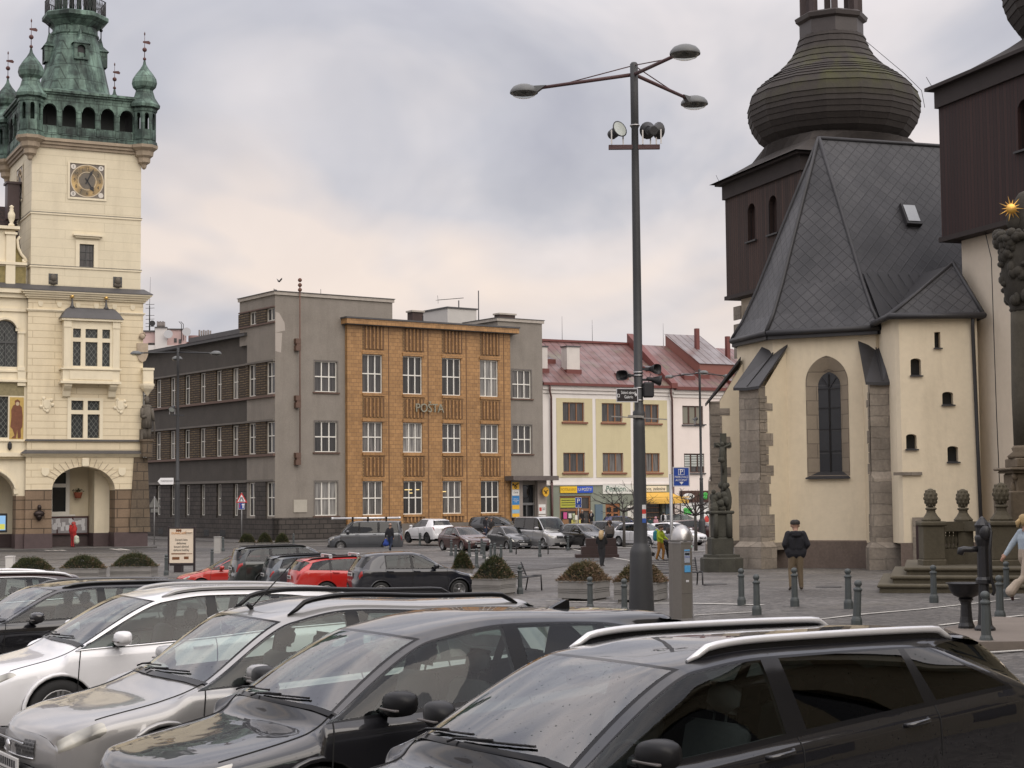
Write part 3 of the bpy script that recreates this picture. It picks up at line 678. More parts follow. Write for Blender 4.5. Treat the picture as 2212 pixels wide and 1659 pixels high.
    n = len(ap); b.add([fw(a,z,0) for a,z in ap]+[fw(a,z,1.2) for a,z in ap], [(i,i+1,n+i+1,n+i) for i in range(n-1)]); b.build('wing_wall', M_trim, town)
    r = MB()
    for a, c2 in zip(ap[1:-1],ap[2:]): r.bar(fw(a[0],a[1]+.12,-.03),fw(c2[0],c2[1]+.12,-.03),.26,.1)
    r.build('arch_moulding', M_trim, town)
    q = MB(); q.box(-8.16,-7.58,wy-.05,wy+1.2,.9,3.38); q.build('pier_stone', M_sand, town)
    q = MB(); q.box(-8.2,-7.6,wy-.1,wy+1.2,-.6,.9); q.build('pier_plinth', M_redstone, town)
    g = MB(); g.quad(fw(-9.8,11.8,.25),fw(-8.1,11.8,.25),fw(-8.1,14.95,.25),fw(-9.8,14.95,.25)); g.build('wing_pane', M_lead, town, fix=False); g = MB(); g.quad(fw(-9.7,7.1,.25),fw(-8.6,7.1,.25),fw(-8.6,10,.25),fw(-9.7,10,.25)); g.build('wing_pane', M_lead, town, fix=False)
    g = MB(); g.box(-8.9-.04,-8.9+.04,wy+.15,wy+.25,11.85,14.1); g.box(-9.75,-8.15,wy+.14,wy+.25,13.4,13.55); g.box(-8.25,-8.15,wy+.15,wy+.25,11.85,14.1); g.build('window_frame', M_blackfr, town)
    r = MB(); P = arch(-9.75,-8.15,14.1,14.1,14)[2:]
    for a, c2 in zip(P[:-1],P[1:]): r.bar(fw(a[0],a[1]+.12,-.05),fw(c2[0],c2[1]+.12,-.05),.3,.14)
    r.box(-8.12,-7.75,wy-.12,wy,11.8,14.05); r.box(-8.17,-7.68,wy-.17,wy,14.05,14.2); r.box(-8.17,-7.68,wy-.17,wy,11.6,11.85); r.box(x0,x1,wy-.2,wy,10.85,11.0); r.box(x0,x1,wy-.1,wy,11.5,11.62); r.box(-8.15,-7.62,wy-.12,wy,10.6,11.6); r.build('window_surround', M_trim, town)
    for zo in (((5.95,6.22,.3),),((6.95,7.04,.1),),((15.5,15.7,.12),),((16.4,16.7,.25),(16.7,17.0,.45))):
        c = MB()
        for z0,z1,o in zo: c.box(x0,x1,wy-o,wy+.2,z0,z1)
        c.build('wing_cornice', M_trim, town)
    c = MB(); c.add([(x0,wy-.5,17.0),(x1,wy-.5,17.0),(x1,wy+.1,17.4),(x0,wy+.1,17.4)],[(0,1,2,3)]); c.build('cornice_flashing', M_zinc, town)
    # wall painting beside the window (plain painted panel with a standing man in a brown coat)
    p = MB(); p.quad(fw(-8.62,7.1,-.01),fw(-7.72,7.1,-.01),fw(-7.72,9.85,-.01),fw(-8.62,9.85,-.01)); mu = p.build('wall_painting', mat('mural_ochre',(.52,.36,.11),.8,.3,4), town, fix=False)
    p = MB(); p.quad(fw(-9.75,9.95,-.012),fw(-7.7,9.95,-.012),fw(-7.7,10.8,-.012),fw(-9.75,10.8,-.012)); p.build('painted_frieze', mat('mural_frieze',(.26,.22,.12),.8,.5,6), mu, fix=False)
    fg = [(-8.5,7.15),(-8.3,7.35),(-8.42,7.75),(-8.56,7.9),(-8.5,8.6),(-8.52,9.0),(-8.4,9.3),(-8.28,9.38),(-8.3,9.62),(-8.12,9.72),(-7.95,9.6),(-7.98,9.36),(-7.84,9.2),(-7.78,8.6),(-7.8,7.9),(-7.9,7.75),(-7.88,7.3),(-7.9,7.15),(-8.08,7.15),(-8.12,7.7),(-8.2,7.15)]
    p = MB(); p.add([fw(a,z,-.02) for a,z in fg], [tuple(t) for t in tessellate_polygon([[Vector((a,z,0)) for a,z in fg]])]); p.build('painted_figure', mat('mural_brown',(.19,.075,.04),.8,.5,5), mu, fix=False)
    p = MB(); p.add([fw(-8.12+.12*cos(t*.6),9.42+.13*sin(t*.6),-.025) for t in range(11)], [tuple(range(11))]); p.build('painted_face', mat('mural_skin',(.5,.38,.25),.8), mu, fix=False)
    # attic gable with scroll
    c = MB(); c.box(-9.9,-7.62,wy+.15,wy+.6,17.1,18.65); c.box(-8.95,-8.35,wy,wy+.15,17.1,18.7); c.box(-9.9,-7.6,wy-.05,wy+.65,18.6,18.78)
    c.box(-9.9,-8.35,wy+.15,wy+.6,18.78,20.9); c.box(-8.95,-8.35,wy,wy+.15,18.78,20.6); c.box(-9.05,-8.25,wy-.08,wy+.6,20.6,20.75); c.box(-10,-8.1,wy-.15,wy+.65,20.95,21.15)
    c.build('attic_gable', M_trim, town)
    c = MB(); c.quad(fw(-8.33,17.3,.14),fw(-7.64,17.3,.14),fw(-7.64,18.5,.14),fw(-8.33,18.5,.14)); c.quad(fw(-9.6,17.3,.14),fw(-8.97,17.3,.14),fw(-8.97,18.5,.14),fw(-9.6,18.5,.14)); c.add([fw(-8.34,18.8,.3),fw(-7.7,18.8,.3),fw(-8.0,19.4,.3),fw(-8.22,20.4,.3),fw(-8.34,20.5,.3)],[(0,1,2,3,4)]); c.build('painted_panel', mat('mural_green',(.27,.22,.09),.8,.6,4), town)
    s = MB(); pts = [fw(-8.05,20.5,.2),fw(-8.2,20.3,.2),fw(-8.15,19.8,.2),fw(-7.95,19.35,.2),fw(-7.72,19.1,.2),fw(-7.62,18.95,.2),fw(-7.68,18.83,.2),fw(-7.82,18.88,.2),fw(-7.8,19.0,.2)]
    s.tube(pts, .1, 8); s.build('scroll', M_trim, town)
    s = MB(); s.lathe([(.2,21.15),(.2,21.3),(.1,21.4),(.22,21.7),(.24,22.0),(.12,22.2),(.14,22.3),(.1,22.4),(.16,22.5),(0,22.6)],(-8.6,wy+.2,0),10); s.build('urn', M_trim, town)
    r = MB(); r.add([(-15,1.2,17.1),(-7.45,1.2,17.1),(-7.45,6,23.4),(-15,6,23.4)], [(0,1,2,3)]); r.build('wing_roof', brick('dark_red_roof_tiles',(.055,.025,.022),(.04,.02,.018),(.015,.01,.01),.25,.3,.03), town)
    c = MB(); c.box(-8.35,-7.55,3.6,4.6,22.2,24.6); c.box(-8.45,-7.45,3.5,4.7,24.6,24.75); c.build('chimney', M_redstone, town)
    # corner statue, corbel relief
    x, y = .28, -.3
    s = MB(); s.lathe([(.4,5.95),(.42,6.9),(.5,7.0),(.5,7.12)],(x,y,0),8,smooth=False); s.build('statue_pedestal', M_sand2, town)
    sk = [((x-.12,y,7.15),(x-.13,y-.05,8.1),.17),((x+.14,y,7.15),(x+.12,y-.05,8.1),.17),((x,y,8.0),(x,y,9.3),.33),((x-.3,y-.05,9.2),(x-.38,y-.2,8.6),.13),((x-.38,y-.2,8.6),(x-.1,y-.35,8.7),.11),((x+.3,y-.05,9.2),(x+.42,y-.15,8.4),.13)]
    for a, c2, r in sk: s = s if 0 else s
    s = MB()
    for a, c2, r in sk: s.tube([a, Vector(a).lerp(Vector(c2),.5), c2],[r*1.1,r,r*.85],10)
    s.sphere((x,y,9.3),(.36,.25,.2),10,8); s.sphere((x,y-.03,9.72),(.17,.19,.24),10,8); s.lathe([(.2,9.75),(.16,9.95),(.02,10.1)],(x,y,0),10); s.tube([(x+.5,y-.1,7.15),(x+.52,y-.1,8.0),(x+.42,y-.1,8.6)],.05,6); s.lathe([(.36,7.9),(.34,8.3),(.3,8.6)],(x,y,0),10); s.box(x-.42,x-.15,y-.1,y+.3,7.12,7.8); s.build('corner_statue', M_statue, town)
    s = MB(); s.lathe([(.05,10.05),(.2,10.3),(.42,10.55),(.5,10.75),(.5,10.9)],(x+.05,y+.1,0),8,smooth=False); s.box(x-.3,x+.4,y-.2,.3,10.9,11.8); s.box(x-.35,x+.45,y-.25,.3,11.8,11.95); s.build('statue_canopy', M_trim, town)
    s = MB(); s.prism(sh(.02,13.0,.75,1.3), fnF, -.12, 0); s.sphere((.0,-.15,14.1),(.2,.12,.2),8,6); s.tube([(-.2,-.1,14.0),(-.1,-.15,14.3),(.1,-.15,14.35),(.22,-.1,14.15)],.06,6); s.build('relief', mat('relief_stone',(.42,.34,.25),.85,.35,4), town)
    # bust on the pier
    bx, bz = -6.75, 1.9; s = MB(); s.sphere((bx,-.28,bz+.72),(.14,.16,.19),10,8); s.cyl((bx,-.25,bz+.4),(bx,-.27,bz+.62),.09,n=8); s.sphere((bx,-.2,bz+.3),(.36,.2,.24),12,8); s.lathe([(.08,bz-.15),(.2,bz+.05),(.25,bz+.2)],(bx,-.15,0),8); s.build('bronze_bust', mat('dark_bronze',(.035,.025,.022),.4,.3,4,metal=.6), town)
    # lamp on string
    s = MB(); s.lathe([(.02,6.35),(.14,6.5),(.14,6.8),(.02,6.95)],(-8.6,wy-.12,0),6,smooth=False); s.build('wall_lamp', M_iron, town)
def dialmat():
    t = NT('gilded_dial'); c = t.ramp(t.noise(1.1, 3, .5), [(.35,(.13,.105,.07)),(.52,(.30,.21,.10)),(.68,(.50,.35,.15))]); return t.bsdf(c, .4, .45)
M_dial = dialmat(); M_dialring = plain('dial_ring_paint',(.5,.42,.3)); M_dialdark = mat('dial_centre_paint',(.13,.11,.085),.5,.4,2); M_roundel = plain('roundel_paint',(.6,.56,.5)); M_ink = plain('black_lettering',(.012,.012,.014),.5)
th_build()
# ------------------------------------------------------------------ POST OFFICE
PO = Frame(W(594,1165,125), radians(35.6))
post = thing('post_office', 'grey rendered three-storey post office with an ochre tiled front bay between the towers', 'post office', PO.o, PO.a)
M_render = mat('grey_roughcast', (.245,.22,.19), .95, .2, .8, .8, 14, streak=.45)
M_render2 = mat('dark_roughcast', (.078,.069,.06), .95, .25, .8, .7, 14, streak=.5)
M_render3 = mat('pale_repair_render', (.40,.36,.32), .95, .12, 1.2, .5)
M_tile = brick('ochre_ceramic_tiles', (.47,.262,.105), (.36,.195,.075), (.21,.118,.055), .42, .30, .014, .42, .5, .5, .22, streak=.45)
M_rib = mat('dark_ceramic_rib', (.15,.075,.03), .5, .35, 2.5, .2)
M_ribtile = brick('ribbed_ochre_bricks', (.36,.215,.085), (.27,.16,.065), (.11,.065,.03), .25, .12, .02, .55, .7, .5, .25)
M_band = brick('stepped_brown_bricks', (.205,.14,.07), (.12,.082,.045), (.04,.028,.018), .85, .19, .06, .8, 1.0, .5, .3)
M_base = brick('dark_rusticated_stone', (.088,.075,.066), (.065,.056,.05), (.03,.027,.024), .72, .36, .03, .9, 1.0, .5, .35)
M_sill = mat('brown_sill', (.12,.07,.05), .6, .2, 3)
M_cap = mat('stained_coping', (.42,.38,.33), .8, .3, 2, .2, streak=.5)
M_curt3 = curtain('pane_with_pale_curtain', (.10,.095,.09), (.30,.29,.27)); M_pane2 = curtain('pane_dark_room', (.022,.022,.022), (.05,.048,.045))
M_letter = plain('aged_letter_metal', (.27,.26,.20), .6, .1)
def po_build():
    rp = random.Random(9); PANE = lambda: rp.choice((M_curt,M_curt,M_curt2,M_curt3,M_pane2))
    DP = 16; TX, TY = 10.4, 6.0; zb = -.6
    bx0, bx1, by = 6.08, 21.62, -.35
    fB = lambda u, z, t: (u, by+t, z); fL = leftwall(0); fLw = leftwall(.22)
    # window specs
    GL = [(3.40,5.36,a,b) for a,b in ((1.7,4.32),(6.58,8.94),(11.21,13.58))]; GR = [(22.05,24.0,a,b) for a,b in ((6.58,8.98),(11.2,13.58))]
    BW = [(u,u+1.84,a,b) for u in (7.41,11.12,14.84,18.55) for a,b in ((1.7,4.33),(6.6,8.95),(11.24,14.25))]
    # walls: left tower front, right block front
    w = MB(); w.wall([(0,zb),(TX,zb),(TX,18.5),(0,18.5)], [rect(*g) for g in GL], fnF, .25)
    w.quad((TX,0,16),(TX,TY,16),(TX,TY,18.5),(TX,0,18.5)); w.quad((0,TY,15),(TX,TY,15),(TX,TY,18.5),(0,TY,18.5))
    # tower side (windows run through into ribbed bands)
    sw = [(.06,1.32,a,b) for a,b in ((1.72,4.28),(6.5,8.86),(11.0,13.41),(16.56,17.53))]+[(3.08,4.33,a,b) for a,b in ((1.72,4.28),(6.5,8.86),(10.96,13.41))]+[(3.0,4.18,16.53,17.51)]
    w.wall([(0,zb),(TY-1.3,zb),(TY-1.3,15),(TY,15),(TY,18.5),(0,18.5)], [rect(*s) for s in sw], fL, .2)
    w.build('tower_wall', M_render, post)
    w = MB(); w.wall([(bx1,zb),(25.2,zb),(25.2,17.6),(bx1-1.0,17.6),(bx1-1.0,15),(bx1,15)], [rect(*g) for g in GR]+[rect(22.85,24.3,0,4.0)], fnF, .3); w.quad((25.2,0,zb),(25.2,DP,zb),(25.2,DP,17.6),(25.2,0,17.6)); w.quad((bx1-1,0,14),(bx1-1,5,14),(bx1-1,5,17.6),(bx1-1,0,17.6)); w.build('stair_block_wall', M_render, post)
    c = MB(); c.box(-.12,TX+.12,-.12,TY+.1,18.5,18.75); c.build('tower_coping', M_cap, post)
    c = MB(); c.box(-.18,TX+.18,-.18,TY+.16,18.75,18.80); c.build('coping_flashing', M_zinc, post)
    c = MB(); c.box(bx1-1.15,25.35,-.12,5,17.6,17.85); c.build('block_coping', M_cap, post)
    c = MB(); c.box(bx1-1.2,25.4,-.17,5.05,17.85,17.9); c.build('coping_flashing', M_zinc, post)
    # pale repairs on the corner
    r = MB(); r.add([(.02,-.006,15.6),(.85,-.006,15.8),(.8,-.006,16.4),(.35,-.006,17.1),(.02,-.006,17.2)],[(0,1,2,3,4)]); r.quad((.02,-.006,14.2),(.5,-.006,14.1),(.6,-.006,15.6),(.02,-.006,15.6)); r.build('render_patch', M_render3, post, fix=False)
    # windows of the render walls
    for g in GL+GR:
        window(post, fnF, *g, .12, M_white, PANE(), 3, (.5,), .07, .08, .045)
        s = MB(); s.box(g[0]-.18,g[1]+.2,-.12,.1,g[2]-.12,g[2]-.02); s.build('window_sill', M_sill, post)
        s = MB(); s.wall(rect(g[0]-.1,g[1]+.1,g[2],g[3]+.1), [rect(g[0],g[1],g[2]+.01,g[3])], fnF, .02, t0=-.02); s.build('window_reveal', mat('window_reveal_render',(.16,.145,.13),.9), post)
    # ochre tile bay
    t = MB(); t.wall(rect(bx0,bx1,1.0,16.9), [rect(*g) for g in BW], fB, .3); t.quad((bx0,by,1.0),(bx0,0,1.0),(bx0,0,16.9),(bx0,by,16.9)); t.quad((bx1,by,1.0),(bx1,.1,1.0),(bx1,.1,16.9),(bx1,by,16.9)); t.quad((bx0,by,16.5),(bx1,by,16.5),(bx1,3,16.5),(bx0,3,16.5)); t.build('tile_bay', M_tile, post)
    for g in BW: window(post, fB, *g, .14, M_white, PANE(), 3, (.5,), .07, .08, .045)
    for u in (7.41,11.12,14.84,18.55):
        for z0, z1 in ((14.62,16.5),(9.3,10.88),(4.68,6.22),(1.02,1.55)):
            s = MB(); s.quad(fB(u,z0,-.012),fB(u+2.0,z0,-.012),fB(u+2.0,z1,-.012),fB(u,z1,-.012)); sp = s.build('spandrel', M_ribtile, post, fix=False)
            s = MB()
            for k in range(5): s.bbox(u+.30+.34*k,u+.44+.34*k,by-.1,by,z0+.04,z1-.02,.03)
            s.build('spandrel_rib', M_tile, sp)
            s = MB()
            for k in range(6): s.box(u+.44+.34*(k-1)+.03,u+.30+.34*k-.03,by-.02,by-.005,z0+.05,z1-.04)
            s.build('spandrel_groove', M_rib, sp)
        for z in (14.28,8.98,4.36):
            s = MB(); s.box(u-.02,u+2.02,by-.08,by,z,z+.24); s.build('tile_lintel', M_tile, post)
        for z in (11.0,6.34,1.5):
            s = MB(); s.box(u-.02,u+2.04,by-.14,by,z,z+.2); s.build('tile_sill', M_tile, post)
    s = MB()
    for u in (9.82,13.5,17.2,20.95): s.box(u-.05,u+.05,by-.004,by+.1,1.0,16.5)
    s.build('bay_groove', M_rib, post)
    c = MB(); c.box(bx0-.35,bx1+.55,by-.55,.4,16.55,16.95); c.build('bay_cornice', M_tile, post)
    c = MB(); c.box(bx0-.42,bx1+.62,by-.62,.6,16.95,17.08); c.box(bx0-.3,bx1+.5,by-.5,.3,16.5,16.55); c.build('cornice_flashing', M_zinc, post)
    p = MB(); p.box(bx0-.02,bx1+.03,by-.14,.2,zb,.99); p.build('bay_plinth', mat('plinth_concrete',(.16,.14,.12),.9,.3,1.5), post)
    # lettering
    text('lettering', 'POŠTA', M_letter, post, (13.5,by-.2,10.12), .98, depth=.06, sx=.9)
    s = MB(); s.box(15.6,15.68,by-.03,by,9.8,10.55); s.build('letter_bracket', M_iron, post)
    # stone base, plinth
    b = MB(); b.box(-.1,bx0-.02,-.12,.3,zb,1.6); b.box(-.1,.3,-.12,26,zb,1.55); b.build('plinth', M_base, post)
    # flag pole with balls
    b = MB(); b.cyl((1.96,-.3,6.4),(1.96,-.3,19.2),.045,n=8)
    for z in (18.95,19.32,19.7): b.sphere((1.96,-.3,z),.16,10,8)
    b.build('flag_pole', mat('rusted_pole',(.13,.06,.04),.7), post)
    b = MB()
    for z in (15.05,10.7,6.35):
        b = MB(); b.box(1.6,2.02,-.36,0,z-.22,z+.16); b.box(1.68,2.02,-.34,0,z-.4,z-.2); b.box(1.6,2.02,-.36,0,z-.77,z-.39); b.build('pole_bracket', M_sill, post)
    pl = MB(); pl.box(1.55,2.7,-.06,0,2.0,2.95); pl.build('wall_plaque', mat('plaque_stone',(.42,.39,.33),.8), post)
    # wing along the side street
    WL = 40; ww = []
    us = [(6.46,7.61),(9.46,10.56),(12.48,13.58),(15.45,16.57),(18.4,19.5),(21.34,22.46)]+[(21.34+3*k,22.46+3*k) for k in range(1,6)]
    for a, c2 in us:
        for z0,z1 in ((6.46,8.82),(10.94,13.37)): ww.append((a,c2,z0,z1))
        ww.append((a,a+.85,1.73,4.22))
    y0 = TY-1.3
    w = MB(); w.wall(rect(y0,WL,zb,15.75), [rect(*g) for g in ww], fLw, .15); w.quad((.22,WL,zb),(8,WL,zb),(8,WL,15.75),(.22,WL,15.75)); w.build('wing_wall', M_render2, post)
    for g in ww: window(post, fLw, *g, .07, M_white, PANE(), 2, (.55,), .06, .06, .035)
    for g in sw: window(post, fL, *g, .08, M_white, M_curt2, 2, (.55,) if g[3]-g[2] > 1.5 else (), .06, .06, .035)
    for z0, z1 in ((6.46,8.9),(10.94,13.42)):
        b = MB(); edges = sorted([(g[0],g[1]) for g in ww if abs(g[2]-z0) < .1]); prev = y0+.02
        for a, c2 in edges+[(WL,WL)]:
            b.box(.13,.22,prev,a,z0,z1); prev = c2
        b.build('brick_band', M_band, post)
        b = MB(); b.box(-.09,0,1.34,3.05,z0,z1); b.build('brick_band', M_band, post); b = MB(); b.box(-.09,0,4.36,y0,z0,z1); b.build('brick_band', M_band, post)
        for zz in (z0-.1,): c = MB(); c.box(.0,.24,y0,WL,zz-.1,zz+.08); c.box(-.16,.0,-.02,y0,zz-.1,zz+.08); c.build('sill_band', M_sill, post)
        c = MB(); c.box(-.02,.24,y0,WL,z1+.02,z1+.16); c.box(-.18,.0,-.0,y0,z1+.02,z1+.16); c.build('lintel_band', mat('wing_moulding',(.15,.135,.118),.9,.3), post)
    b = MB(); b.box(-.09,0,1.34,2.98,16.5,17.5); b.build('brick_band', M_band, post); b = MB(); b.box(-.09,0,4.2,TY+.05,16.5,17.5); b.build('brick_band', M_band, post)
    b = MB(); b.box(-.12,0,-.02,TY,16.36,16.48); b.box(-.12,0,-.02,TY,17.55,17.65); b.build('sill_band', M_sill, post)
    b = MB(); prev = y0
    for a, c2 in sorted([(g[0],g[1]) for g in ww if g[2] < 2])+[(WL,WL)]: b.box(.10,.22,prev,a,1.55,4.25); prev = c2
    b.build('stone_facing', M_base, post); b = MB(); b.box(-.12,0,1.34,3.05,1.55,4.3); b.build('stone_facing', M_base, post)
    b = MB(); b.box(-.05,.22,y0,WL,4.3,4.5); b.box(-.14,0,0,y0,4.35,4.5); b.build('string_course', mat('wing_moulding',(.15,.135,.118),.9,.3), post)
    b = MB(); b.box(.12,.42,y0-.14,y0+.16,4.5,15.75); b.build('rain_pipe', M_cap, post)
    b = MB(); b.box(-.25,10,y0,WL,15.75,15.98); b.build('wing_eaves', M_zinc, post)
    b = MB(); b.add([(-.3,y0,15.98),(-.3,WL,15.98),(5,WL,16.75),(5,TY,16.75),(5,y0,16.75)],[(0,1,2,3,4)]); b.build('wing_roof', mat('wing_roof_tin',(.12,.06,.05),.6), post)
    for k in range(5): b = MB(); b.box(-.11,-.1,8.2+3*k,9.2+3*k,.1,.6); b.build('cellar_window', M_pane, post)
    # roofs, penthouses and chimneys
    b = MB(); b.box(.3,25.1,.2,DP,15.5,16.5); b.build('flat_roof', M_zinc, post)
    b = MB(); x0 = 15.4; b.box(19.6,22.6,6,11,16.5,19.2); pe = b.build('penthouse', mat('pale_render',(.5,.48,.45),.9,.1), post)
    b = MB(); b.box(19.5,22.7,5.9,11.1,19.2,19.32); b.build('penthouse_coping', M_zinc, pe)
    for x, y, s_, z0, z1 in ((14.3,3.2,.7,16.5,18.3),(24.0,4.5,1.1,17.6,18.75)):
        b = MB(); b.box(x,x+1.5*s_,y,y+.8,z0,z1); ch = b.build('chimney', brick('chimney_brick',(.09,.05,.04),(.06,.035,.03),(.05,.04,.035),.25,.08,.01), post)
        b = MB(); b.box(x-.1,x+1.5*s_+.1,y-.1,y+.9,z1,z1+.14); b.build('chimney_cap', M_cap, ch)
    b = MB(); b.cyl((22.1,8,17),(22.1,8,20.2),.05,n=6); b.bar((19.9,8,20.1),(22.6,8,20.45),.05); 
    for k in range(9): b.bar((19.9+.3*k,7.7,20.1+.039*k),(19.9+.3*k,8.3,20.1+.039*k),.025); b.bar((19.95,8,19.8),(19.9,8,20.5),.02)
    b.cyl((24.2,8,17),(24.2,8,21.2),.045,n=6); b.build('roof_aerial', M_iron, post)
    b = MB(); b.cyl((15.3,3.2,17),(15.3,3.2,18.0),.06,n=6); b.cyl((5.6,3,18.8),(5.6,3,19.6),.02,n=5); b.build('vent_pipe', M_iron, post)
    # entrance
    c = MB(); c.box(20.95,25.6,-1.6,0,4.35,4.72); c.build('entrance_canopy', mat('canopy_concrete',(.13,.11,.10),.8,.3,2), post)
    p = MB(); p.box(21.9,22.7,-.45,0,zb,4.35); p.build('entrance_pier', mat('entrance_stone',(.33,.29,.26),.8,.2,2,streak=.6), post); p = MB(); p.box(24.35,25.3,-.3,0,zb,4.35); p.build('entrance_pier', mat('entrance_stone',(.33,.29,.26),.8,.2,2,streak=.6), post)
    d = MB(); d.quad((22.7,.35,.0),(24.35,.35,0),(24.35,.35,4.3),(22.7,.35,4.3)); d.build('fanlight', M_pane, post)
    d = MB(); d.box(22.75,24.3,.1,.3,2.3,2.5)
    for x in (22.75,23.5,24.22): d.box(x,x+.07,.15,.25,0,2.3)
    d.build('door_frame', plain('grey_metal',(.2,.2,.2),.4,.5), post)
    d = MB(); n = 24
    for k in range(n): a, b2 = 2*pi*k/n, 2*pi*(k+1)/n; d.bar((23.5+.55*cos(a),.3,3.4+.55*sin(a)),(23.5+.55*cos(b2),.3,3.4+.55*sin(b2)),.04)
    d.build('fanlight_ornament', M_iron, post)
    # stacked sign column
    yel, blu, wht, lbl = plain('sign_yellow',(.75,.42,.03)), plain('sign_blue',(.03,.20,.48)), plain('sign_white',(.72,.71,.68)), plain('sign_pale_blue',(.25,.42,.55))
    sc = MB(); sc.box(21.47,22.25,-.62,-.5,1.3,4.28); s0 = sc.build('sign_column', plain('sign_grey',(.35,.35,.34)), post)
    for z0, z1, m in ((3.62,4.22,yel),(3.12,3.58,wht),(2.36,3.08,blu),(1.98,2.32,yel),(1.66,1.94,lbl),(1.34,1.62,yel)):
        q = MB(); q.box(21.5,22.22,-.63,-.6,z0,z1); q.build('sign_panel', m, s0)
    def horn(x, z, s, y):
        q = MB(); q.tube([(x-.30*s,y,z+.12*s),(x-.05*s,y,z+.02*s),(x+.12*s,y,z-.16*s),(x+.02*s,y,z-.27*s),(x-.12*s,y,z-.2*s),(x-.1*s,y,z-.02*s),(x+.08*s,y,z+.1*s),(x+.3*s,y,z+.2*s)],.05*s,6); q.sphere((x-.3*s,y,z+.12*s),(.09*s,.03,.12*s),8,6); q.build('post_horn', M_ink, s0)
    horn(21.86,3.92,.85,-.64)
    text('lettering', 'Bankovní\na pojišťovací\nslužby', wht, s0, (21.86,-.635,2.72), .12, depth=.003)
    text('lettering', 'ČSOB', M_ink, s0, (21.86,-.635,3.34), .17, depth=.003)
    q = MB(); n = 20; q.lathe([(.33,-.05),(.33,.05)],(24.85,-.75,3.4),n,ax=(Vector((1,0,0)),Vector((0,0,1.25)),Vector((0,-1,0)))); q.cyl((24.85,-.4,3.4),(24.85,-.75,3.4),.03,n=6); ov = q.build('oval_sign', yel, post)
    horn(24.85,3.4,.6,-.82)
    for z0, z1 in ((1.55,2.35),(.2,1.45)):
        q = MB(); q.box(24.4,25.12,-.36,-.3,z0,z1); o = q.build('notice_panel', wht, post)
        if z0 > 1: q = MB(); q.box(24.47,24.7,-.375,-.36,1.8,2.1); q.build('panel_mark', plain('sign_red',(.5,.05,.04)), o)
    text('lettering', 'česká\npošta', M_ink, post, (24.92,-.37,1.98), .13, depth=.003)
    # ceiling lamps seen through the ground-floor panes
    for x, z in ((11.35,3.62),(11.72,3.62),(12.4,3.62),(11.75,3.36),(14.95,3.45)):
        q = MB(); q.box(x,x+.3,by+.125,by+.17,z,z+.06); q.build('ceiling_lamp', emis('warm_lamp',(1,.72,.3),1.3), post)
po_build()
# pavement in front of the post office with a kerb step
pv = MB(); pts = [(-9,-4.2),(27,-4.2),(27,.3),(-9,.3)]
pv.box(-3.2,30,-3.2,.2,-.75,-.10); pv.box(-3.2,.3,.3,40,-.75,-.11); o = pv.build('pavement', M_pave); o.location = PO.o; o.rotation_euler = (0,0,PO.a); struct(o)
# ------------------------------------------------------------------ shop houses right of the post office
M_yel = mat('yellow_plaster', (.56,.495,.31), .85, .07, 1.0, .15, streak=.25)
M_wplas = mat('white_plaster', (.74,.70,.66), .85, .06, 1.0, .15, streak=.2)
M_pink = mat('pinkish_white_plaster', (.76,.68,.63), .85, .06, 1.0, .15, streak=.15)
M_green = mat('grey_green_shop_plaster', (.23,.25,.20), .8, .12, 1.0, .1, streak=.3)
M_wood = mat('brown_window_wood', (.25,.115,.05), .5, .25, 3)
M_wood2 = mat('dark_brown_wood', (.07,.032,.022), .5, .25, 3)
def redroof(name, base, rust):
    t = NT(name); sp = t.n('ShaderNodeSeparateXYZ'); t.l(t.co(), sp.inputs[0])
    fr = t.math('PINGPONG', t.math('MULTIPLY', sp.outputs[0], 1.0), .38); seam = t.math('LESS_THAN', fr, .045)
    a = t.ramp(t.noise(.45, 6, .65), [(.38,base),(.55,tuple(x*.75+.02 for x in base)),(.68,rust)])
    c = t.mix(seam, a, (.05,.02,.018))
    return t.bsdf(c, t.ramp(t.noise(.6,5,.6), [(.4,.28),(.6,.6)]), .1, .5, seam, .5, .04)
M_redroof = redroof('red_tin_roof', (.165,.078,.07), (.13,.102,.066))
M_redtrim = mat('red_painted_tin', (.15,.042,.034), .5, .25, 2)
M_gutter = mat('brown_rain_pipe', (.10,.05,.045), .5, .2, 3)
HS = Frame(W(1172,1128,140.5), radians(29))
def house(lx0, lx1):
    return lx0, lx1
yh = thing('yellow_shop_house', 'two storey house with yellow panels, red tin roof and shops at street level', 'house', HS.o, HS.a)
ph = thing('pale_pink_house', 'pale pink house with red tin roof and chemist shop window beside the yellow house', 'house', HS.o, HS.a)
tri = lambda z0, z1, L: [(a, b, z0, z1) for a, b in L]
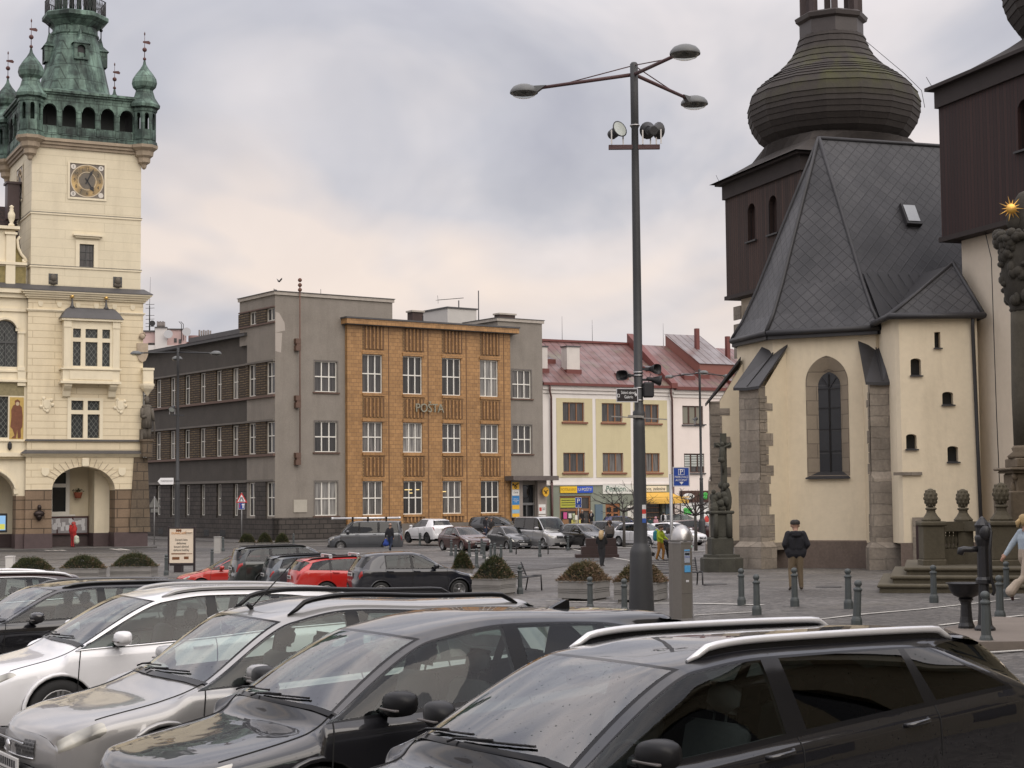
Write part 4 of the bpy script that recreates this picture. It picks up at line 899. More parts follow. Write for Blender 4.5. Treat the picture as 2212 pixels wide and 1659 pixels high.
def hs_build():
    zb = -1.2
    # yellow house
    up = [(2.09,4.24,8.54,10.2),(6.02,8.14,8.54,10.2),(9.85,11.97,8.52,10.18)]; lo = [(2.09,4.25,4.2,5.88),(6.05,8.17,4.2,5.88),(9.87,11.99,4.2,5.88)]
    op = [(1.7,4.8,-.4,2.2),(6.3,7.8,-.6,1.52),(9.3,12.2,-.6,1.6)]
    w = MB(); w.wall(rect(.1,13.35,3.2,11.75), [rect(*g) for g in up+lo], fnF, .2); w.quad((.1,0,zb),(.1,11,zb),(.1,11,11.75),(.1,0,11.75)); w.build('wall', M_wplas, yh)
    for a, b in ((1.45,5.07),(5.40,8.98),(9.3,12.85)):
        hs = [rect(*g) for g in up+lo if a < g[0] < b]
        q = MB(); q.wall(rect(a,b,3.75,10.55), hs, fnF, .03, t0=-.03); q.build('wall_panel', M_yel, yh)
    w = MB(); w.wall(rect(.1,13.35,zb,3.2), [rect(*g) for g in op], fnF, .35); w.build('shop_front_wall', M_green, yh)
    for i, g in enumerate(up+lo):
        window(yh, fnF, *g, .1, M_wood, M_curt2 if i < 4 else M_curt, 3, (), .08, .07, .055)
        s = MB(); s.box(g[0]-.12,g[1]+.3,-.18,.05,g[2]-.17,g[2]-.02); s.build('window_sill', mat('brown_window_sill',(.21,.085,.05),.6), yh)
    c = MB(); c.box(.05,13.4,-.12,0,10.95,11.25); c.box(.0,13.4,-.28,0,11.25,11.6); c.build('cornice', M_wplas, yh); c = MB(); c.box(.05,13.4,-.1,0,3.1,3.25); c.build('cornice', M_wplas, yh)
    c = MB(); c.box(-.05,13.4,-.55,-.2,11.6,11.82); c.build('gutter', M_redtrim, yh)
    def roof(par, x0, x1, name='roof'):
        r = MB(); r.add([(x0,-.55,11.78),(x1,-.55,11.78),(x1,6.5,16.1),(x0,6.5,16.1),(x1,13.5,11.8),(x0,13.5,11.8)],[(0,1,2,3),(3,2,4,5)]); return r.build(name, M_redroof, par)
    sl = lambda y: 11.78+(y+.55)*(16.1-11.78)/7.05
    roof(yh, -.05, 13.4)
    c = MB(); c.add([(x,y,sl(y)+dz) for x in (12.95,13.6) for y,dz in ((-.65,-.1),(-.65,.35),(6.5,1.0),(6.5,-.1))],[(0,1,2,3),(4,7,6,5),(0,4,5,1),(1,5,6,2),(3,2,6,7)]); c.build('parapet', M_redtrim, yh)
    c = MB(); c.box(-.1,13.4,6.3,6.7,16.05,16.25); c.build('ridge_cap', M_redtrim, yh)
    c = MB(); c.add([(-.2,4.2,14.5),(-.2,4.2,16.9),(-.2,8,18.3),(1.2,4.0,14.4),(2.6,4.2,15.1),(2.4,4.4,16.0),(.6,7,18.2)],[(0,3,4,5,1),(1,5,6,2)]); c.build('roof_step', M_redtrim, yh)
    for x0,x1,y0,z1 in ((.15,1.35,1.2,15.0),(3.3,4.6,1.2,15.1)):
        c = MB(); c.box(x0,x1,y0,y0+.95,sl(y0)-.2,z1); ch = c.build('chimney', mat('white_chimney_plaster',(.62,.58,.54),.9,.12,1.5,streak=.4), yh)
        c = MB(); c.box(x0-.08,x1+.08,y0-.08,y0+1.03,z1,z1+.1); c.build('chimney_cap', M_zinc, ch)
        c = MB(); c.box(x0-.1,x1+.1,y0-.14,y0+1.05,sl(y0)-.25,sl(y0)+.28); c.build('chimney_flashing', M_redtrim, ch)
    def hatch(par, x, y, w=1.0):
        z = sl(y); c = MB(); c.add([(x,y,z-.1),(x+w,y,z-.1),(x+w,y,z+.38),(x,y,z+.38),(x,y+.9,sl(y+.9)+.1),(x+w,y+.9,sl(y+.9)+.1)],[(0,1,2,3),(3,2,5,4),(0,3,4),(1,5,2)]); h = c.build('roof_hatch', M_redtrim, par)
        c = MB(); c.quad((x+.08,y+.02,z+.395),(x+w-.08,y+.02,z+.395),(x+w-.08,y+.85,sl(y+.85)+.135),(x+.08,y+.85,sl(y+.85)+.135)); c.build('hatch_pane', plain('hatch_glass',(.22,.23,.24),.08), h, fix=False)
    for x, y in ((2.0,2.6),(8.1,.35),(11.9,1.7)): hatch(yh, x, y)
    for x in (.86,13.28):
        par = yh
        c = MB(); c.tube([(x-.25,-.45,11.6),(x-.25,-.4,11.1),(x,-.2,10.6),(x,-.15,3.3)],.09,8); c.tube([(x,-.15,3.3),(x,-.15,-.9)],.11,8); c.build('rain_pipe', M_gutter, par)
    # shops
    fr = MB(); fr.box(1.7,4.8,.1,.2,2.05,2.2); fr.box(1.7,4.8,.1,.2,.9,1.1); 
    for x in (1.7,3.35,3.75,4.68): fr.box(x,x+.12,.08,.2,-.4,2.1)
    sf = fr.build('shop_window_frame', M_wood, yh)
    q = MB(); q.quad((1.75,.18,-.4),(4.75,.18,-.4),(4.75,.18,2.1),(1.75,.18,2.1)); q.build('shop_pane', M_curt2, yh, fix=False)
    q = MB(); q.quad((1.82,.12,1.2),(3.5,.12,1.2),(3.5,.12,2.0),(1.82,.12,2.0)); sb = q.build('shop_banner', plain('lime_banner',(.42,.42,.05)), yh, fix=False)
    q = MB()
    for z in (1.42,1.62,1.82): q.box(1.95,3.3,.108,.112,z-.025,z+.025)
    q.build('banner_writing', M_ink, sb)
    for x,z,w,h,c in ((2.1,.25,.35,.55,(.55,.08,.25)),(2.6,.3,.3,.4,(.6,.6,.55)),(3.0,.1,.25,.6,(.45,.5,.3)),(2.0,-.3,.6,.5,(.25,.13,.06)),(2.9,-.35,.9,.5,(.6,.55,.15)),(3.0,-.3,.5,.85,(.7,.68,.6))):
        q = MB(); q.box(x,x+w,.06,.1,z,z+h); q.build('shop_display', plain('display_%d%d%d'%tuple(int(v*99) for v in c), c), yh)
    ys, bs = plain('sign_yellow2',(.78,.50,.02)), plain('sign_royal_blue',(.02,.08,.48))
    for x0,x1,m,s,tm in ((1.72,3.38,ys,'POTRAVINY',plain('dull_gold_letter',(.42,.25,.02))),(3.38,4.96,bs,'U POŠTY',plain('cream_letter',(.75,.7,.5)))):
        q = MB(); q.box(x0,x1,-.12,0,2.45,3.0); o = q.build('shop_sign', m, yh); text('lettering', s, tm, o, ((x0+x1)/2,-.13,2.72), .36, depth=.006, sx=.80 if m is ys else .95)
    q = MB(); q.box(5.99,9.35,-.1,0,2.34,3.14); o = q.build('shop_sign', plain('sign_offwhite',(.66,.66,.60)), yh); text('lettering', 'Penzion', plain('dark_green_letter',(.03,.12,.08)), o, (7.3,-.11,2.76), .72, depth=.006, sx=.9, shear=.1); text('lettering', 'U LVA', M_ink, o, (8.75,-.11,2.6), .26, depth=.006)
    q = MB(); q.box(9.6,12.6,-.1,0,2.5,3.0); o = q.build('shop_sign', plain('sign_cream',(.72,.66,.5)), yh); text('lettering', 'Ovoce, zelenina', M_ink, o, (11.15,-.11,2.74), .40, depth=.006, shear=.3)
    q = MB(); q.add([(9.5,-.05,2.42),(13.0,-.05,2.42),(13.9,-1.6,1.75),(9.3,-1.6,1.75),(9.3,-1.6,1.45),(13.9,-1.6,1.45)],[(0,1,2,3),(3,2,5,4)]); q.box(9.4,13.95,-1.65,-1.58,1.95,2.05); q.build('awning', mat('yellow_awning',(.70,.42,.08),.7,.12), yh)
    q = MB(); q.quad((9.3,.3,-.6),(12.2,.3,-.6),(12.2,.3,1.6),(9.3,.3,1.6)); q.build('shop_pane', M_curt2, yh, fix=False)
    for k in range(4): q = MB(); q.box(9.6,11.9,.1,.28,-.2+.42*k,-.14+.42*k); q.build('shop_shelf', M_wood, yh)
    d = MB(); d.wall(rect(6.3,7.8,-.6,1.52), [rect(x,x+.48,-.35+.55*k,.05+.55*k) for x in (6.45,7.15) for k in range(3)], fnF, .06, t0=.1); dd = d.build('shop_door', mat('orange_brown_wood',(.30,.12,.045),.5), yh)
    d = MB(); d.quad((6.3,.17,-.6),(7.8,.17,-.6),(7.8,.17,1.5),(6.3,.17,1.5)); d.build('door_pane', M_pane, dd, fix=False)
    for x,z0,z1,w,m in ((5.2,-.2,1.45,.75,plain('notice_blue',(.10,.15,.19))),(8.5,0.2,1.3,.7,M_white),(12.5,-.3,1.5,.6,plain('notice_blue',(.10,.15,.19)))):
        q = MB(); q.box(x,x+w,-.1,0,z0,z1); q.build('notice_case', m, yh)
    # pale pink house
    x0, x1 = 13.45, 25
    gs = [(14.5,16.75,8.46,10.12),(14.6,16.8,4.15,5.86),(19,21.2,8.46,10.12),(19,21.2,4.15,5.86)]
    w = MB(); w.wall(rect(x0,x1,zb,11.5), [rect(*g) for g in gs]+[rect(14.1,17.6,-.8,2.5)], fnF, .2); w.build('wall', M_pink, ph)
    c = MB(); c.box(x0,x1,-.1,0,10.85,11.15); c.box(x0,x1,-.25,0,11.15,11.5); c.build('cornice', M_wplas, ph)
    c = MB(); c.box(x0+.05,x1,-.55,-.2,11.5,11.78); c.build('gutter', M_redtrim, ph)
    roof(ph, 13.5, 25)
    for i, g in enumerate(gs):
        window(ph, fnF, *g, .1, M_wood2, plain('pale_curtain_pane',(.20,.19,.15),.1) if i == 0 else M_curt2, 3, (), .09, .07, .07)
        s = MB(); s.box(g[0]-.08,g[1]+.08,-.15,.05,g[2]-.14,g[2]-.02); s.build('window_sill', M_zinc, ph)
    b = MB()
    for k in range(3):
        for j in range(7): u = 14.7+.74*k; b.box(u,u+.56,.06,.075,5.72-.15*j-.09,5.72-.15*j)
    b.build('window_blind', plain('striped_blind',(.55,.58,.54)), ph)
    c = MB(); c.add([(17.6,1.6,sl(1.6)),(21.5,1.6,sl(1.6)),(21.5,1.6,sl(1.6)+1.0),(17.6,1.6,sl(1.6)+1.0),(17.3,6.6,17.2),(21.2,6.6,17.2),(17.3,6.6,15.5),(21.2,6.6,15.5)],[(0,1,2,3),(0,3,4,6),(1,7,5,2)]); c.build('roof_dormer', mat('red_dormer_paint',(.22,.085,.065),.6), ph)
    c = MB(); c.quad((17.5,1.45,sl(1.6)+1.0),(21.6,1.45,sl(1.6)+1.0),(21.3,6.7,17.25),(17.2,6.7,17.25)); c.build('dormer_roof', redroof('grey_red_tin_roof',(.22,.19,.19),(.19,.12,.11)), ph)
    for x, y in ((17.0,.9),(19.8,-.1),(20.2,2.0),(15.2,.6)): hatch(ph, x, y, 1.2)
    for xx_, z0_, z1_ in ((19,14.4,17.6),(22.5,14.4,17.0)): c = MB(); c.box(xx_,xx_+.36,4,4.36,z0_,z1_); c.build('vent_chimney', M_redtrim, ph)
    q = MB(); q.wall(rect(14.05,17.65,-.85,2.55), [rect(14.15,15.7,-.8,1.5),rect(15.8,17.55,-.8,1.5)], fnF, .08, t0=-.05); fo = q.build('shop_window_frame', M_wood2, ph)
    q = MB(); q.box(14.2,15.65,.03,.06,-.75,1.45); q.box(15.85,17.5,.03,.06,-.75,1.45); pn = q.build('shop_poster', plain('poster_white',(.72,.72,.70)), ph)
    gr = plain('chemist_green',(.06,.42,.07)); 
    for cx, cz, s in ((14.9,.75,1),(16.6,2.1,1.0)):
        q = MB()
        for dx, dz in ((-.22,.15),(.22,.15),(-.2,-.2),(.2,-.2)): q.sphere((cx+dx*s,-.0 if cz < 1 else -.07,cz+dz*s*.8),(.24*s,.03,.19*s),10,6)
        q.build('clover_mark', gr, ph)
    q = MB(); q.sphere((15.0,-.07,2.05),(.62,.03,.28),14,6); q.build('oval_mark', plain('poster_white',(.72,.72,.70)), ph)
    q = MB(); q.sphere((17.0,0.02,0.0),(.3,.03,.3),10,6); q.build('red_mark', plain('sign_red',(.5,.05,.04)), ph)
    text('lettering', 'BENU', plain('navy_letter',(.02,.03,.10)), ph, (14.85,.02,-.1), .36, depth=.006)
hs_build()
for i,(x,y,h) in enumerate(((1.2,6,17.5),(6.0,6.5,18.4),(9.2,6.5,18.2),(17.0,6.5,18.2))):
    b = MB(); b.cyl((x,y,16),(x,y,h),.025,.01,5)
    b.build('lightning_rod', M_iron, yh if x < 13 else ph)
# ------------------------------------------------------------------ pink apartment block far behind, with aerials
AB = Frame(W(304,1100,190), radians(12))
ab = thing('apartment_block', 'pink apartment block with flue pipes and dishes behind the post office wing', 'apartment building', AB.o, AB.a)
def ab_build():
    f = lambda px, py: AB.front(px, py)
    M_abp, M_abw = mat('pink_render',(.52,.38,.36),.9,.06), mat('white_render',(.62,.59,.57),.9,.08)
    x0, z0 = f(296,720); x1, z1 = f(340,714); 
    b = MB()
    b.box(x0-2, x1, .5, 8, 0, f(330,716)[1]); b.box(f(361,709)[0], f(403,712)[0], .5, 8, 0, f(380,711)[1]); b.box(f(400,735)[0], f(470,735)[0], 1.5, 8, 0, f(420,736)[1]); b.build('wall', M_abp, ab)
    b = MB(); b.box(f(335,708)[0], f(361,708)[0], -.3, 8, 0, f(350,708)[1]); b.box(f(427,732)[0], f(458,732)[0], .2, 3, 0, f(440,731)[1]); b.box(x0-2,f(420,750)[0],-.2,.5,0,f(350,746)[1]); b.build('stair_tower', M_abw, ab)
    b = MB(); b.box(x0-2.1,x1+.1,.3,8.2,f(330,716)[1],f(330,715)[1]+.1); b.box(f(360,709)[0],f(404,712)[0],.3,8.2,f(380,711)[1],f(380,710)[1]+.05); b.box(f(334,708)[0],f(362,708)[0],-.5,8.2,f(350,708)[1],f(350,707)[1]); b.build('coping', M_zinc, ab)
    for px0,px1,py0,py1 in ((320,334,740,748),(376,382,730,739),(386,392,732,741)):
        a = f(px0,py1); c = f(px1,py0); b = MB(); b.box(a[0],c[0],.4,.52,a[1],c[1]); b.build('window', M_curt2, ab)
    for px0,px1,py0,py1,n in ((340.5,355,692,707,6),(431,455,711,728,6)):
        for i in range(n):
            px = px0+(px1-px0)*i/(n-1); a = f(px,py1); c = f(px,py0+(i%2)*1.5); b = MB(); b.cyl((a[0],1,a[1]-.3),(a[0],1,c[1]),.1,n=8); b.build('flue_pipe', plain('flue_metal',(.16,.14,.13),.4,.6), ab)
    for px, py, r in ((362,724,.5),(401,719,.5)):
        a = f(px,py); b = MB(); b.lathe([(0,0),(r*.6,.05),(r,.18)],(a[0],-.8,a[1]),16,ax=(Vector((1,0,0)),Vector((0,.2,1)),Vector((.5,-.8,.2)).normalized())); b.bar((a[0],-.8,a[1]),(a[0],.3,a[1]-.5),.06); b.build('satellite_dish', plain('dish_white',(.36,.36,.37)), ab)
    a = f(419,731); b = MB(); b.lathe([(.25,a[1]-1.2),(.25,a[1]-.3),(.62,a[1]-.3),(.62,a[1]+.4)],(a[0],1,0),12); b.build('roof_ventilator', mat('rust_pink',(.22,.13,.12)), ab)
    for px in (392,396):
        a = f(px,735); c = f(px-1,694); b = MB(); b.tube([(a[0],.3,a[1]),(a[0],.3,c[1]-.3),(a[0]-.3,.3,c[1])],.04,5); b.build('roof_ladder', M_iron, ab)
    a = f(323,714); c = f(323,658); e = f(325,596)
    b = MB(); b.cyl((a[0],1,a[1]-.2),(c[0],1,c[1]),.09,.07,6); b.cyl((c[0],1,c[1]),(e[0],1,e[1]),.03,.012,5)
    for py in (656,664,680,688,697,704): q = f(323,py); b.bar((q[0]-.45,1,q[1]),(q[0]+.55,1,q[1]+.05),.05)
    b.lathe([(0,0),(.35,.05)],(a[0]+.3,.8,f(323,697)[1]),10,ax=(Vector((1,0,0)),Vector((0,0,1)),Vector((0,-1,0)))); b.build('aerial_mast', M_iron, ab)
ab_build()
# ------------------------------------------------------------------ CHURCH
CH = Frame((15.0,68,0), radians(18.5))
church = thing('church', 'yellow church with slate chancel roof and two dark timber towers with onion domes', 'church', CH.o, CH.a)
M_chy = mat('church_yellow_plaster', (.70,.605,.445), .9, .12, .45, .25, 8, streak=.4)
M_chp = mat('church_pale_plaster', (.62,.54,.43), .9, .10, .45, .25, 8, streak=.4)
def slate():
    t = NT('diamond_slates'); uv = t.n('ShaderNodeUVMap').outputs[0]
    sp = t.n('ShaderNodeSeparateXYZ'); t.l(uv, sp.inputs[0])
    r = []; ss = []
    for op in ('ADD','SUBTRACT'):
        s = t.math(op, t.math('MULTIPLY', sp.outputs[0], 1.05), sp.outputs[1]); ss.append(t.math('MULTIPLY', s, .875)); r.append(t.math('PINGPONG', t.math('MULTIPLY', s, 1.75), .5))
    l = t.math('MINIMUM', r[0], r[1]); k = t.ramp(l, [(.03,.35),(.075,1)])
    c = t.mix(t.ramp(t.noise(.5,6,.6),[(.35,0),(.65,1)]), (.034,.034,.036), (.062,.061,.064))
    cb = t.n('ShaderNodeCombineXYZ'); t.l(t.math('ROUND', ss[0]), cb.inputs[0]); t.l(t.math('ROUND', ss[1]), cb.inputs[1]); wn = t.n('ShaderNodeTexWhiteNoise', noise_dimensions='2D'); t.l(cb.outputs[0], wn.inputs['Vector'])
    c = t.mix(wn.outputs['Value'], t.mix(1,c,(.84,.84,.86),'MULTIPLY'), t.mix(1,c,(1.1,1.09,1.08),'MULTIPLY'))
    c = t.mix(t.noise(4,3), t.mix(1,c,(.85,.85,.86),'MULTIPLY'), c)
    c = t.mix(k, (.012,.012,.013), c)
    return t.bsdf(c, .5, spec=.4, bump=k, bstr=.5, bdist=.03)
M_slate = slate()
M_lead2 = mat('dark_sheet_metal', (.032,.031,.033), .55, .3, 1.5, .1, 6)
def board(name, a, b):
    t = NT(name); sp = t.n('ShaderNodeSeparateXYZ'); t.l(t.wallvec(), sp.inputs[0])
    u = t.math('MULTIPLY', sp.outputs[0], 4.4); fr = t.math('FRACT', u); fl = t.math('FLOOR', u)
    wn = t.n('ShaderNodeTexWhiteNoise', noise_dimensions='1D'); t.l(fl, wn.inputs['W'])
    c = t.mix(wn.outputs['Value'], a, b); c = t.mix(t.noise(1, 5, .6, sc=(6,6,.35)), t.mix(1,c,(.6,.58,.56),'MULTIPLY'), c)
    k = t.math('MULTIPLY', t.math('GREATER_THAN', fr, .10), t.math('LESS_THAN', fr, .90)); c = t.mix(k, (.012,.008,.008), c)
    return t.bsdf(c, .8, bump=k, bstr=.6, bdist=.03)
M_board = board('brown_boards', (.032,.017,.013), (.066,.033,.024)); M_board2 = board('red_brown_boards', (.030,.012,.011), (.046,.019,.016))
def shingle():
    t = NT('mossy_shingles'); sp = t.n('ShaderNodeSeparateXYZ'); t.l(t.co(), sp.inputs[0])
    moss = t.math('MULTIPLY', t.ramp(t.noise(.38,6,.65,sc=(1,1,.5)),[(.47,0),(.62,1)]), t.ramp(t.math('MULTIPLY',sp.outputs[2],.03),[(.64,0),(.68,1),(.715,1),(.74,0)]))
    c = t.mix(t.noise(1, 5, .6, sc=(3,3,.8)), (.024,.019,.017), (.052,.043,.037)); c = t.mix(moss, c, (.062,.062,.018))
    c = t.mix(t.noise(6,3), t.mix(1,c,(.75,.75,.75),'MULTIPLY'), c)
    return t.bsdf(c, .85, bump=t.noise(8,4), bstr=.4, bdist=.03)
M_shing = shingle()
M_ashlar = brick('grey_ashlar', (.40,.345,.28), (.29,.25,.205), (.27,.235,.19), .95, .44, .02, .9, .8, .5, .45, streak=.7, warp=.16)
M_surr = brick('window_stone', (.34,.285,.215), (.26,.215,.165), (.19,.155,.12), .9, .6, .02, .9, .4, .5, .15)
M_plinth = mat('brown_plinth_render', (.15,.115,.095), .9, .4, 1.2, .3, streak=.8)
M_chw = brick('dark_church_glass', (.022,.024,.028), (.030,.032,.036), (.055,.055,.058), .55, .95, .025, .25, .1, 0, .2)
def uvroof(mb_faces, name, m, parent):
    """roof planes with metric UVs along each plane"""
    me = bpy.data.meshes.new(name); vs = []; fs = []
    for f in mb_faces: b = len(vs); vs += f; fs.append(list(range(b,b+len(f))))
    me.from_pydata([tuple(v) for v in vs],[],fs); me.materials.append(m); uv = me.uv_layers.new(name='UVMap')
    for p in me.polygons:
        n = p.normal; h = Vector((0,0,1)).cross(n); h = h.normalized() if h.length > 1e-4 else Vector((1,0,0)); s = n.cross(h)
        for li in p.loop_indices: v = me.vertices[me.loops[li].vertex_index].co; uv.data[li].uv = (v.dot(h), v.dot(s))
    o = bpy.data.objects.new(name, me); COL.objects.link(o); o.parent = parent; return o
def ch_build():
    zg = -1.0; ze = 9.0
    S = 4.4; q2 = S/sqrt(2)
    P = [Vector((0,0)), Vector((-q2,q2)), Vector((-q2,q2+3.4)), Vector((0,2*q2+3.4)), Vector((12,2*q2+3.4)), Vector((12,0))]
    Wd = 2*q2+3.4
    def facet(a, b): d = (b-a); L = d.length; d /= L; n = Vector((-d.y,d.x)); return L, (lambda u,z,t: (a.x+d.x*u+n.x*t*sg, a.y+d.y*u+n.y*t*sg, z))
    sg = 1
    # facet M: from P0 to P1, inside is to the... outward normal (-.707,-.707)
    def fac(a, b, inward):
        d = (b-a).normalized(); return lambda u,z,t: (a.x+d.x*u+inward[0]*t, a.y+d.y*u+inward[1]*t, z)
    i2 = 1/sqrt(2)
    fM = fac(P[0],P[1],(i2,i2)); fL = fac(P[1],P[2],(1,0)); fN = fac(P[2],P[3],(i2,-i2)); fR = fac(Vector((12,0)),P[0],(0,1))
    gw = arch(1.20,3.0,2.85,6.75,10,point=.25)
    w = MB(); w.wall(rect(0,S,0.1,ze), [gw], fM, .12)
    gl = arch(.9,2.5,2.85,6.75,10,point=.25); w.wall(rect(0,3.4,.1,ze), [gl], fL, .12); w.wall(rect(0,S,.1,ze), [], fN, .3); w.wall(rect(0,12,.1,ze), [], fR, .3); w.build('chancel_wall', M_chy, church)
    w = MB()
    for f, L in ((fM,S),(fL,3.4),(fN,S),(fR,12)): w.wall([(-.04,zg-.3),(L+.04,zg-.3),(L+.04,.14),(-.04,.14)], [], f, 0, t0=-.07); w.add([f(-.04,.14,-.07),f(L+.04,.14,-.07),f(L+.04,.2,.02),f(-.04,.2,.02)],[(0,1,2,3)])
    w.build('plinth', M_plinth, church)
    # gothic window
    for f, u0, u1 in ((fM,1.20,3.0),(fL,.9,2.5)):
        out = arch(u0,u1,2.85,6.75,10,point=.25); c = (u0+u1)/2; inn = arch(c-.47,c+.47,3.02,6.62,10,point=.25)
        b = MB(); n = len(out); m = len(inn)
        # splayed stone reveal between outer edge and inner glass
        b.add([f(a,z,-.02) for a,z in out]+[f(a,z,.38) for a,z in inn], [(i,(i+1)%n,n+(i+1)%n,n+i) for i in range(n)])
        o2 = [(c+(a-c)*1.0,z) for a,z in out]; b.build('window_surround', M_surr, church)
        b = MB(); b.add([f(a,z,.36) for a,z in inn],[tuple(range(m))]); b.build('gothic_window', M_chw, church, fix=False)
        b = MB(); b.bar(f(c,3.0,.33),f(c,7.1,.33),.05,.05); 
        for z in (3.9,4.8,5.7,6.5): b.bar(f(c-.46,z,.33),f(c+.46,z,.33),.035,.03)
        for s in (-1,1): b.bar(f(c,6.5,.33),f(c+s*.3,6.95,.33),.04,.04)
        b.build('window_tracery', M_iron, church)
        b = MB(); b.add([f(u0-.05,2.78,-.16),f(u1+.05,2.78,-.16),f(c+.5,3.03,.36),f(c-.5,3.03,.36),f(u0-.05,2.72,-.16),f(u1+.05,2.72,-.16)],[(0,1,2,3),(0,4,5,1)]); b.build('window_sill', M_lead2, church)
    # buttresses
    def butt(p, dirv, L, zt, zf, slabz, w=1.05, side=True):
        d = Vector(dirv).normalized(); s = Vector((-d.y,d.x)); p = Vector(p)
        f = lambda a,z,t: (p.x+d.x*t+s.x*a, p.y+d.y*t+s.y*a, z)
        b = MB(); h = w/2
        def blk(a0,a1,t0,t1,z0,z1,z1b=None):
            z1b = z1 if z1b is None else z1b
            b.add([f(a0,z0,t0),f(a1,z0,t0),f(a1,z0,t1),f(a0,z0,t1),f(a0,z1b,t0),f(a1,z1b,t0),f(a1,z1,t1),f(a0,z1,t1)],[(0,3,2,1),(4,5,6,7),(0,1,5,4),(1,2,6,5),(2,3,7,6),(3,0,4,7)])
        blk(-h,h,-.4,L,-.2,zf); blk(-h-.05,h+.05,L-.5,L+.09,.1,2.7,2.7); b.add([f(-h-.05,2.7,L+.09),f(h+.05,2.7,L+.09),f(h+.004,2.98,L+.003),f(-h-.004,2.98,L+.003)],[(0,1,2,3)])
        blk(-h-.2,h+.2,L-.75,L+.26,zg-.3,-.05); b.add([f(-h-.2,-.05,L+.26),f(h+.2,-.05,L+.26),f(h+.055,.16,L+.095),f(-h-.055,.16,L+.095)],[(0,1,2,3)]); [b.add([f(g_*(h+.2),-.05,L+.26),f(g_*(h+.2),-.05,L-.75),f(g_*(h+.055),.16,L-.75),f(g_*(h+.055),.16,L+.095)],[(0,1,2,3)]) for g_ in (-1,1)]; o = b.build('buttress', M_ashlar, church)
        # plastered cheeks
        for sgn in (-1,1):
            b = MB(); b.add([f(sgn*(h+.012),.1,-.4),f(sgn*(h+.012),.1,L-.42),f(sgn*(h+.012),zf,L-.42),f(sgn*(h+.012),slabz-.15,-.2)],[(0,1,2,3)]); b.build('buttress_cheek', M_chy, o)
            b = MB(); rr = random.Random(3); z = .2
            while z < zf-.4:
                hh = rr.uniform(.28,.6); k = rr.choice((.0,.05,.1,.15,.35)); 
                if sgn*1 > 0 or True: b.add([f(sgn*(h+.03),z,L-.5-k),f(sgn*(h+.03),z,L-.02),f(sgn*(h+.03),z+hh*.92,L-.02),f(sgn*(h+.03),z+hh*.92,L-.5-k)],[(0,1,2,3)])
                z += hh
            b.build('quoin', M_ashlar, o, fix=False)
        # sloping slab roof, butterfly upper end
        b = MB(); ov = .18
        V = [f(-h-ov,zf-.02,L+.16),f(h+ov,zf-.02,L+.16),f(h+ov,slabz+.15,-.12),f(0,slabz-.15,-.12),f(-h-ov,slabz+.15,-.12),f(0,zf-.06,L+.16)]
        lo = [Vector(v)-Vector((0,0,.12)) for v in V]
        b.add(V+lo,[(0,5,3,4),(5,1,2,3),(6,0,4,10),(1,7,8,2),(6,11,5,0),(11,7,1,5),(6,10,9,11),(11,9,8,7)])
        b.bar(f(0,zf,L+.1),f(0,slabz-.1,-.1),.04,.06); b.build('buttress_roof', M_lead2, o)
    butt(P[0], (-.383,-.924), 1.6, 8, 6.6, 8.25)
    butt(P[1], (-.924,-.383), 1.6, 8, 6.6, 8.25)
    butt(P[2], (-.924,.383), 1.25, 8, 6.2, 8.0)
    # chancel roof: concave planes from flared eaves to the apex and ridge
    ap = Vector((.25,Wd/2,17.85)); ze2 = 8.95
    def off(p, o):    # eaves offset outward
        c = Vector((.5,Wd/2)); d = Vector(p)-c; return Vector((p[0],p[1]))+d.normalized()*o
    E = [Vector((12,-.45)),off(P[0],.42),off(P[1],.4),off(P[2],.22),off(P[3],.4),Vector((12,Wd+.45))]
    T = [Vector((12,Wd/2,17.85)),ap,ap,ap,ap,Vector((12,Wd/2,17.85))]
    faces = []
    prof = [(0,0),(.12,.085),(.28,.235),(.5,.47),(.75,.735),(1,1)]
    for k in range(5):
        a, b = E[k], E[k+1]; ta, tb = T[k], T[k+1]
        for (h0,v0),(h1,v1) in zip(prof[:-1],prof[1:]):
            pt = lambda e, t, h, v: Vector((e.x+(t.x-e.x)*h, e.y+(t.y-e.y)*h, ze2+(t.z-ze2)*v))
            q = [pt(a,ta,h0,v0),pt(b,tb,h0,v0),pt(b,tb,h1,v1)]+([pt(a,ta,h1,v1)] if not (h1 == 1 and (ta-tb).length < .1) else [])
            faces.append(q)
    rf = uvroof(faces, 'chancel_roof', M_slate, church)
    b = MB()
    for k in (1,2,3,4):
        e, t = E[k], T[k]; pts = [Vector((e.x+(t.x-e.x)*h, e.y+(t.y-e.y)*h, ze2+(t.z-ze2)*v+.03)) for h,v in prof]; b.tube(pts,.09,6)
    b.tube([ap,T[0]],.1,6); b.build('roof_ridge', M_lead2, rf)
    b = MB()
    for a, c in zip(E[:-1],E[1:]):
        d = (c-a).normalized(); n = Vector((d.y,-d.x))*( -1 if 0 else 1)
        b.tube([(a.x,a.y,ze2-.06),(c.x,c.y,ze2-.06)],.13,8); b.bar((a.x*.97+.03*.5,a.y*.97+.03*5.3,ze2-.22),(c.x*.97+.015,c.y*.97+.16,ze2-.22),.25,.2)
    b.build('gutter', M_lead2, rf)
    # skylight in the long roof side
    def onroof(x, v):   # point on the R plane
        h = v if v > .5 else v
        for (h0,v0),(h1,v1) in zip(prof[:-1],prof[1:]):
            if v0 <= v <= v1: h = h0+(h1-h0)*(v-v0)/(v1-v0)
        return Vector((x, -.45+(Wd/2+.45)*h, ze2+(17.85-ze2)*v))
    b = MB(); a0, a1, a2, a3 = onroof(3.1,.53), onroof(3.85,.53), onroof(3.85,.64), onroof(3.1,.64); up = Vector((0,-.75,.5))*.22
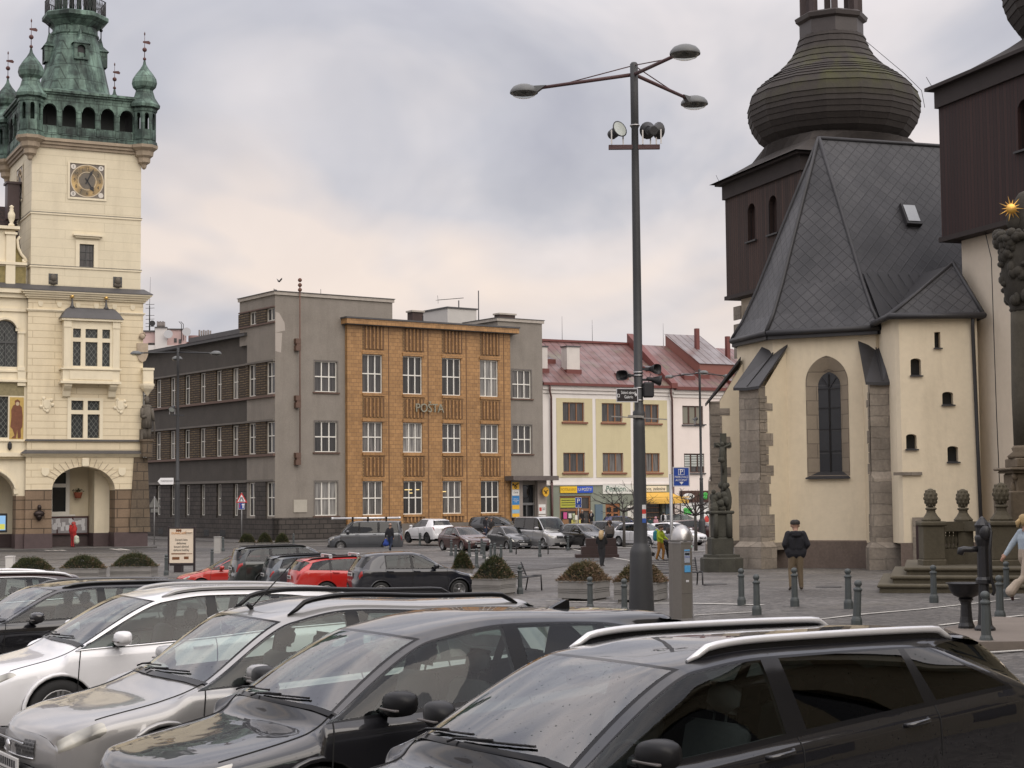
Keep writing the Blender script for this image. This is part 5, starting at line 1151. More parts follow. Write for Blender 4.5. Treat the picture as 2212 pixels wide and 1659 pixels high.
    b.add([a0,a1,a2,a3,a0+up,a1+up,a2+up,a3+up],[(0,1,5,4),(1,2,6,5),(2,3,7,6),(3,0,4,7),(4,5,6,7)]); sk = b.build('skylight', M_lead2, rf)
    cc = (a0+a1+a2+a3)/4; b = MB(); b.add([cc+(p-cc)*.78+up*1.12 for p in (a0,a1,a2,a3)],[(0,1,2,3)]); b.build('skylight_pane', plain('skylight_glass',(.45,.47,.48),.04), sk, fix=False)
    # stair turret (frontal face) built in church space
    TU = Frame((15.18,65.1,0),0); wl = lambda X,Y,z: CH.loc((X,Y,z))
    fT = lambda u,z,t: wl(15.18+u,65.1+t,z)
    tv = lambda px,py: TU.front(px,py)
    zd = lambda x,y:(1493.1+.325*x,497.7+.325*y)
    hs = []
    for (x0,y0,x1,y1,ar) in ((1618,675,1655,782,0),(1460,832,1526,965,1),(1670,1055,1740,1160,1),(1430,1335,1497,1455,1),(1705,1415,1773,1540,1)):
        a = tv(*zd(x0,y1)); c = tv(*zd(x1,y0)); hs.append((rect(a[0],c[0],a[1],c[1]) if not ar else arch(a[0],c[0],a[1],c[1]-.2,8,flat=.45), a, c))
    dr = [(.55,-.75),(1.3,-.75),(1.3,1.05),(.55,1.05)]
    UR = 3.18; ztu = 9.05
    b = MB(); b.wall([(0.1,.15),(.5,.15),(.5,1.1),(1.35,1.1),(1.35,.15),(UR,.15),(UR,ztu),(.1,ztu)], [h[0] for h in hs], fT, .4)
    vs = [(.1,0),(-.02,.25),(-.05,.6),(-.05,4.5)]
    for (a,t0),(c,t1) in zip(vs[:-1],vs[1:]): b.add([fT(a,.15,t0),fT(c,.15,t1),fT(c,ztu,t1),fT(a,ztu,t0)],[(0,1,2,3)])
    b.add([fT(UR,.15,0),fT(UR,.15,4.5),fT(UR,ztu,4.5),fT(UR,ztu,0)],[(0,1,2,3)]); b.build('stair_turret', M_chy, church)
    for h, a, c in hs:
        b = MB(); b.add([fT(u,z,.32) for u,z in h],[tuple(range(len(h)))]); wn = b.build('turret_window', M_pane, church, fix=False)
        b = MB(); b.add([fT(a[0]-.06,a[1],-.1),fT(c[0]+.06,a[1],-.1),fT(c[0],a[1]+.05,.3),fT(a[0],a[1]+.05,.3),fT(a[0]-.06,a[1]-.05,-.1),fT(c[0]+.06,a[1]-.05,-.1)],[(0,1,2,3),(0,4,5,1)]); b.build('sill', M_lead2, wn)
    b = MB(); b.wall([(-.05,zg-.3),(.42,zg-.3),(.42,.17),(-.05,.17)],[],fT,0,t0=-.06); b.build('turret_plinth', M_plinth, church); b = MB(); b.wall([(1.42,zg-.3),(UR,zg-.3),(UR,.17),(1.42,.17)],[],fT,0,t0=-.06); b.build('turret_plinth', M_plinth, church)
    b = MB(); b.wall([(.42,zg-.3),(.55,zg-.3),(.55,1.02),(1.35,1.02),(1.35,zg-.3),(1.48,zg-.3),(1.48,1.16),(.42,1.16)],[],fT,.12,t0=-.08); b.build('door_surround', M_ashlar, church)
    b = MB(); b.add([fT(u,z,.1) for u,z in [(.5,zg-.3),(1.4,zg-.3),(1.4,1.1),(.5,1.1)]],[(0,1,2,3)]); b.build('door', mat('dark_brown_door',(.035,.018,.02),.5), church, fix=False)
    b = MB(); b.obox(fT(.3,2.87,-.05),(1.1,.12,.12),(Vector(fT(1,0,0))-Vector(fT(0,0,0)),Vector(fT(0,0,1))-Vector(fT(0,0,0)),Vector((0,0,1)))); b.build('stone_ledge', M_ashlar, church)
    # turret roof
    e = [fT(-.35,ztu,-.35),fT(UR+.2,ztu,-.35),fT(UR+.2,ztu,2.6),fT(-.35,ztu,2.6)]; pk = fT(2.65,11.35,1.3)
    M_slate2 = mat('stained_slates',(.05,.048,.048),.5,.3,1.5)
    uvroof([[Vector(e[0]),Vector(e[1]),Vector(pk)],[Vector(e[1]),Vector(e[2]),Vector(pk)],[Vector(e[3]),Vector(e[0]),Vector(pk)]], 'turret_roof', M_slate, church)
    b = MB(); b.tube([e[3],e[0],e[1],e[2]],.13,8); b.tube([e[0],pk],.07,6); b.tube([e[1],pk],.09,6); b.build('turret_gutter', M_lead2, church)
    # sheet-metal valley between turret and chancel roof
    b = MB(); l_ = Vector((0,-.07,.06)); b.add([onroof(.05,.02)+l_,onroof(1.2,.02)+l_,onroof(3.0,.27)+l_,onroof(.12,.27)+l_,onroof(1.2,.10)+l_,Vector(e[0])+Vector((0,.02,.05)),Vector(pk)+Vector((0,.1,-.05))],[(0,1,4,3),(3,4,2),(1,5,6,4),(4,6,2)])
    vl = b.build('roof_valley', M_lead2, church)
    b = MB()
    for k in range(6):
        x = .3+.5*k; a = onroof(x,.26); c = onroof(x+.35,.05); b.tube([a+Vector((0,-.08,.08)),a.lerp(c,.5)+Vector((0,-.12,.12)),c+Vector((0,-.35,.15))],.014,5)
    b.build('sheet_seam', M_iron, vl)
    # down pipe
    b = MB(); b.tube([fT(2.95,9.0,-.3),fT(2.98,8.6,-.12),fT(3.05,4,-.12),fT(3.12,-.9,-.12)],.075,8); b.build('down_pipe', M_lead2, church)
    # towers
    def tower(x0, y0, sz, M_b, zwb, zwt, full, left_open=0):
        inn = .55
        b = MB(); b.box(x0+inn,x0+sz-inn,y0+inn,y0+sz-inn,zg-.5,zwb+.2); b.build('tower_wall', M_chp, church)
        fl = lambda u,z,t: (x0+t, u, z)
        wy = (y0+sz*.40,) if full == 2 else (y0+sz*.36,y0+sz*.64)
        wins = [arch(yc-.42,yc+.42,zwb+2.6,zwb+4.05,8) for yc in wy]
        b = MB(); b.wall([(y0,zwb),(y0+sz,zwb),(y0+sz,zwt),(y0,zwt)], wins, fl, .35); b.quad((x0,y0,zwb),(x0+sz,y0,zwb),(x0+sz,y0,zwt),(x0,y0,zwt)); b.quad((x0+sz,y0,zwb),(x0+sz,y0+sz,zwb),(x0+sz,y0+sz,zwt),(x0+sz,y0,zwt)); b.quad((x0,y0+sz,zwb),(x0+sz,y0+sz,zwb),(x0+sz,y0+sz,zwt),(x0,y0+sz,zwt)); b.quad((x0,y0,zwb),(x0+sz,y0,zwb),(x0+sz,y0+sz,zwb),(x0,y0+sz,zwb)); b.build('timber_storey', M_b, church)
        for yc in wy:
            b = MB(); b.quad((x0+.3,yc-.5,zwb+2.5),(x0+.3,yc+.5,zwb+2.5),(x0+.3,yc+.5,zwb+4.6),(x0+.3,yc-.5,zwb+4.6)); o = b.build('louvred_window', M_b, church, fix=False)
            b = MB(); b.box(x0-.12,x0+.1,yc-.6,yc+.6,zwb+2.48,zwb+2.56); b.build('sill', M_lead2, o)
        b = MB(); b.box(x0-.1,x0+sz+.1,y0-.1,y0+sz+.1,zwb-.14,zwb+.06); b.box(x0-.12,x0+sz+.12,y0-.12,y0+sz+.12,zwt-.75,zwt); b.box(x0-.4,x0+sz+.4,y0-.4,y0+sz+.4,zwt,zwt+.14); b.build('timber_cornice', mat('dark_timber',(.028,.02,.018),.8,.3,2), church)
        cx, cy = x0+sz/2, y0+sz/2; h = sz/2+.62; cx += (sz-8.3)*.35
        rings = []
        for r, z, sq in ((h,zwt+.12,1),(h-.8,zwt+.5,1),(h-1.5,zwt+1.05,.8),(3.45,zwt+1.5,.3),(3.2,zwt+1.75,0)):
            rg = []
            for k in range(33):
                t = 2*pi*k/32; qn = 1/max(abs(cos(t)),abs(sin(t))); rg.append((cx+r*(qn*sq+1-sq)*cos(t), cy+r*(qn*sq+1-sq)*sin(t), z))
            rings.append(rg)
        b = MB(); b.grid(rings, 0, False); b.build('skirt_roof', M_shing, church)
        n = 16; pr = []
        base = zwt+1.9
        prof = [(3.3,-.4),(3.75,-.05),(4.12,.5),(4.3,1.05),(4.34,1.6),(4.2,2.1),(3.92,2.5),(3.5,2.88),(3.05,3.2),(2.65,3.52),(2.3,3.88),(2.02,4.25),(1.82,4.65),(1.70,5.0),(1.64,5.2)]
        # courses of shingles: each overlaps the one below with a small step
        dense = []
        for (r0,z0),(r1,z1) in zip(prof[:-1],prof[1:]):
            m = max(1, round(hypot(r1-r0,z1-z0)/.36))
            for i in range(m): dense.append((r0+(r1-r0)*i/m, z0+(z1-z0)*i/m))
        dense.append(prof[-1]); dd = []
        for i, (r, z) in enumerate(dense[:-1]): dd += [(r+.05, base+z),(dense[i+1][0]+.012, base+dense[i+1][1]-.02)]
        b = MB(); b.lathe(dd,(cx,cy,0),n,pi/16,smooth=False); b.build('onion_dome', M_shing, church)
        zt = base+5.2
        b = MB(); b.lathe([(1.62,zt),(1.62,zt+.7),(1.8,zt+.8),(1.86,zt+1.0),(1.7,zt+1.1),(0,zt+1.1)],(cx,cy,0),8,pi/8,smooth=False); b.build('lantern_base', mat('dark_lantern_tin',(.055,.045,.042),.5,.25,2), church)
        b = MB()
        for k in range(8):
            t = pi/8+k*pi/4; b.obox((cx+1.42*cos(t),cy+1.42*sin(t),zt+3.1),(.3,.3,4.0),(Vector((cos(t),sin(t),0)),Vector((-sin(t),cos(t),0)),Vector((0,0,1))))
        b.lathe([(1.7,zt+5),(1.9,zt+5.2),(1.5,zt+6),(.8,zt+7.5),(.1,zt+9)],(cx,cy,0),8,pi/8); b.build('lantern', mat('dark_lantern_timber',(.06,.042,.04),.7,.25,2), church)
        b = MB(); b.tube([(cx+1.6,cy-.8,zt-.3),(cx+3.3,cy-1.4,zt-1.9),(cx+4.2,cy-1.6,base+2.4),(cx+4.3,cy-1.7,base+1.5)],.015,4); b.build('lightning_wire', M_iron, church); b = MB(); b.tube([(x0-.3,y0+sz,zwt+.15),(x0-.35,y0+sz+.3,zwt+.6)],.015,4); b.build('lightning_wire', M_iron, church)
    tower(2.2, 10.05, 8.3, M_board, 12.35, 18.25, 1)
    tower(2.2, -11.15, 9.5, M_board2, 12.45, 18.6, 2)
    # nave body behind the towers
    b = MB(); b.box(9,30,-1,Wd+1,zg-.5,9); b.build('nave_wall', M_chp, church)
    # quoins of tower one
    b = MB(); rr = random.Random(5)
    for z in range(7,12): b.box(2.3,2.36,17.0,17.82,z+.1,z+.1+rr.uniform(.4,.8))
    b.build('tower_quoin', M_ashlar, church)
    # tall lightning cable on the pale tower wall
    b = MB(); b.tube([(2.3,-4.5,12.3),(2.27,-4.9,11.2),(2.27,-4.95,5),(2.27,-5.1,-.8)],.018,5); b.build('lightning_cable', M_iron, church)
ch_build()
# ------------------------------------------------------------------ street furniture
M_boll = mat('grey_green_cast_iron', (.065,.075,.075), .55, .2, 6, .1, 40)
M_lampd = mat('dark_grey_lamp_paint', (.035,.036,.038), .55, .2, 3, .05)
M_lampr = mat('weathered_red_brown_arm', (.075,.035,.035), .6, .25, 5)
M_shade = mat('grey_lamp_housing', (.12,.125,.125), .5, .15, 5)
M_lens = glassmat('lamp_lens_glass', (.80,.81,.79), 1.35, .25)
M_steel = plain('brushed_steel', (.42,.41,.40), .3, .9)
def ngz(p): return (p.x, p.y, p.z)
# bollards
def bollard():
    t = thing('bollard', '', 'bollard', (0,0,0), 0, 'cast iron bollards around the square')
    b = MB(); b.lathe([(.105,-.1),(.105,.12),(.095,.16),(.075,.2),(.068,.66),(.062,.69)],(0,0,0),8,pi/8,smooth=False); b.build('post', M_boll, t)
    b = MB(); b.lathe([(.062,.66),(.082,.67),(.084,.70),(.07,.715),(.048,.73),(.042,.745),(.066,.77),(.074,.80),(.064,.835),(.035,.86),(0,.868)],(0,0,0),16); b.build('ball_top', M_boll, t)
    return t
b0 = bollard()
BOL = [(1602,1307,'bollard between the parking meter and the man in the black jacket, nearer the cross'),(1635,1327.5,'bollard second right of the parking meter, standing forward of its row'),(1717,1309,'bollard directly in front of the legs of the man in the black jacket'),
 (1833,1314,'bollard left of the stone steps, below the right church buttress'),(1850,1355,'leaning bollard half hidden behind the near black estate car roof'),(2017.6,1302,'bollard standing right in front of the stone column steps'),
 (2175,1289.5,'bollard beside the foot of the walking woman'),(2160.7,1340.5,'bollard just right of the water pump base'),(2131,1400,'nearest bollard, at the kerb in front of the water pump'),
 (1123.6,1283,'bollard against the slatted park bench'),(1275,1322,'bollard in front of the shrub planter left of the tall lamp'),(1349,1329,'bollard touching the left side of the tall lamp base'),
 (907,1179,'bollard in front of the white off-road car'),(975,1200.5,'bollard by the rear wheel of the maroon hatchback'),(984.6,1216,'short looking bollard behind the navy hatchback roof'),(1014,1203,'bollard in front of the maroon hatchback door'),
 (1029.6,1228,'bollard in the open behind the navy hatchback bonnet'),(1040.6,1197,'bollard before the maroon hatchback grille, left of a pair'),(1046,1207,'bollard before the maroon hatchback grille, right of a pair'),(1060.6,1213,'bollard left of the pair near the small shrub'),
 (1069,1210.6,'bollard between the shrub and the small dark hatchback'),(1082.6,1216,'bollard nearest the dark small hatchback front wheel'),(1103.6,1193.5,'bollard in front of the small dark hatchback number plate'),(1166,1203,'bollard behind the far bench, in front of the silver van'),
 (1227,1189.4,'bollard in front of the silver van right headlamp'),(1286,1189,'bollard beside the rusty steel block'),(359,1243,'bollard left of the coffee advert stand'),(458,1226,'bollard between the red car and the dark estate car'),(482,1191,'far bollard beside the grey street cabinet'),(634,1180,'far bollard in front of the post office plinth')]
for i, (x, y, l) in enumerate(BOL):
    p = GP(x, y)
    if i == 0: b0.location = p; b0['label'] = l
    else: o = dup(b0, p, 0, l, 'cast iron bollards around the square')
    if i == 4: o.rotation_euler = (0,.06,0)
# street lamps
def street_lamp(full):
    M_lampr = globals()['M_lampr'] if full else M_lampd
    t = thing('street_lamp', '', 'street lamp', (0,0,0))
    b = MB(); b.lathe([(.285,-.2),(.285,.02),(.255,.9),(.245,1.30),(.225,1.40),(.165,1.50),(.155,1.55),(.15,2.1),(.132,4.1),(.128,4.42)],(0,0,0),12); b.lathe([(.128,4.3),(.138,4.32),(.138,4.46),(.10,4.5),(.094,7.5),(.088,9.8),(.078,10.9),(.09,10.92),(.09,12.38),(.06,12.42)],(0,0,0),12); b.build('pole', M_lampd, t)
    for k, a in enumerate((162,52.6,-70)):
        c, s = cos(radians(a)), sin(radians(a))
        q = MB(); q.tube([(.08*c,.08*s,12.14),(2.35*c,2.35*s,12.02)],[.045,.04],8); q.tube([(.08*c,.08*s,12.34),(1.6*c,1.6*s,12.08)],.013,6); arm = q.build('arm', M_lampr, t)
        X, Y = Vector((c,s,0)), Vector((-s,c,0)); ax = (X,Y,Vector((0,0,1)))
        q = MB(); q.lathe([(.325,0),(.33,.02),(.31,.08),(.25,.15),(.15,.195),(0,.21)],(2.63*c,2.63*s,11.93),20,ax=ax,cap=False); q.prism([(2.08,.12),(2.38,.13),(2.43,-.0),(2.31,-.02)], lambda a_,z,w: tuple(Vector((0,0,11.95+z))+X*a_+Y*w), -.05,.05); hd = q.build('lamp_head', M_shade, t)
        q = MB(); q.lathe([(.30,.01),(.1,.01),(0,.04)],(2.63*c,2.63*s,11.93),20,ax=ax,cap=False); q.sphere((2.63*c,2.63*s,11.95),(.07,.07,.06),8,6); q.build('reflector', M_shade, hd)
        q = MB(); q.lathe([(.30,0),(.25,-.06),(.15,-.1),(0,-.115)],(2.63*c,2.63*s,11.93),20,ax=ax,cap=False); q.build('lamp_glass', M_lens, hd)
    q = MB(); q.box(-.6,.56,-.05,.05,10.42,10.52) if full else q.box(-.45,.45,-.05,.05,8.3,8.38); q.build('crossbar', M_lampr, t)
    zf = 10.52 if full else 8.38
    def flood(x, d, up):
        d = Vector(d).normalized(); q = MB(); c = Vector((x,0,zf+.33)); u = Vector((0,0,1)); a = d.cross(u).normalized(); b2 = a.cross(d)
        q.lathe([(.10,-.24),(.115,-.2),(.115,-.02),(.19,.08),(.2,.1),(.17,.1)],c,16,ax=(a,b2,d)); fl = q.build('floodlight', M_lampd, t)
        for k in range(14): an = 2*pi*k/14; q2 = 0
        q = MB(); q.lathe([(0,.102),(.172,.102)],c,16,ax=(a,b2,d),cap=False); q.build('floodlight_glass', plain('floodlight_glass_grey',(.42,.45,.42),.12), fl)
        q = MB(); q.bar(c+a*.17,(c.x+a.x*.17,a.y*.17,zf),.03); q.bar(c-a*.17,(c.x-a.x*.17,-a.y*.17,zf),.03); q.build('floodlight_yoke', M_steel, fl)
    if full: flood(-.40,(.55,-.75,.28),0); flood(.33,(-.35,.9,.2),0); flood(.47,(.75,.62,.1),0)
    else: flood(-.42,(-.6,-.3,-.5),0)
    return t
L1 = street_lamp(True); p = GP(1386,1322); L1.location = p; L1['label'] = 'tall dark lamp post with three saucer lamps, floodlights and horn speakers beside the parking meter'
LMP = p; L1.scale = (1.0,1.0,1.0); _s = (W(1369,135,p.y).z-p.z)/12.42; L1.scale = (_s,_s,_s)
for (x, z, d) in ((-.28,5.28,(-.6,-.75,-.02)),(.3,5.42,(.75,-.6,-.05)),(.34,5.18,(.8,.1,-.12))):
    q = MB(); d = Vector(d).normalized(); a = d.cross(Vector((0,0,1))).normalized(); b2 = a.cross(d)
    sq = lambda t: 1/max(abs(cos(t))**4+abs(sin(t))**4,1e-3)**.25
    q.lathe([(.04,-.16),(.056,-.144),(.06,-.04),(.125,.095),(.155,.16),(.148,.16),(.11,.08),(.05,0),(0,0)],(x,0,z),16,ax=(a,b2*.75,d),sq=sq); q.bar((0,0,z),(x,0,z),.05); q.build('horn_speaker', mat('black_speaker_plastic',(.016,.016,.018),.5), L1)
q = MB(); q.bbox(.1,.34,-.13,.1,4.78,5.12-.0,.03); q.cyl((.22,0,5.1),(.28,0,5.32),.008,n=5); q.build('control_box', mat('black_speaker_plastic',(.016,.016,.018),.5), L1)
for z in (5.33,5.26,4.98,4.7,10.95): q = MB(); q.lathe([(.112,z),(.114,z+.015),(.112,z+.03)],(0,0,0),12); q.build('clamp_band', M_steel, L1)
q = MB(); q.bar((-.62,-.1,4.36),(.62,-.1,4.28),.025); q.bar((-.25,-.14,4.36),(.1,-.14,4.34),.05); q.build('crossbar', M_steel, L1)
q = MB()
for i, c in enumerate(((.6,.6,.6),(.5,.05,.04),(.6,.6,.6),(.04,.1,.35))):
    a = radians(-58); q = MB(); z = 1.98+.1*(3-i)-.0
    P_ = lambda an, zz: ((.153)*cos(an), (.153)*sin(an), zz)
    q.add([P_(a-.35,z),P_(a,z),P_(a+.35,z),P_(a+.35,z+.1),P_(a,z+.1),P_(a-.35,z+.1)],[(0,1,4,5),(1,2,3,4)]); q.build('trail_mark', plain('trail_mark_%d'%i, c), L1, fix=False)
ds = thing('direction_sign', 'dark brown direction sign to the castle and gallery on the tall lamp post', 'sign', LMP+Vector((0,0,4.83*_s)), radians(13))
q = MB(); q.bbox(-.62,-.09,-.2,-.16,-.17,.15,.01); q.build('panel', plain('sign_dark_brown',(.02,.016,.018),.4), ds)
q = MB(); q.wall(rect(-.63,-.08,-.18,.16),[rect(-.61,-.1,-.16,.14)],fnF,.03,t0=-.215); q.build('border', plain('sign_light_grey',(.5,.5,.52)), ds)
wl_ = plain('sign_letter_white',(.75,.75,.75))
text('lettering','Státní zámek\nGalerie',wl_,ds,(-.315,-.206,-.0),.105,depth=.002,sx=.72)
q = MB(); q.bar((-.17,-.207,.0),(-.115,-.207,.0),.02); q.bar((-.14,-.207,.035),(-.112,-.207,0),.02); q.bar((-.14,-.207,-.035),(-.112,-.207,0),.02); q.wall(rect(-.6,-.54,-.06,.02),[rect(-.59,-.55,-.05,.01)],fnF,.004,t0=-.208); q.build('arrow_symbol', wl_, ds)
q = MB(); q.bar((-.1,-.18,.05),(0,0,.05),.03); q.build('bracket', M_steel, ds)
L2 = street_lamp(False); L2.location = W(383,1100,100); L2.location.z = G(L2.location.x,100)-.05; L2.rotation_euler = (0,0,radians(50)); L2['label'] = 'distant lamp post with three saucer lamps in front of the post office wing'
L2['group'] = L1['group'] = 'three armed street lamps'
L3 = dup(L2, Vector((W(1516,1100,121).x,121,G(14,121))), radians(-20), 'far thin lamp post in front of the pale pink house, left of the church', 'three armed street lamps')
q = MB(); q.bbox(-.32,-.1,-.1,-.04,4.25,4.47,.01) ; o = q.build('street_sign', plain('sign_letter_white',(.75,.75,.75)), None); o.location = L2.location; o.rotation_euler=(0,0,.1)
o.data.clear_geometry(); q = MB(); q.prism([(-1.15,4.36),(-.98,4.56),(-.2,4.56),(-.2,4.16),(-.98,4.16)], fnF, -.2,-.15); o2 = q.build('pointer_sign', plain('sign_letter_white',(.75,.75,.75)), None); bpy.data.objects.remove(o); o2.location = L2.location; tag(o2,'white arrow pointer sign on the distant lamp post','sign')
text('lettering','TURISTICKÉ INFO',M_ink,o2,(-.6,-.205,4.36),.13,depth=.002,sx=.7)
# parking meter
pm = thing('parking_meter', 'brushed steel parking ticket machine with a domed top right of the tall lamp', 'parking meter', GP(1474,1335), radians(14))
hx = .23
oct_ = [(-hx,-.06),(-.10,-.27),(.13,-.27),(hx,-.06),(hx,.2),(-hx,.2)]
ptop = W(1474,1173,pm.location.y).z-pm.location.z
M_pm = plain('warm_grey_metal',(.20,.185,.165),.38,.55)
q = MB(); q.prism(oct_, lambda a,b,t: (a,b,t), -.1, ptop); q.build('body', M_pm, pm)
q = MB(); q.prism([(a*1.04,b*1.04) for a,b in oct_], lambda a,b,t: (a,b,t), ptop, ptop+.03); q.lathe([(.255,ptop+.03),(.255,ptop+.08),(.235,ptop+.2),(.185,ptop+.31),(.1,ptop+.385),(0,ptop+.41)],(0,-.03,0),20); q.build('dome', M_steel, pm)
for nm, x0,x1,z0,z1,c in (('ticket_panel',-.03,.10,ptop-.43,ptop-.16,(.30,.33,.38)),('info_panel',-.03,.11,ptop-.64,ptop-.49,(.08,.30,.55)),('header_panel',-.03,.10,ptop-.2,ptop-.14,(.08,.30,.55)),('ticket_slot',-.0,.07,ptop-.86,ptop-.81,(.5,.5,.5)),('display',-.02,.09,ptop-.265,ptop-.205,(.02,.025,.03)),('indicator',.13,.17,ptop-.1,ptop-.05,(.25,.35,.3))):
    q = MB(); q.bbox(x0,x1,-.285 if nm != 'display' else -.29,-.26,z0,z1,.006); q.build(nm, plain('meter_'+nm,c,.35), pm)
q = MB()
for k in range(4): q.box(-.02+.03*k,-.002+.03*k,-.29,-.28,ptop-.31,ptop-.29)
q.build('keypad', plain('keypad_blue',(.05,.08,.35)), pm)
q = MB(); q.box(-.101,.131,-.272,-.262,.55,.556); q.build('panel_seam', M_iron, pm)
# signs
M_blue = plain('traffic_blue',(.012,.055,.30),.4); M_sback = plain('sign_back_grey',(.30,.31,.31),.5,.5); M_red = plain('traffic_red',(.50,.03,.03),.4); M_galv = plain('galvanised_post',(.33,.33,.33),.45,.6)
def plate(par, x, z, w, h, m, y=-.06, rim=True, nm='sign_plate'):
    q = MB(); q.bbox(x-w/2,x+w/2,y,y+.02,z-h/2,z+h/2,.008); o = q.build(nm, m, par)
    if rim: q = MB(); q.wall(rect(x-w/2-.015,x+w/2+.015,z-h/2-.015,z+h/2+.015),[rect(x-w/2+.012,x+w/2-.012,z-h/2+.012,z+h/2-.012)],fnF,.01,t0=y-.006); q.build('sign_border', plain('sign_light_grey',(.5,.5,.52)), o)
    return o
b_ = GP(1453,1292); s = thing('parking_machine_sign', 'blue parking machine sign with a white P and arrow on a steel post', 'sign', b_, radians(8)); Yb = b_.y
zz = lambda py: W(1460,py,Yb).z-b_.z
q = MB(); q.cyl((0,0,-.1),(0,0,zz(1024)),.045,n=10); q.build('post', M_galv, s)
k = Yb/3580; pl = plate(s, 22*k, zz(1030), 35*k, 40*k, M_blue)
text('lettering','P',wl_,pl,(22*k,-.075,zz(1020)),.19,depth=.003); text('lettering','PARKOVACÍ\nAUTOMAT',wl_,pl,(22*k,-.075,zz(1034)),.085,depth=.003,sx=.8)
q = MB(); q.add([(22*k-.06,-.072,zz(1041)),(22*k+.06,-.072,zz(1041)),(22*k,-.072,zz(1047))],[(0,1,2)]); q.wall(rect(22*k-.085,22*k+.085,zz(1026),zz(1013.5)),[rect(22*k-.075,22*k+.075,zz(1025.2),zz(1014.3))],fnF,.003,t0=-.073); q.build('arrow_symbol', wl_, pl, fix=False)
def pole_sign(name, label, px, pyb, pyt, rot=0, Y=None):
    b_ = GP(px,pyb) if not Y else W(px,pyb,Y); s = thing(name, label, 'sign', b_, rot); h = W(px,pyt,b_.y).z-b_.z; q = MB(); q.cyl((0,0,-.1),(0,0,h),.035,n=8); q.build('post', M_galv, s); return s, (lambda py: W(px,py,b_.y).z-b_.z), b_.y/3580
s, zf, k = pole_sign('parking_sign','blue P parking sign on a post between the silver van and the grocery shop',1250,1150,1078,0,112)
pl = plate(s,0,zf(1082.5),13*k,15*k,M_blue); text('lettering','P',wl_,pl,(0,-.08,zf(1082.5)),.42,depth=.004); pl = plate(s,0,zf(1093),13*k,6*k,M_blue); text('lettering','1h',wl_,pl,(0,-.08,zf(1093)),.16,depth=.004)
s, zf, k = pole_sign('warning_sign','red bordered road narrows warning triangle above a blue priority plate','522',1,1) if 0 else pole_sign('warning_sign','red bordered road narrows warning triangle above a blue priority plate',522,1166,1064,0,108)
def trip(par, cz, r, m, y, nm):
    q = MB(); q.prism([(r*cos(pi/2+2*pi*i/3),cz+r*sin(pi/2+2*pi*i/3)) for i in range(3)], fnF, y, y+.015); return q.build(nm, m, par)
o = trip(s,zf(1078.5),14.5*k,M_red,-.07,'sign_plate'); trip(o,zf(1078.5),10*k,wl_,-.085,'sign_face')
q = MB()
for sg in (-1,1): q.tube([(sg*.10,-.09,zf(1083)),(sg*.10,-.09,zf(1079)),(sg*.04,-.09,zf(1077)),(sg*.04,-.09,zf(1073.5))],.03,5)
q.build('narrows_symbol', M_ink, o)
pl = plate(s,0,zf(1093),13*k,14*k,M_blue); q = MB(); q.bar((.1,-.075,zf(1098)),(.1,-.075,zf(1089)),.07,.01); q.add([(-.02,-.078,zf(1091)),(.22,-.078,zf(1091)),(.1,-.078,zf(1087.5))],[(0,1,2)]); q.build('white_arrow', wl_, pl, fix=False); q = MB(); q.bar((-.12,-.075,zf(1089)),(-.12,-.075,zf(1097)),.05,.01); q.build('red_arrow', M_red, pl)
s, zf, k = pole_sign('reversed_triangle_sign','grey back of a triangular road sign on a post beside the town hall corner',333,1177,1072,pi)
trip(s,zf(1088),16*k,M_sback,-.05,'sign_plate'); plate(s,0,zf(1103),16*k,8*k,M_sback,-.05,False)
# advert stand
ad = thing('advert_stand', 'cream coffee shop advertising stand in a dark frame behind the parked cars', 'advert board', GP(392,1236), radians(-4))
Ya = ad.location.y; k = Ya/3580; za_ = lambda py: W(392,py,Ya).z-ad.location.z
q = MB(); q.bbox(-30*k,-26*k,-.05,.05,za_(1218),za_(1137),.01); q.bbox(26*k,30*k,-.05,.05,-.05,za_(1137),.01); q.bbox(-26*k,26*k,-.05,.05,za_(1222),za_(1216),.01); q.bbox(-26*k,26*k,-.05,.05,za_(1142),za_(1139),.01); q.box(-14*k,2*k,-.2,.2,-.05,za_(1222)); q.bbox(-30*k,-28*k,-.05,.05,-.05,za_(1216),.01); q.build('frame', mat('dark_red_frame',(.02,.012,.014),.5), ad)
q = MB(); q.box(-26*k,26*k,-.035,.035,za_(1217),za_(1140)); pn = q.build('poster', plain('poster_cream',(.68,.58,.46),.6), ad)
gb = plain('poster_brown',(.16,.06,.02)); go = plain('poster_orange',(.55,.22,.03))
for i, sx_ in enumerate(('čerstvá káva','delikatesy','luxusní alkohol','dárkové balíčky')): text('lettering', sx_, M_ink, pn, (0,-.04,za_(1166+7.4*i)), 6.6*k, depth=.002, sx=.82)
text('lettering','DUNAKAVA' if 0 else 'DUNACAFE',go,pn,(-6*k,-.045,za_(1152)),6.0*k,depth=.003)
q = MB(); 
for dx in (-4,0,4): q.sphere((-6*k+dx*k,-.04,za_(1146)),(2.2*k,.01,3*k),8,6)
q.box(-22*k,10*k,-.038,-.036,za_(1197.5),za_(1195)); q.box(2*k,24*k,-.038,-.036,za_(1197),za_(1195.5)); q.box(-20*k,-4*k,-.038,-.036,za_(1209),za_(1203)); q.box(6*k,16*k,-.038,-.036,za_(1208),za_(1202)); q.build('poster_picture', gb, pn)
q = MB(); q.bar((10*k,-.04,za_(1150)),(24*k,-.04,za_(1150)),5*k,.005); q.add([(6*k,-.041,za_(1150)),(11*k,-.041,za_(1145)),(11*k,-.041,za_(1155))],[(0,1,2)]); q.build('poster_arrow', plain('poster_pale_brown',(.5,.40,.30)), pn, fix=False)
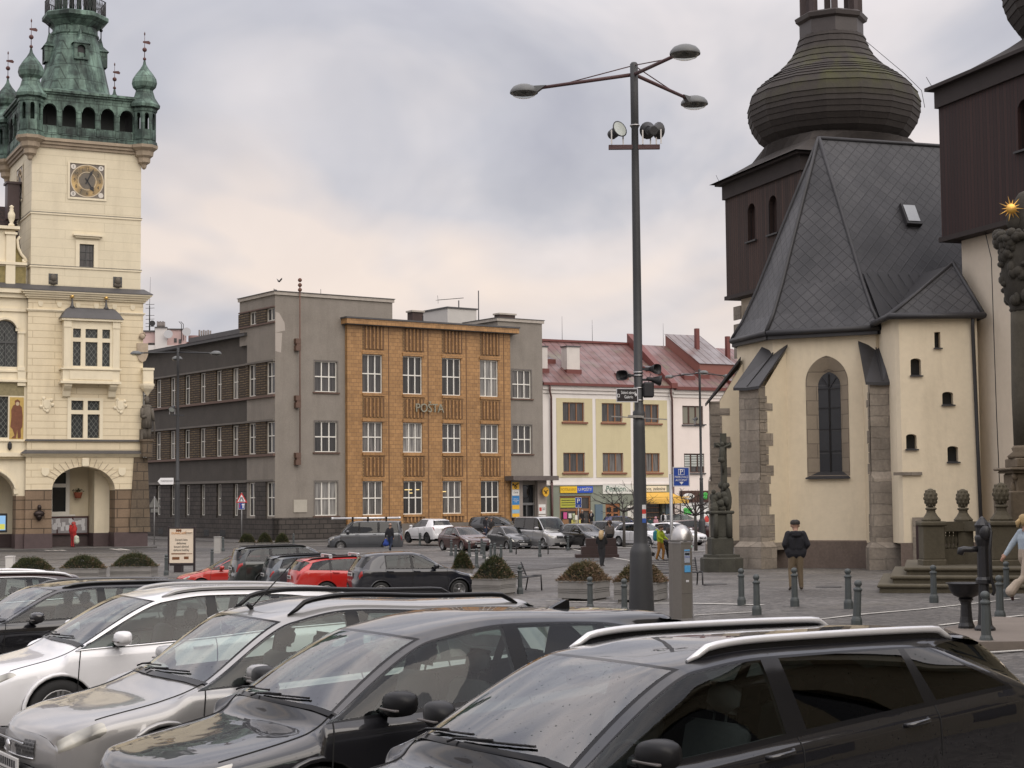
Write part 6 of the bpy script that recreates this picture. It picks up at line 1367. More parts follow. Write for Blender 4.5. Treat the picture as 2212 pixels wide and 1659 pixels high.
# grey street cabinet
b_ = GP(470,1195); c = MB(); k = b_.y/3580; c.bbox(-7*k,7*k,-.2,.2,-.1,34*k,.02); c.bbox(-7.6*k,7.6*k,-.23,.23,34*k,35.5*k,.01); c.box(-5.5*k,5.5*k,-.21,-.2,4*k,32*k); o = c.build('street_cabinet', mat('pale_grey_cabinet',(.36,.35,.33),.6), None); o.location = b_; tag(o,'pale grey street cabinet between bollards in front of the post office','cabinet')
b_ = GP(22,1240); c = MB(); k = b_.y/3580; c.bbox(-8*k,8*k,-.2,.2,-.1,38*k,.02); c.box(-8.4*k,8.4*k,-.22,.22,36*k,38.6*k); o = c.build('street_cabinet', mat('white_cabinet',(.62,.60,.57),.6), None); o.location = b_; tag(o,'white post box shaped cabinet at the far left edge beside a shrub planter','cabinet')
# planters and their shrubs
M_conc = mat('grey_planter_concrete', (.25,.24,.225), .9, .15, 1.5, .4, 18, streak=.5)
def planter_mesh(w, d, h):
    b = MB(); z = 0
    segs = [(0,.36,0),(.36,.40,-.02),(.40,.47,0),(.47,.51,-.02),(.51,.58,0),(.58,.62,-.02),(.62,1,.0)]
    for a, c, o in segs: b.box(-w/2-o*-1,w/2+o,-d/2-o*-1 if o else -d/2,d/2+o,.07+a*(h-.07),.07+c*(h-.07)-.001)
    b.box(-w/2-.02,w/2+.02,-d/2-.02,d/2+.02,h,h+.035); b.box(-w/2+.06,w/2-.06,-d/2+.06,d/2-.06,h-.05,h+.037,1)
    for sx in (-1,1): b.box(sx*w*.35-.1,sx*w*.35+.1,-d*.4,d*.4,-.08,.08)
    return b
M_soil = mat('dark_soil',(.03,.024,.018),.95,.3,8)
def leafmat(name, a, b_, c_):
    t = NT(name); rn = t.n('ShaderNodeNewGeometry').outputs['Random Per Island']; c = t.ramp(rn, [(0,a),(.55,b_),(1,c_)]); t.bsdf(c, .75, spec=.3); return t.m
M_leaf1 = leafmat('dark_green_needles', (.022,.034,.014),(.045,.055,.02),(.075,.07,.03)); M_leaf2 = leafmat('mixed_olive_needles', (.035,.045,.016),(.075,.07,.028),(.15,.105,.05)); M_dry = leafmat('dry_straw_stems', (.13,.085,.05),(.20,.14,.085),(.26,.17,.12))
def shrub(parent_name, label, w, d, h, seed, mt, dry=.12, n=5200, peak=.9):
    rr = random.Random(seed); t = thing(parent_name, label, 'shrub', (0,0,0), 0)
    b = MB(); dr = MB(); lf = .034
    bumps = [(rr.uniform(-.4,.4)*w,rr.uniform(-.4,.4)*d,rr.uniform(.1,.55)) for _ in range(16)]
    def H(x, y):
        u = abs(2*x/w); v = abs(2*y/d); base = max(0,1-(u*u+v*v*.75)*.62)**peak*max(0,1-max(u,v)**7)**.5
        return h*base*(1+sum(a*exp(-((x-bx)**2+(y-by)**2)/.05) for bx,by,a in bumps)*.16)+.02
    for i in range(n):
        x, y = rr.uniform(-.53,.53)*w, rr.uniform(-.53,.53)*d; z = H(x,y)*rr.uniform(.5,1.05)**.45*(1 if i%9 else rr.uniform(1.0,1.28))
        c = Vector((x,y,z)); dv = Vector((x/w*1.6+rr.gauss(0,.5),y/d*1.6+rr.gauss(0,.5),.6+rr.gauss(0,.4))).normalized(); s = dv.cross(Vector((rr.gauss(0,1),rr.gauss(0,1),rr.gauss(0,1)))).normalized()
        L = rr.uniform(.6,1.7)*lf*1.6; isd = rr.random() < dry*(2.0 if z < h*.35 or x > w*.2 else .5); T = b; L = L*(1.8 if isd and z < h*.3 else 1)
        T.add([c-s*lf*.28,c+s*lf*.28,c+dv*L+s*lf*.12,c+dv*L-s*lf*.12],[(0,1,2,3)],1 if isd else 0)
    b.build('foliage', [mt,M_dry], t, fix=False)
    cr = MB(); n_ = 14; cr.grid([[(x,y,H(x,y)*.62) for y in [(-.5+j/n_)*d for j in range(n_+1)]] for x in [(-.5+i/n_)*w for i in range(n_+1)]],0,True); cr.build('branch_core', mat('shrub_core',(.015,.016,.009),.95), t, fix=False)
    return t
def planter(px, py, wpx, hpx, rot, label, shl, seed, sh_px, mt, dry, depth=None, ry=1.0):
    b_ = GP(px,py); k = b_.y/3580; w = wpx*k; h = hpx*k; d = depth or w*.55
    t = thing('planter_box', label, 'planter', b_, rot, 'concrete planters'); planter_mesh(w,d,h).build('trough', [M_conc,M_soil], t)
    s = shrub('shrub', shl, w*.95, d*.95, sh_px*k, seed, mt, dry); s.location = b_+Vector((0,0,h)); s.rotation_euler = (0,0,rot); s['group'] = 'shrubs in concrete planters'
    return t
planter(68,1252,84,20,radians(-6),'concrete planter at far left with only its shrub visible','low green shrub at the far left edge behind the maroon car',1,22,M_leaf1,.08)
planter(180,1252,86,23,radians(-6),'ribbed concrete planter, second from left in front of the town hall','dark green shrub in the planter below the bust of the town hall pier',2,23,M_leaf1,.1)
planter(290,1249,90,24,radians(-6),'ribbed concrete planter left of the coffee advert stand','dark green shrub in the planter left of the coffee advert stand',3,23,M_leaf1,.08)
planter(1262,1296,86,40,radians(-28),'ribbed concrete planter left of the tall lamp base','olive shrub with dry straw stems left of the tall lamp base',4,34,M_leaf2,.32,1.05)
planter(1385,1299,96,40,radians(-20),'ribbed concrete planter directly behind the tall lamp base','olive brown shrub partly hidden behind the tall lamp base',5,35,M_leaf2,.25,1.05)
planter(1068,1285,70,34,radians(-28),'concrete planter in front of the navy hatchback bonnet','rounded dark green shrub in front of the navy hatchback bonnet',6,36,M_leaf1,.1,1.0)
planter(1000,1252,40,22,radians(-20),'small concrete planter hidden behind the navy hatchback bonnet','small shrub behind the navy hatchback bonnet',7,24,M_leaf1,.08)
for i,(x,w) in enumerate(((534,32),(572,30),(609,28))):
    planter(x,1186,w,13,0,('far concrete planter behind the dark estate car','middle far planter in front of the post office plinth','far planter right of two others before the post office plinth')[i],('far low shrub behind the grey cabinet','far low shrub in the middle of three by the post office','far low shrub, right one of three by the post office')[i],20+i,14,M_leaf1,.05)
# benches
M_dkst = mat('dark_bench_steel',(.022,.022,.024),.45,.2,6)
def bench(label, loc, rot, w=1.8, back=True, sc=1):
    t = thing('park_bench', label, 'bench', loc, rot)
    q = MB()
    for k in range(5): q.bbox(-w/2,w/2,-.42+.1*k,-.36+.1*k,.43,.46,.008)
    q.build('seat', M_dkst, t)
    if back:
        q = MB()
        for k in range(6): q.bar((-w/2,.10+.022*k,.52+.055*k),(w/2,.10+.022*k,.52+.055*k),.03,.018)
        q.build('backrest', M_dkst, t)
    for x in (-w/2+.02,w/2-.02):
        q = MB()
        if back: q.tube([(x,.26,.88),(x,.10,.50),(x,.02,.38),(x,.1,0)],.024,6); q.tube([(x,.05,.40),(x,-.2,.47),(x,-.45,.48),(x,-.47,0)],.024,6)
        else: q.tube([(x,0.03,0),(x,0.03,.43),(x,-.43,.43),(x,-.43,0)],.022,6)
        q.build('leg_frame', M_dkst, t)
    return t
bench('dark slatted park bench with backrest behind a shrub planter and bollard', GP(1112,1278), radians(62), 1.9)
bench('slatted park bench half hidden behind the planter and parking meter', GP(1445,1268), radians(12), 1.9)
bench('backless bench in front of the silver van', GP(1150,1197), radians(-4), 1.8, False)
# rusty steel block seat
cb = GP(1289,1204); k = cb.y/3580; q = MB(); X = lambda a: (a-1289)*k
M_cort = mat('rusty_brown_steel',(.045,.026,.023),.75,.3,1.2,.1,streak=.3)
q.box(X(1243),X(1335),-.9,.9,-.1,7*k); q.box(X(1256),X(1332),-.7,.8,7*k,23.5*k); q.box(X(1266),X(1330),-.5,.7,23.5*k,41*k); o = q.build('steel_block_seat', M_cort, None); o.location = cb; tag(o,'stepped rusty brown steel block in the middle of the square','sculpture')
# bare trees
def bare_tree(label, loc, h, seed):
    rr = random.Random(seed); t = thing('bare_tree', label, 'tree', loc, 0, 'small pollarded trees')
    b = MB(); b.tube([(0,0,-.2),(.02,0,h*.3),(0,.03,h*.5)],[.11,.085,.08],8); b.build('trunk', mat('grey_bark',(.11,.10,.09),.9,.3,6,.3), t)
    c = MB()
    def br(p, d, L, r, lv):
        q = p+d*L; m = p+d*L*.5+Vector((rr.gauss(0,.05),rr.gauss(0,.05),rr.gauss(0,.03)))*L
        c.tube([p,m,q],[r,r*.85,r*.65],5,caps=False)
        if lv == 0: return
        for k in range(rr.choice((2,3,3))): 
            nd = (d+Vector((rr.gauss(0,.55),rr.gauss(0,.55),rr.gauss(.0,.4)))).normalized(); br(q, nd, L*rr.uniform(.55,.85), r*.62, lv-1)
        if lv > 1: nd = (d+Vector((rr.gauss(0,.8),rr.gauss(0,.8),rr.gauss(-.1,.4)))).normalized(); br(m, nd, L*.6, r*.5, lv-1)
    for k in range(7): a = k*2*pi/7+rr.uniform(-.3,.3); br(Vector((0,.03,h*.48)), Vector((cos(a),sin(a),rr.uniform(.1,1.0))).normalized(), h*.2, .045, 3)
    c.build('branches', mat('dark_twigs',(.035,.027,.024),.9), t); return t
for l, x, y, tp, sd in (('small bare tree with knotty branches in front of the guest house sign',1348,1184,1022,11),('small bare tree between the parking meter and the church cross',1503,1192,1030,12)):
    b_ = GP(x,y); bare_tree(l, b_, W(x,tp,b_.y).z-b_.z, sd)
    q = MB(); q.bbox(-.9,.9,-.9,.9,-.1,.06,.03); o = q.build('tree_kerb', M_conc, None); o.location = b_; struct(o)
# crucifix
cx = thing('stone_crucifix', 'dark mossy stone crucifix on a sculpted pedestal against the church wall', 'monument', W(1559,1219,65.5), radians(8))
M_moss = mat('mossy_dark_stone', (.060,.058,.045), .95, .5, 2.5, .6, 14)
k = cx.location.y/3580; Z = lambda py: W(1560,py,cx.location.y).z-cx.location.z
q = MB(); q.lathe([(.85,-.5),(.85,Z(1206)),(.8,Z(1204)),(.72,Z(1203)),(.72,Z(1198)),(.4,Z(1196))],(-.0,0,0),8,pi/8,smooth=False); q.build('step_base', M_moss, cx)
q = MB(); q.bbox(-.48,.40,-.4,.4,Z(1200),Z(1160),.06); q.bbox(-.36,.30,-.34,.34,Z(1162),Z(1107),.06); q.bbox(-.5,.44,-.44,.44,Z(1110),Z(1103),.04); q.cyl((-.3,-.34,Z(1160)),(-.3,-.34,Z(1110)),.1,n=8); q.cyl((.24,-.34,Z(1160)),(.24,-.34,Z(1110)),.13,n=8); q.build('pedestal', M_moss, cx)
q = MB(); rr = random.Random(4)
for i in range(26): zz_ = rr.uniform(Z(1100),Z(1045)); wd = .34*(1-.35*(zz_-Z(1100))/(Z(1045)-Z(1100))); q.sphere((rr.uniform(-wd,wd),rr.uniform(-.25,.15),zz_),(rr.uniform(.1,.2),.16,rr.uniform(.12,.25)),8,6)
q.sphere((-.30,-.1,Z(1085)),(.13,.14,.32),8,7); q.sphere((-.31,-.12,Z(1062)),.09,8,6); q.sphere((.27,-.1,Z(1080)),(.16,.16,.5),8,7); q.sphere((.25,-.12,Z(1048)),.1,8,6); q.build('sculpted_group', M_moss, cx)
q = MB(); q.bbox(.04,.26,-.1,.1,Z(1060),Z(936),.015); q.bbox(-.22,.46,-.1,.1,Z(967),Z(956),.015); q.build('cross', M_moss, cx)
q = MB(); q.tube([(-.18,-.16,Z(960)),(.02,-.2,Z(966)),(.10,-.2,Z(967)),(.4,-.16,Z(960))],.045,6); q.tube([(.05,-.2,Z(966)),(.03,-.24,Z(980)),(.0,-.22,Z(992)),(.06,-.26,Z(1005)),(.08,-.18,Z(1022))],[.1,.12,.1,.08,.04],8); q.sphere((.04,-.24,Z(960)),(.075,.09,.1),8,6); q.lathe([(.14,Z(998)),(.12,Z(988))],(0,-.22,0),8); q.build('carved_figure', M_moss, cx)
# stone steps, balustrade and column
M_sst = mat('mossy_sandstone', (.105,.09,.06), .95, .35, 1.6, .5, 12, streak=.4)
sl_ = thing('stone_steps', 'three mossy stone steps in front of the balustrade', 'steps', GP(1900,1281), radians(-14)); k = sl_.location.y/3580
q = MB()
for i, (xl, py, dz) in enumerate(((0,0,.22),(27,0,.42),(56,0,.62))): q.bbox(xl*k,8,i*.45,6,-.2 if i == 0 else dz-.3,dz-.05,.03); q.bbox(xl*k-.06,8.06,i*.45-.06,6.05,dz-.09,dz,.03)
q.build('steps', M_sst, sl_)
PL0 = sl_.location.copy()
bl = thing('stone_balustrade', 'mossy stone balustrade with three pine cone finials in front of the church door', 'balustrade', (0,0,0), 0)
bl.location = W(2014,1222,PL0.y+2.0); Yl = bl.location.y; k = Yl/3580; Zb = lambda py: W(2014,py,Yl).z-bl.location.z
def bpost(x, y, w, z0, z1, egg, par):
    q = MB(); h = w/2; q.bbox(x-h*1.12,x+h*1.12,y-h*1.12,y+h*1.12,z0-.2,z0+.18,.03); q.bbox(x-h,x+h,y-h,y+h,z0+.18,z1-.12,.02); q.bbox(x-h*1.2,x+h*1.2,y-h*1.2,y+h*1.2,z1-.12,z1,.03); q.build('pedestal_post', M_sst, par)
    q = MB(); s = egg; q.lathe([(.40*s,z1),(.42*s,z1+.08*s),(.30*s,z1+.22*s),(.2*s,z1+.38*s),(.19*s,z1+.48*s),(.26*s,z1+.54*s),(.24*s,z1+.58*s),(.15*s,z1+.62*s)],(x,y,0),8,pi/8,smooth=False); fi = q.build('finial_vase', M_sst, par)
    q = MB(); q.sphere((x,y,z1+1.02*s),(.29*s,.29*s,.42*s),14,10)
    for r in range(5):
        for c in range(9):
            a = 2*pi*(c+.5*(r%2))/9; e = -.9+.42*r; q.sphere((x+.272*s*cos(e)*cos(a),y+.272*s*cos(e)*sin(a),z1+1.02*s+.395*s*sin(e)),(.05*s,.05*s,.08*s),7,5)
    q.build('pine_cone_finial', M_sst, fi)
z1 = Zb(1126)
bpost(0,0,46*k,0,z1,.62,bl); bpost(81*k,.55,34*k,0,z1-.02,.62,bl); bpost(141*k,-.45,60*k,0,z1,.72,bl)
q = MB(); q.bar((0,.1,z1-.15),(81*k,.55,z1-.15),.4,.26); q.bar((0,.1,.22),(81*k,.55,.22),.42,.45); q.bar((81*k,.55,z1-.15),(141*k,-.3,z1-.15),.4,.26); q.bar((81*k,.55,.22),(141*k,-.3,.22),.42,.45); q.build('rail', M_sst, bl)
for i in range(6):
    p_ = Vector((0,.1,0)).lerp(Vector((81*k,.55,0)),(i+2.4)/8.6); q = MB(); q.lathe([(.07,.44),(.07,.5),(.04,.55),(.085,.66),(.075,.74),(.045,.8),(.06,.84),(.045,.88),(.075,.98),(.08,1.04),(.04,1.14),(.06,z1-.26)],ngz(p_),8); q.build('baluster', M_sst, bl)
col = thing('column_monument', 'sculpted sandstone column with a gilded sun at the right edge', 'monument', (0,0,0), 0)
pc = W(2236,1230,PL0.y+2.6); col.location = pc; k = pc.y/3580; Zc = lambda py: W(2236,py,pc.y).z-pc.z; M_colst = mat('column_sandstone',(.16,.125,.085),.95,.4,1.4,.5,12,streak=.4)
q = MB(); q.bbox(-.85,.85,-.85,.85,-.5,Zc(1060),.04); q.bbox(-.62,.62,-.62,.62,Zc(1200),Zc(1022),.04); q.bbox(-.74,.74,-.74,.74,Zc(1022),Zc(1016),.03); q.bbox(-.84,.84,-.84,.84,Zc(1016),Zc(1010),.03); q.bbox(-.58,.58,-.58,.58,Zc(1010),Zc(990),.03); q.lathe([(.62,Zc(990)),(.66,Zc(985)),(.5,Zc(975)),(.54,Zc(968)),(.47,Zc(962))],(0,0,0),16)
rr = random.Random(8)
for i in range(16): q.sphere((-.62+rr.uniform(-.06,.12),rr.uniform(-.66,-.3),Zc(rr.uniform(1110,1030))),(.09,.1,rr.uniform(.08,.2)),8,6)
q.build('pedestal', M_colst, col)
q = MB(); q.lathe([(.47,Zc(962)),(.49,Zc(850)),(.46,Zc(700)),(.45,Zc(672))],(0,0,0),20); q.build('shaft', mat('column_shaft_stone',(.085,.075,.055),.95,.4,1.4,.5,12), col)
q = MB(); q.lathe([(.45,Zc(674)),(.5,Zc(668)),(.47,Zc(664)),(.5,Zc(656)),(.6,Zc(645)),(.66,Zc(600)),(.7,Zc(560)),(.72,Zc(520))],(0,0,0),14)
for i in range(150): 
    a = rr.uniform(0,2*pi); z_ = rr.uniform(Zc(655),Zc(505)); r = .55+.18*(z_-Zc(655))/(Zc(505)-Zc(655)); q.sphere((r*cos(a),r*sin(a),z_),(rr.uniform(.08,.17),rr.uniform(.08,.17),rr.uniform(.07,.2)),7,5)
for i in range(40): a = rr.uniform(0,2*pi); q.sphere((.7*cos(a),.7*sin(a),rr.uniform(Zc(525),Zc(498))),(.2,.2,.14),7,5)
q.sphere((0,0,Zc(470)),(.36,.36,.75),10,8); q.sphere((-.35,-.1,Zc(480)),(.2,.2,.3),8,6); q.build('sculpted_capital', mat('dark_carved_stone',(.048,.043,.034),.95,.5,3,.6,14), col)
q = MB(); sc_ = Vector(((2199-2236)*k,-.35,Zc(455))); q.sphere(sc_,(.15,.06,.15),14,8)
for i in range(14): 
    a = 2*pi*i/14; L = .37 if i%2 == 0 else .27; d = Vector((cos(a),0,sin(a))); s_ = Vector((-sin(a),0,cos(a))); q.add([sc_+d*.13-s_*.025,sc_+d*.13+s_*.025,sc_+d*L,sc_+d*.13+Vector((0,-.03,0))],[(0,3,2),(3,1,2),(0,2,1)])
q.build('gilded_sun', plain('gilding',(.72,.42,.10),.35,.75), col)
# pump island, pump, basin
isl = MB(); P4 = [GP(2040,1372),GP(2105,1404),GP(2420,1400),GP(2380,1352),GP(2150,1346)]
n = len(P4); isl.add([(p.x,p.y,p.z-.3) for p in P4]+[(p.x,p.y,p.z+.12) for p in P4],[(i,(i+1)%n,n+(i+1)%n,n+i) for i in range(n)]+[tuple(range(n,2*n))]); struct(isl.build('pavement_island', mat('sandy_stone_slab',(.185,.155,.13),.8,.2,1.2), None))
M_pump = mat('black_cast_iron', (.014,.014,.016), .42, .3, 5, .15, 30)
pu = thing('water_pump', 'black cast iron hand pump with a spout and side handle', 'water pump', GP(2128,1362,.12), radians(-12)); Yp = pu.location.y; Zp = lambda py: W(2128,py,Yp).z-pu.location.z; k = Yp/3580
q = MB(); q.lathe([(.17,-.12),(.17,.04),(.12,.09),(.1,.3),(.085,Zp(1262)),(.13,Zp(1260)),(.13,Zp(1252)),(.1,Zp(1246)),(.095,Zp(1180)),(.115,Zp(1172)),(.13,Zp(1165)),(.13,Zp(1160)),(.11,Zp(1155)),(.115,Zp(1140)),(.13,Zp(1134)),(.1,Zp(1128)),(.06,Zp(1122)),(.04,Zp(1118)),(0,Zp(1115))],(0,0,0),10,smooth=False); q.build('column', M_pump, pu)
q = MB(); q.tube([(-.08,0,Zp(1186)),(-.2,-.02,Zp(1187)),(-.30,-.03,Zp(1186)),(-.35,-.03,Zp(1188)),(-.37,-.03,Zp(1198))],[.05,.045,.05,.065,.05],8); q.build('spout', M_pump, pu)
q = MB(); q.tube([(.1,-.05,Zp(1130)),(.13,-.12,Zp(1150)),(.1,-.16,Zp(1190)),(.11,-.14,Zp(1245)),(.16,-.1,Zp(1275)),(.13,-.1,Zp(1285))],.028,6); q.sphere((.04,-.12,Zp(1150)),(.1,.05,.12),8,6); q.build('handle', M_pump, pu)
ba = thing('water_basin', 'black cast iron drinking basin on a fluted foot beside the pump', 'basin', GP(2088,1357,.12), 0); Yp = ba.location.y; Zq = lambda py: W(2088,py,Yp).z-ba.location.z
q = MB(); q.lathe([(.14,-.12),(.14,.04),(.115,.1),(.1,.2),(.09,.4),(.095,Zq(1300)),(.13,Zq(1294)),(.1,Zq(1291))],(0,0,0),12,smooth=False); q.build('foot', M_pump, ba)
q = MB(); q.lathe([(.1,Zq(1292)),(.2,Zq(1286)),(.26,Zq(1276)),(.285,Zq(1264)),(.30,Zq(1262)),(.33,Zq(1259)),(.30,Zq(1259)),(.2,Zq(1272)),(0,Zq(1278))],(0,0,0),20); q.build('bowl', M_pump, ba)
# things on the town hall arcade wall
def attach(o): o.location = TH.o; o.rotation_euler = (0,0,TH.a); return o
nb = thing('notice_board', 'dark red wooden notice board with papers inside the right town hall arch', 'notice board', TH.o, TH.a)
M_dred = mat('dark_red_wood',(.055,.014,.014),.5); q = MB(); q.box(-7.0,-2.8,3.25,3.4,.75,1.98)
b_ = q.build('board', M_dred, nb); q = MB()
for i in range(4): q.box(-6.9+1.03*i,-5.98+1.03*i,3.235,3.25,.85,1.86)
q.build('board_panel', plain('board_back',(.30,.29,.30)), nb)
q = MB(); rr = random.Random(2)
for i in range(26): x = -6.85+rr.uniform(0,3.75); z = rr.uniform(.9,1.55); q = MB(); q.box(x,x+.22,3.222-.0004*i,3.23,z,z+.29); q.build('paper', plain('paper_white',(.62,.62,.64)), nb)
nb2 = thing('notice_board', 'notice board cut off at the far left edge inside the left town hall arch', 'notice board', TH.o, TH.a)
q = MB(); q.box(-12,-9.45,3.25,3.4,.6,1.9); q.build('board', M_dred, nb2); q = MB(); q.box(-11.9,-9.6,3.235,3.25,.75,1.75); q.build('paper', plain('paper_white',(.62,.62,.64)), nb2)
sc = thing('information_screen', 'lit upright information screen in the left town hall arch', 'screen', TH.o, TH.a)
q = MB(); q.bbox(-9.2,-8.5,1.35,1.55,1.0,2.25,.03); q.build('case', M_iron, sc); q = MB(); q.quad((-9.05,1.345,1.15),(-8.62,1.345,1.15),(-8.62,1.345,2.1),(-9.05,1.345,2.1)); e_ = q.build('display', emis('screen_blue',(.35,.6,.9),.8), sc, fix=False)
q = MB(); q.quad((-9.0,1.34,1.2),(-8.66,1.34,1.2),(-8.66,1.34,1.55),(-9.0,1.34,1.55)); q.build('display_picture', emis('screen_yellow',(.75,.7,.15),.8), e_, fix=False)
fp = thing('flower_pot', 'terracotta flower pot hanging beside the arcade window', 'flower pot', TH.o, TH.a)
q = MB(); q.lathe([(.2,3.2),(.3,3.55),(.32,3.6)],(-3.55,3.1,0),12); q.build('pot', mat('terracotta',(.36,.11,.06),.8), fp)
q = MB(); rr = random.Random(6)
for i in range(120): a = rr.uniform(0,6.28); r = rr.uniform(0,.42); c_ = Vector((-3.55+r*cos(a),3.1+r*sin(a)*.6,3.6+rr.uniform(0,.3)*(1-r))); d_ = Vector((rr.gauss(0,1),rr.gauss(0,1),rr.gauss(0,1))).normalized()*.07; s_ = d_.cross(Vector((0,.3,1))).normalized()*.05; q.add([c_-s_,c_+s_,c_+d_],[(0,1,2)])
q.build('leaves', M_leaf1, fp, fix=False)
# birds
M_bird = plain('dark_bird',(.03,.028,.03))
def bird(loc, label, fly):
    t = thing('pigeon', label, 'bird', loc, .4 if not fly else .9); t.scale = (.62,.62,.62); q = MB(); q.sphere((0,0,.16 if not fly else 0),(.2,.1,.1),8,6); q.sphere((-.2,0,.28 if not fly else .05),(.07,.06,.07),8,6); q.add([(.15,-.05,.14),(.15,.05,.14),(.42,.04,.08),(.42,-.04,.08)],[(0,1,2,3)]); q.add([(-.26,0,.28),(-.26,.015,.26),(-.33,0,.27)],[(0,1,2)])
    if fly:
        for s in (-1,1): q.add([(-.12,s*.06,.02),(.12,s*.06,.02),(.2,s*.32,.24),(.02,s*.5,.42),(-.08,s*.3,.26)],[(0,1,2,3,4)])
    else: q.cyl((0,-.03,0),(0,-.03,.1),.012,n=4); q.cyl((0,.03,0),(0,.03,.1),.012,n=4)
    q.build('body', M_bird, t)
t_ = Matrix.Rotation(PO.a,4,'Z'); bird(PO.o+(t_ @ Vector((.3,.5,18.8))), 'dark pigeon perched on the post office tower coping', False)
bird(W(603,608,125), 'dark pigeon flying above the post office tower', True)
# drain and manhole covers in the square
for l, x, y in (('round iron manhole cover between the bollards and the church',1545,1262),('round iron manhole cover in front of the rusty steel block',1235,1240),('round iron manhole cover near the stone steps',1790,1268)):
    b_ = GP(x,y,.012); q = MB(); q.lathe([(.36,-.05),(.36,.012),(.31,.014),(0,.012)],(0,0,0),24); q.lathe([(.30,.014),(.29,.02),(.2,.02),(.19,.014)],(0,0,0),24,cap=False); o = q.build('manhole_cover', mat('worn_cast_iron',(.05,.046,.043),.55,.3,6), None); o.location = b_; tag(o, l, 'manhole cover')
# ------------------------------------------------------------------ CARS
def pchip(t, y):
    n = len(t); h = [t[i+1]-t[i] for i in range(n-1)]; d = [(y[i+1]-y[i])/h[i] for i in range(n-1)]; m = [0]*n
    m[0], m[-1] = d[0], d[-1]
    for i in range(1,n-1): m[i] = 0 if d[i-1]*d[i] <= 0 else 2*d[i-1]*d[i]/(d[i-1]+d[i])
    def f(x):
        i = min(max(int(x) if t[0] == 0 else 0, 0), n-2)
        while i < n-2 and x > t[i+1]: i += 1
        while i > 0 and x < t[i]: i -= 1
        s = (x-t[i])/h[i]; s2, s3 = s*s, s*s*s
        return (2*s3-3*s2+1)*y[i]+(s3-2*s2+s)*h[i]*m[i]+(-2*s3+3*s2)*y[i+1]+(s3-s2)*h[i]*m[i+1]
    return f
def paint(name, col, metal=0.0, drops=True, rough=.32, base_rough=None):
    if name in MATS: return MATS[name]
    t = NT(name)
    c = t.mix(t.noise(3,3), tuple(x*.93 for x in col), tuple(min(1,x*1.05) for x in col))
    b = t.n('ShaderNodeBsdfPrincipled'); t.l(c, b.inputs['Base Color']); b.inputs['Metallic'].default_value = metal; b.inputs['Roughness'].default_value = rough; b.inputs['Specular IOR Level'].default_value = .5 if metal > .2 else .12
    b.inputs['Coat Weight'].default_value = 1.0; b.inputs['Coat IOR'].default_value = 1.65
    gr = t.ramp(t.noise(1.3,5,.6), [(.35,.0),(.7,.03)]); t.l(gr, b.inputs['Coat Roughness'])
    if drops:
        t.l(t.math('SUBTRACT', 1, t.math('MULTIPLY', drops_mask(t), .75)), b.inputs['Coat Weight'])  # weaker coat inside the raindrops paints in their dark reflections
        bp2 = t.n('ShaderNodeBump'); bp2.inputs['Strength'].default_value = .06; bp2.inputs['Distance'].default_value = .05; t.l(t.noise(2.5,2), bp2.inputs['Height'])
        t.l(bp2.outputs[0], b.inputs['Coat Normal']); t.l(bp2.outputs[0], b.inputs['Normal'])
    t.l(b.outputs[0], t.out.inputs[0]); MATS[name] = t.m; return t.m
def lampmat():
    t = NT('headlamp_lens'); vo = t.n('ShaderNodeTexVoronoi'); vo.inputs['Scale'].default_value = 5; t.l(t.co(), vo.inputs['Vector'])
    return t.bsdf(t.ramp(vo.outputs['Distance'], [(.2,(.55,.53,.46)),(.5,(.36,.35,.31)),(.8,(.16,.155,.14))]), .04, .25)
M_gl = glassmat('car_glass', (.60,.68,.65), 2.25, .0, True); M_glfar = glassmat('car_glass_plain', (.26,.31,.30), 1.5, .0); M_gltint = glassmat('tinted_car_glass', (.10,.12,.115), 1.6, .0, True); M_glside = glassmat('side_car_glass', (.66,.74,.71), 1.48, .0)
M_trimb = plain('black_car_trim',(.008,.008,.009),.16,0,.25); M_rubber = plain('tyre_rubber',(.018,.018,.018),.85); M_alloy = plain('alloy_wheel',(.38,.38,.38),.3,.8); M_alloyd = plain('dark_alloy_wheel',(.06,.06,.062),.35,.6)
M_seat = mat('dark_seat_fabric',(.022,.022,.024),.9,.2,6); M_head = lampmat(); M_grille = brick('mesh_grille',(.01,.01,.011),(.014,.014,.015),(.09,.09,.09),.05,.03,.006,.35,.5); M_tail = plain('red_tail_lens',(.28,.012,.010),.12); M_chrome = plain('chrome_trim',(.62,.62,.62),.12,1.0); M_plate = plain('plate_white',(.55,.54,.52),.4); M_alu = plain('satin_aluminium',(.68,.68,.69),.3,.45)
M_under = plain('black_underbody',(.008,.008,.008),.9); M_amber = plain('amber_lens',(.5,.16,.03),.15); M_cleartail = plain('clear_lens',(.45,.40,.38),.1)
def carspec(**k):
    s = dict(L=4.3,W=1.78,H=1.47,z0=.2,zn=.64,zl=.76,zh=.87,zc=.97,xc=1.12,xr=1.98,zr=1.40,xB=2.45,xC=3.3,zC=1.45,xq=3.75,zq=1.30,xrr=3.85,zrr=1.38,xg=4.12,zg=1.0,zt=.82,bf=.92,br=.99,fax=.86,rax=3.48,R=.31,tum=.67,hb=0,wt=None)
    s.update(k); return s
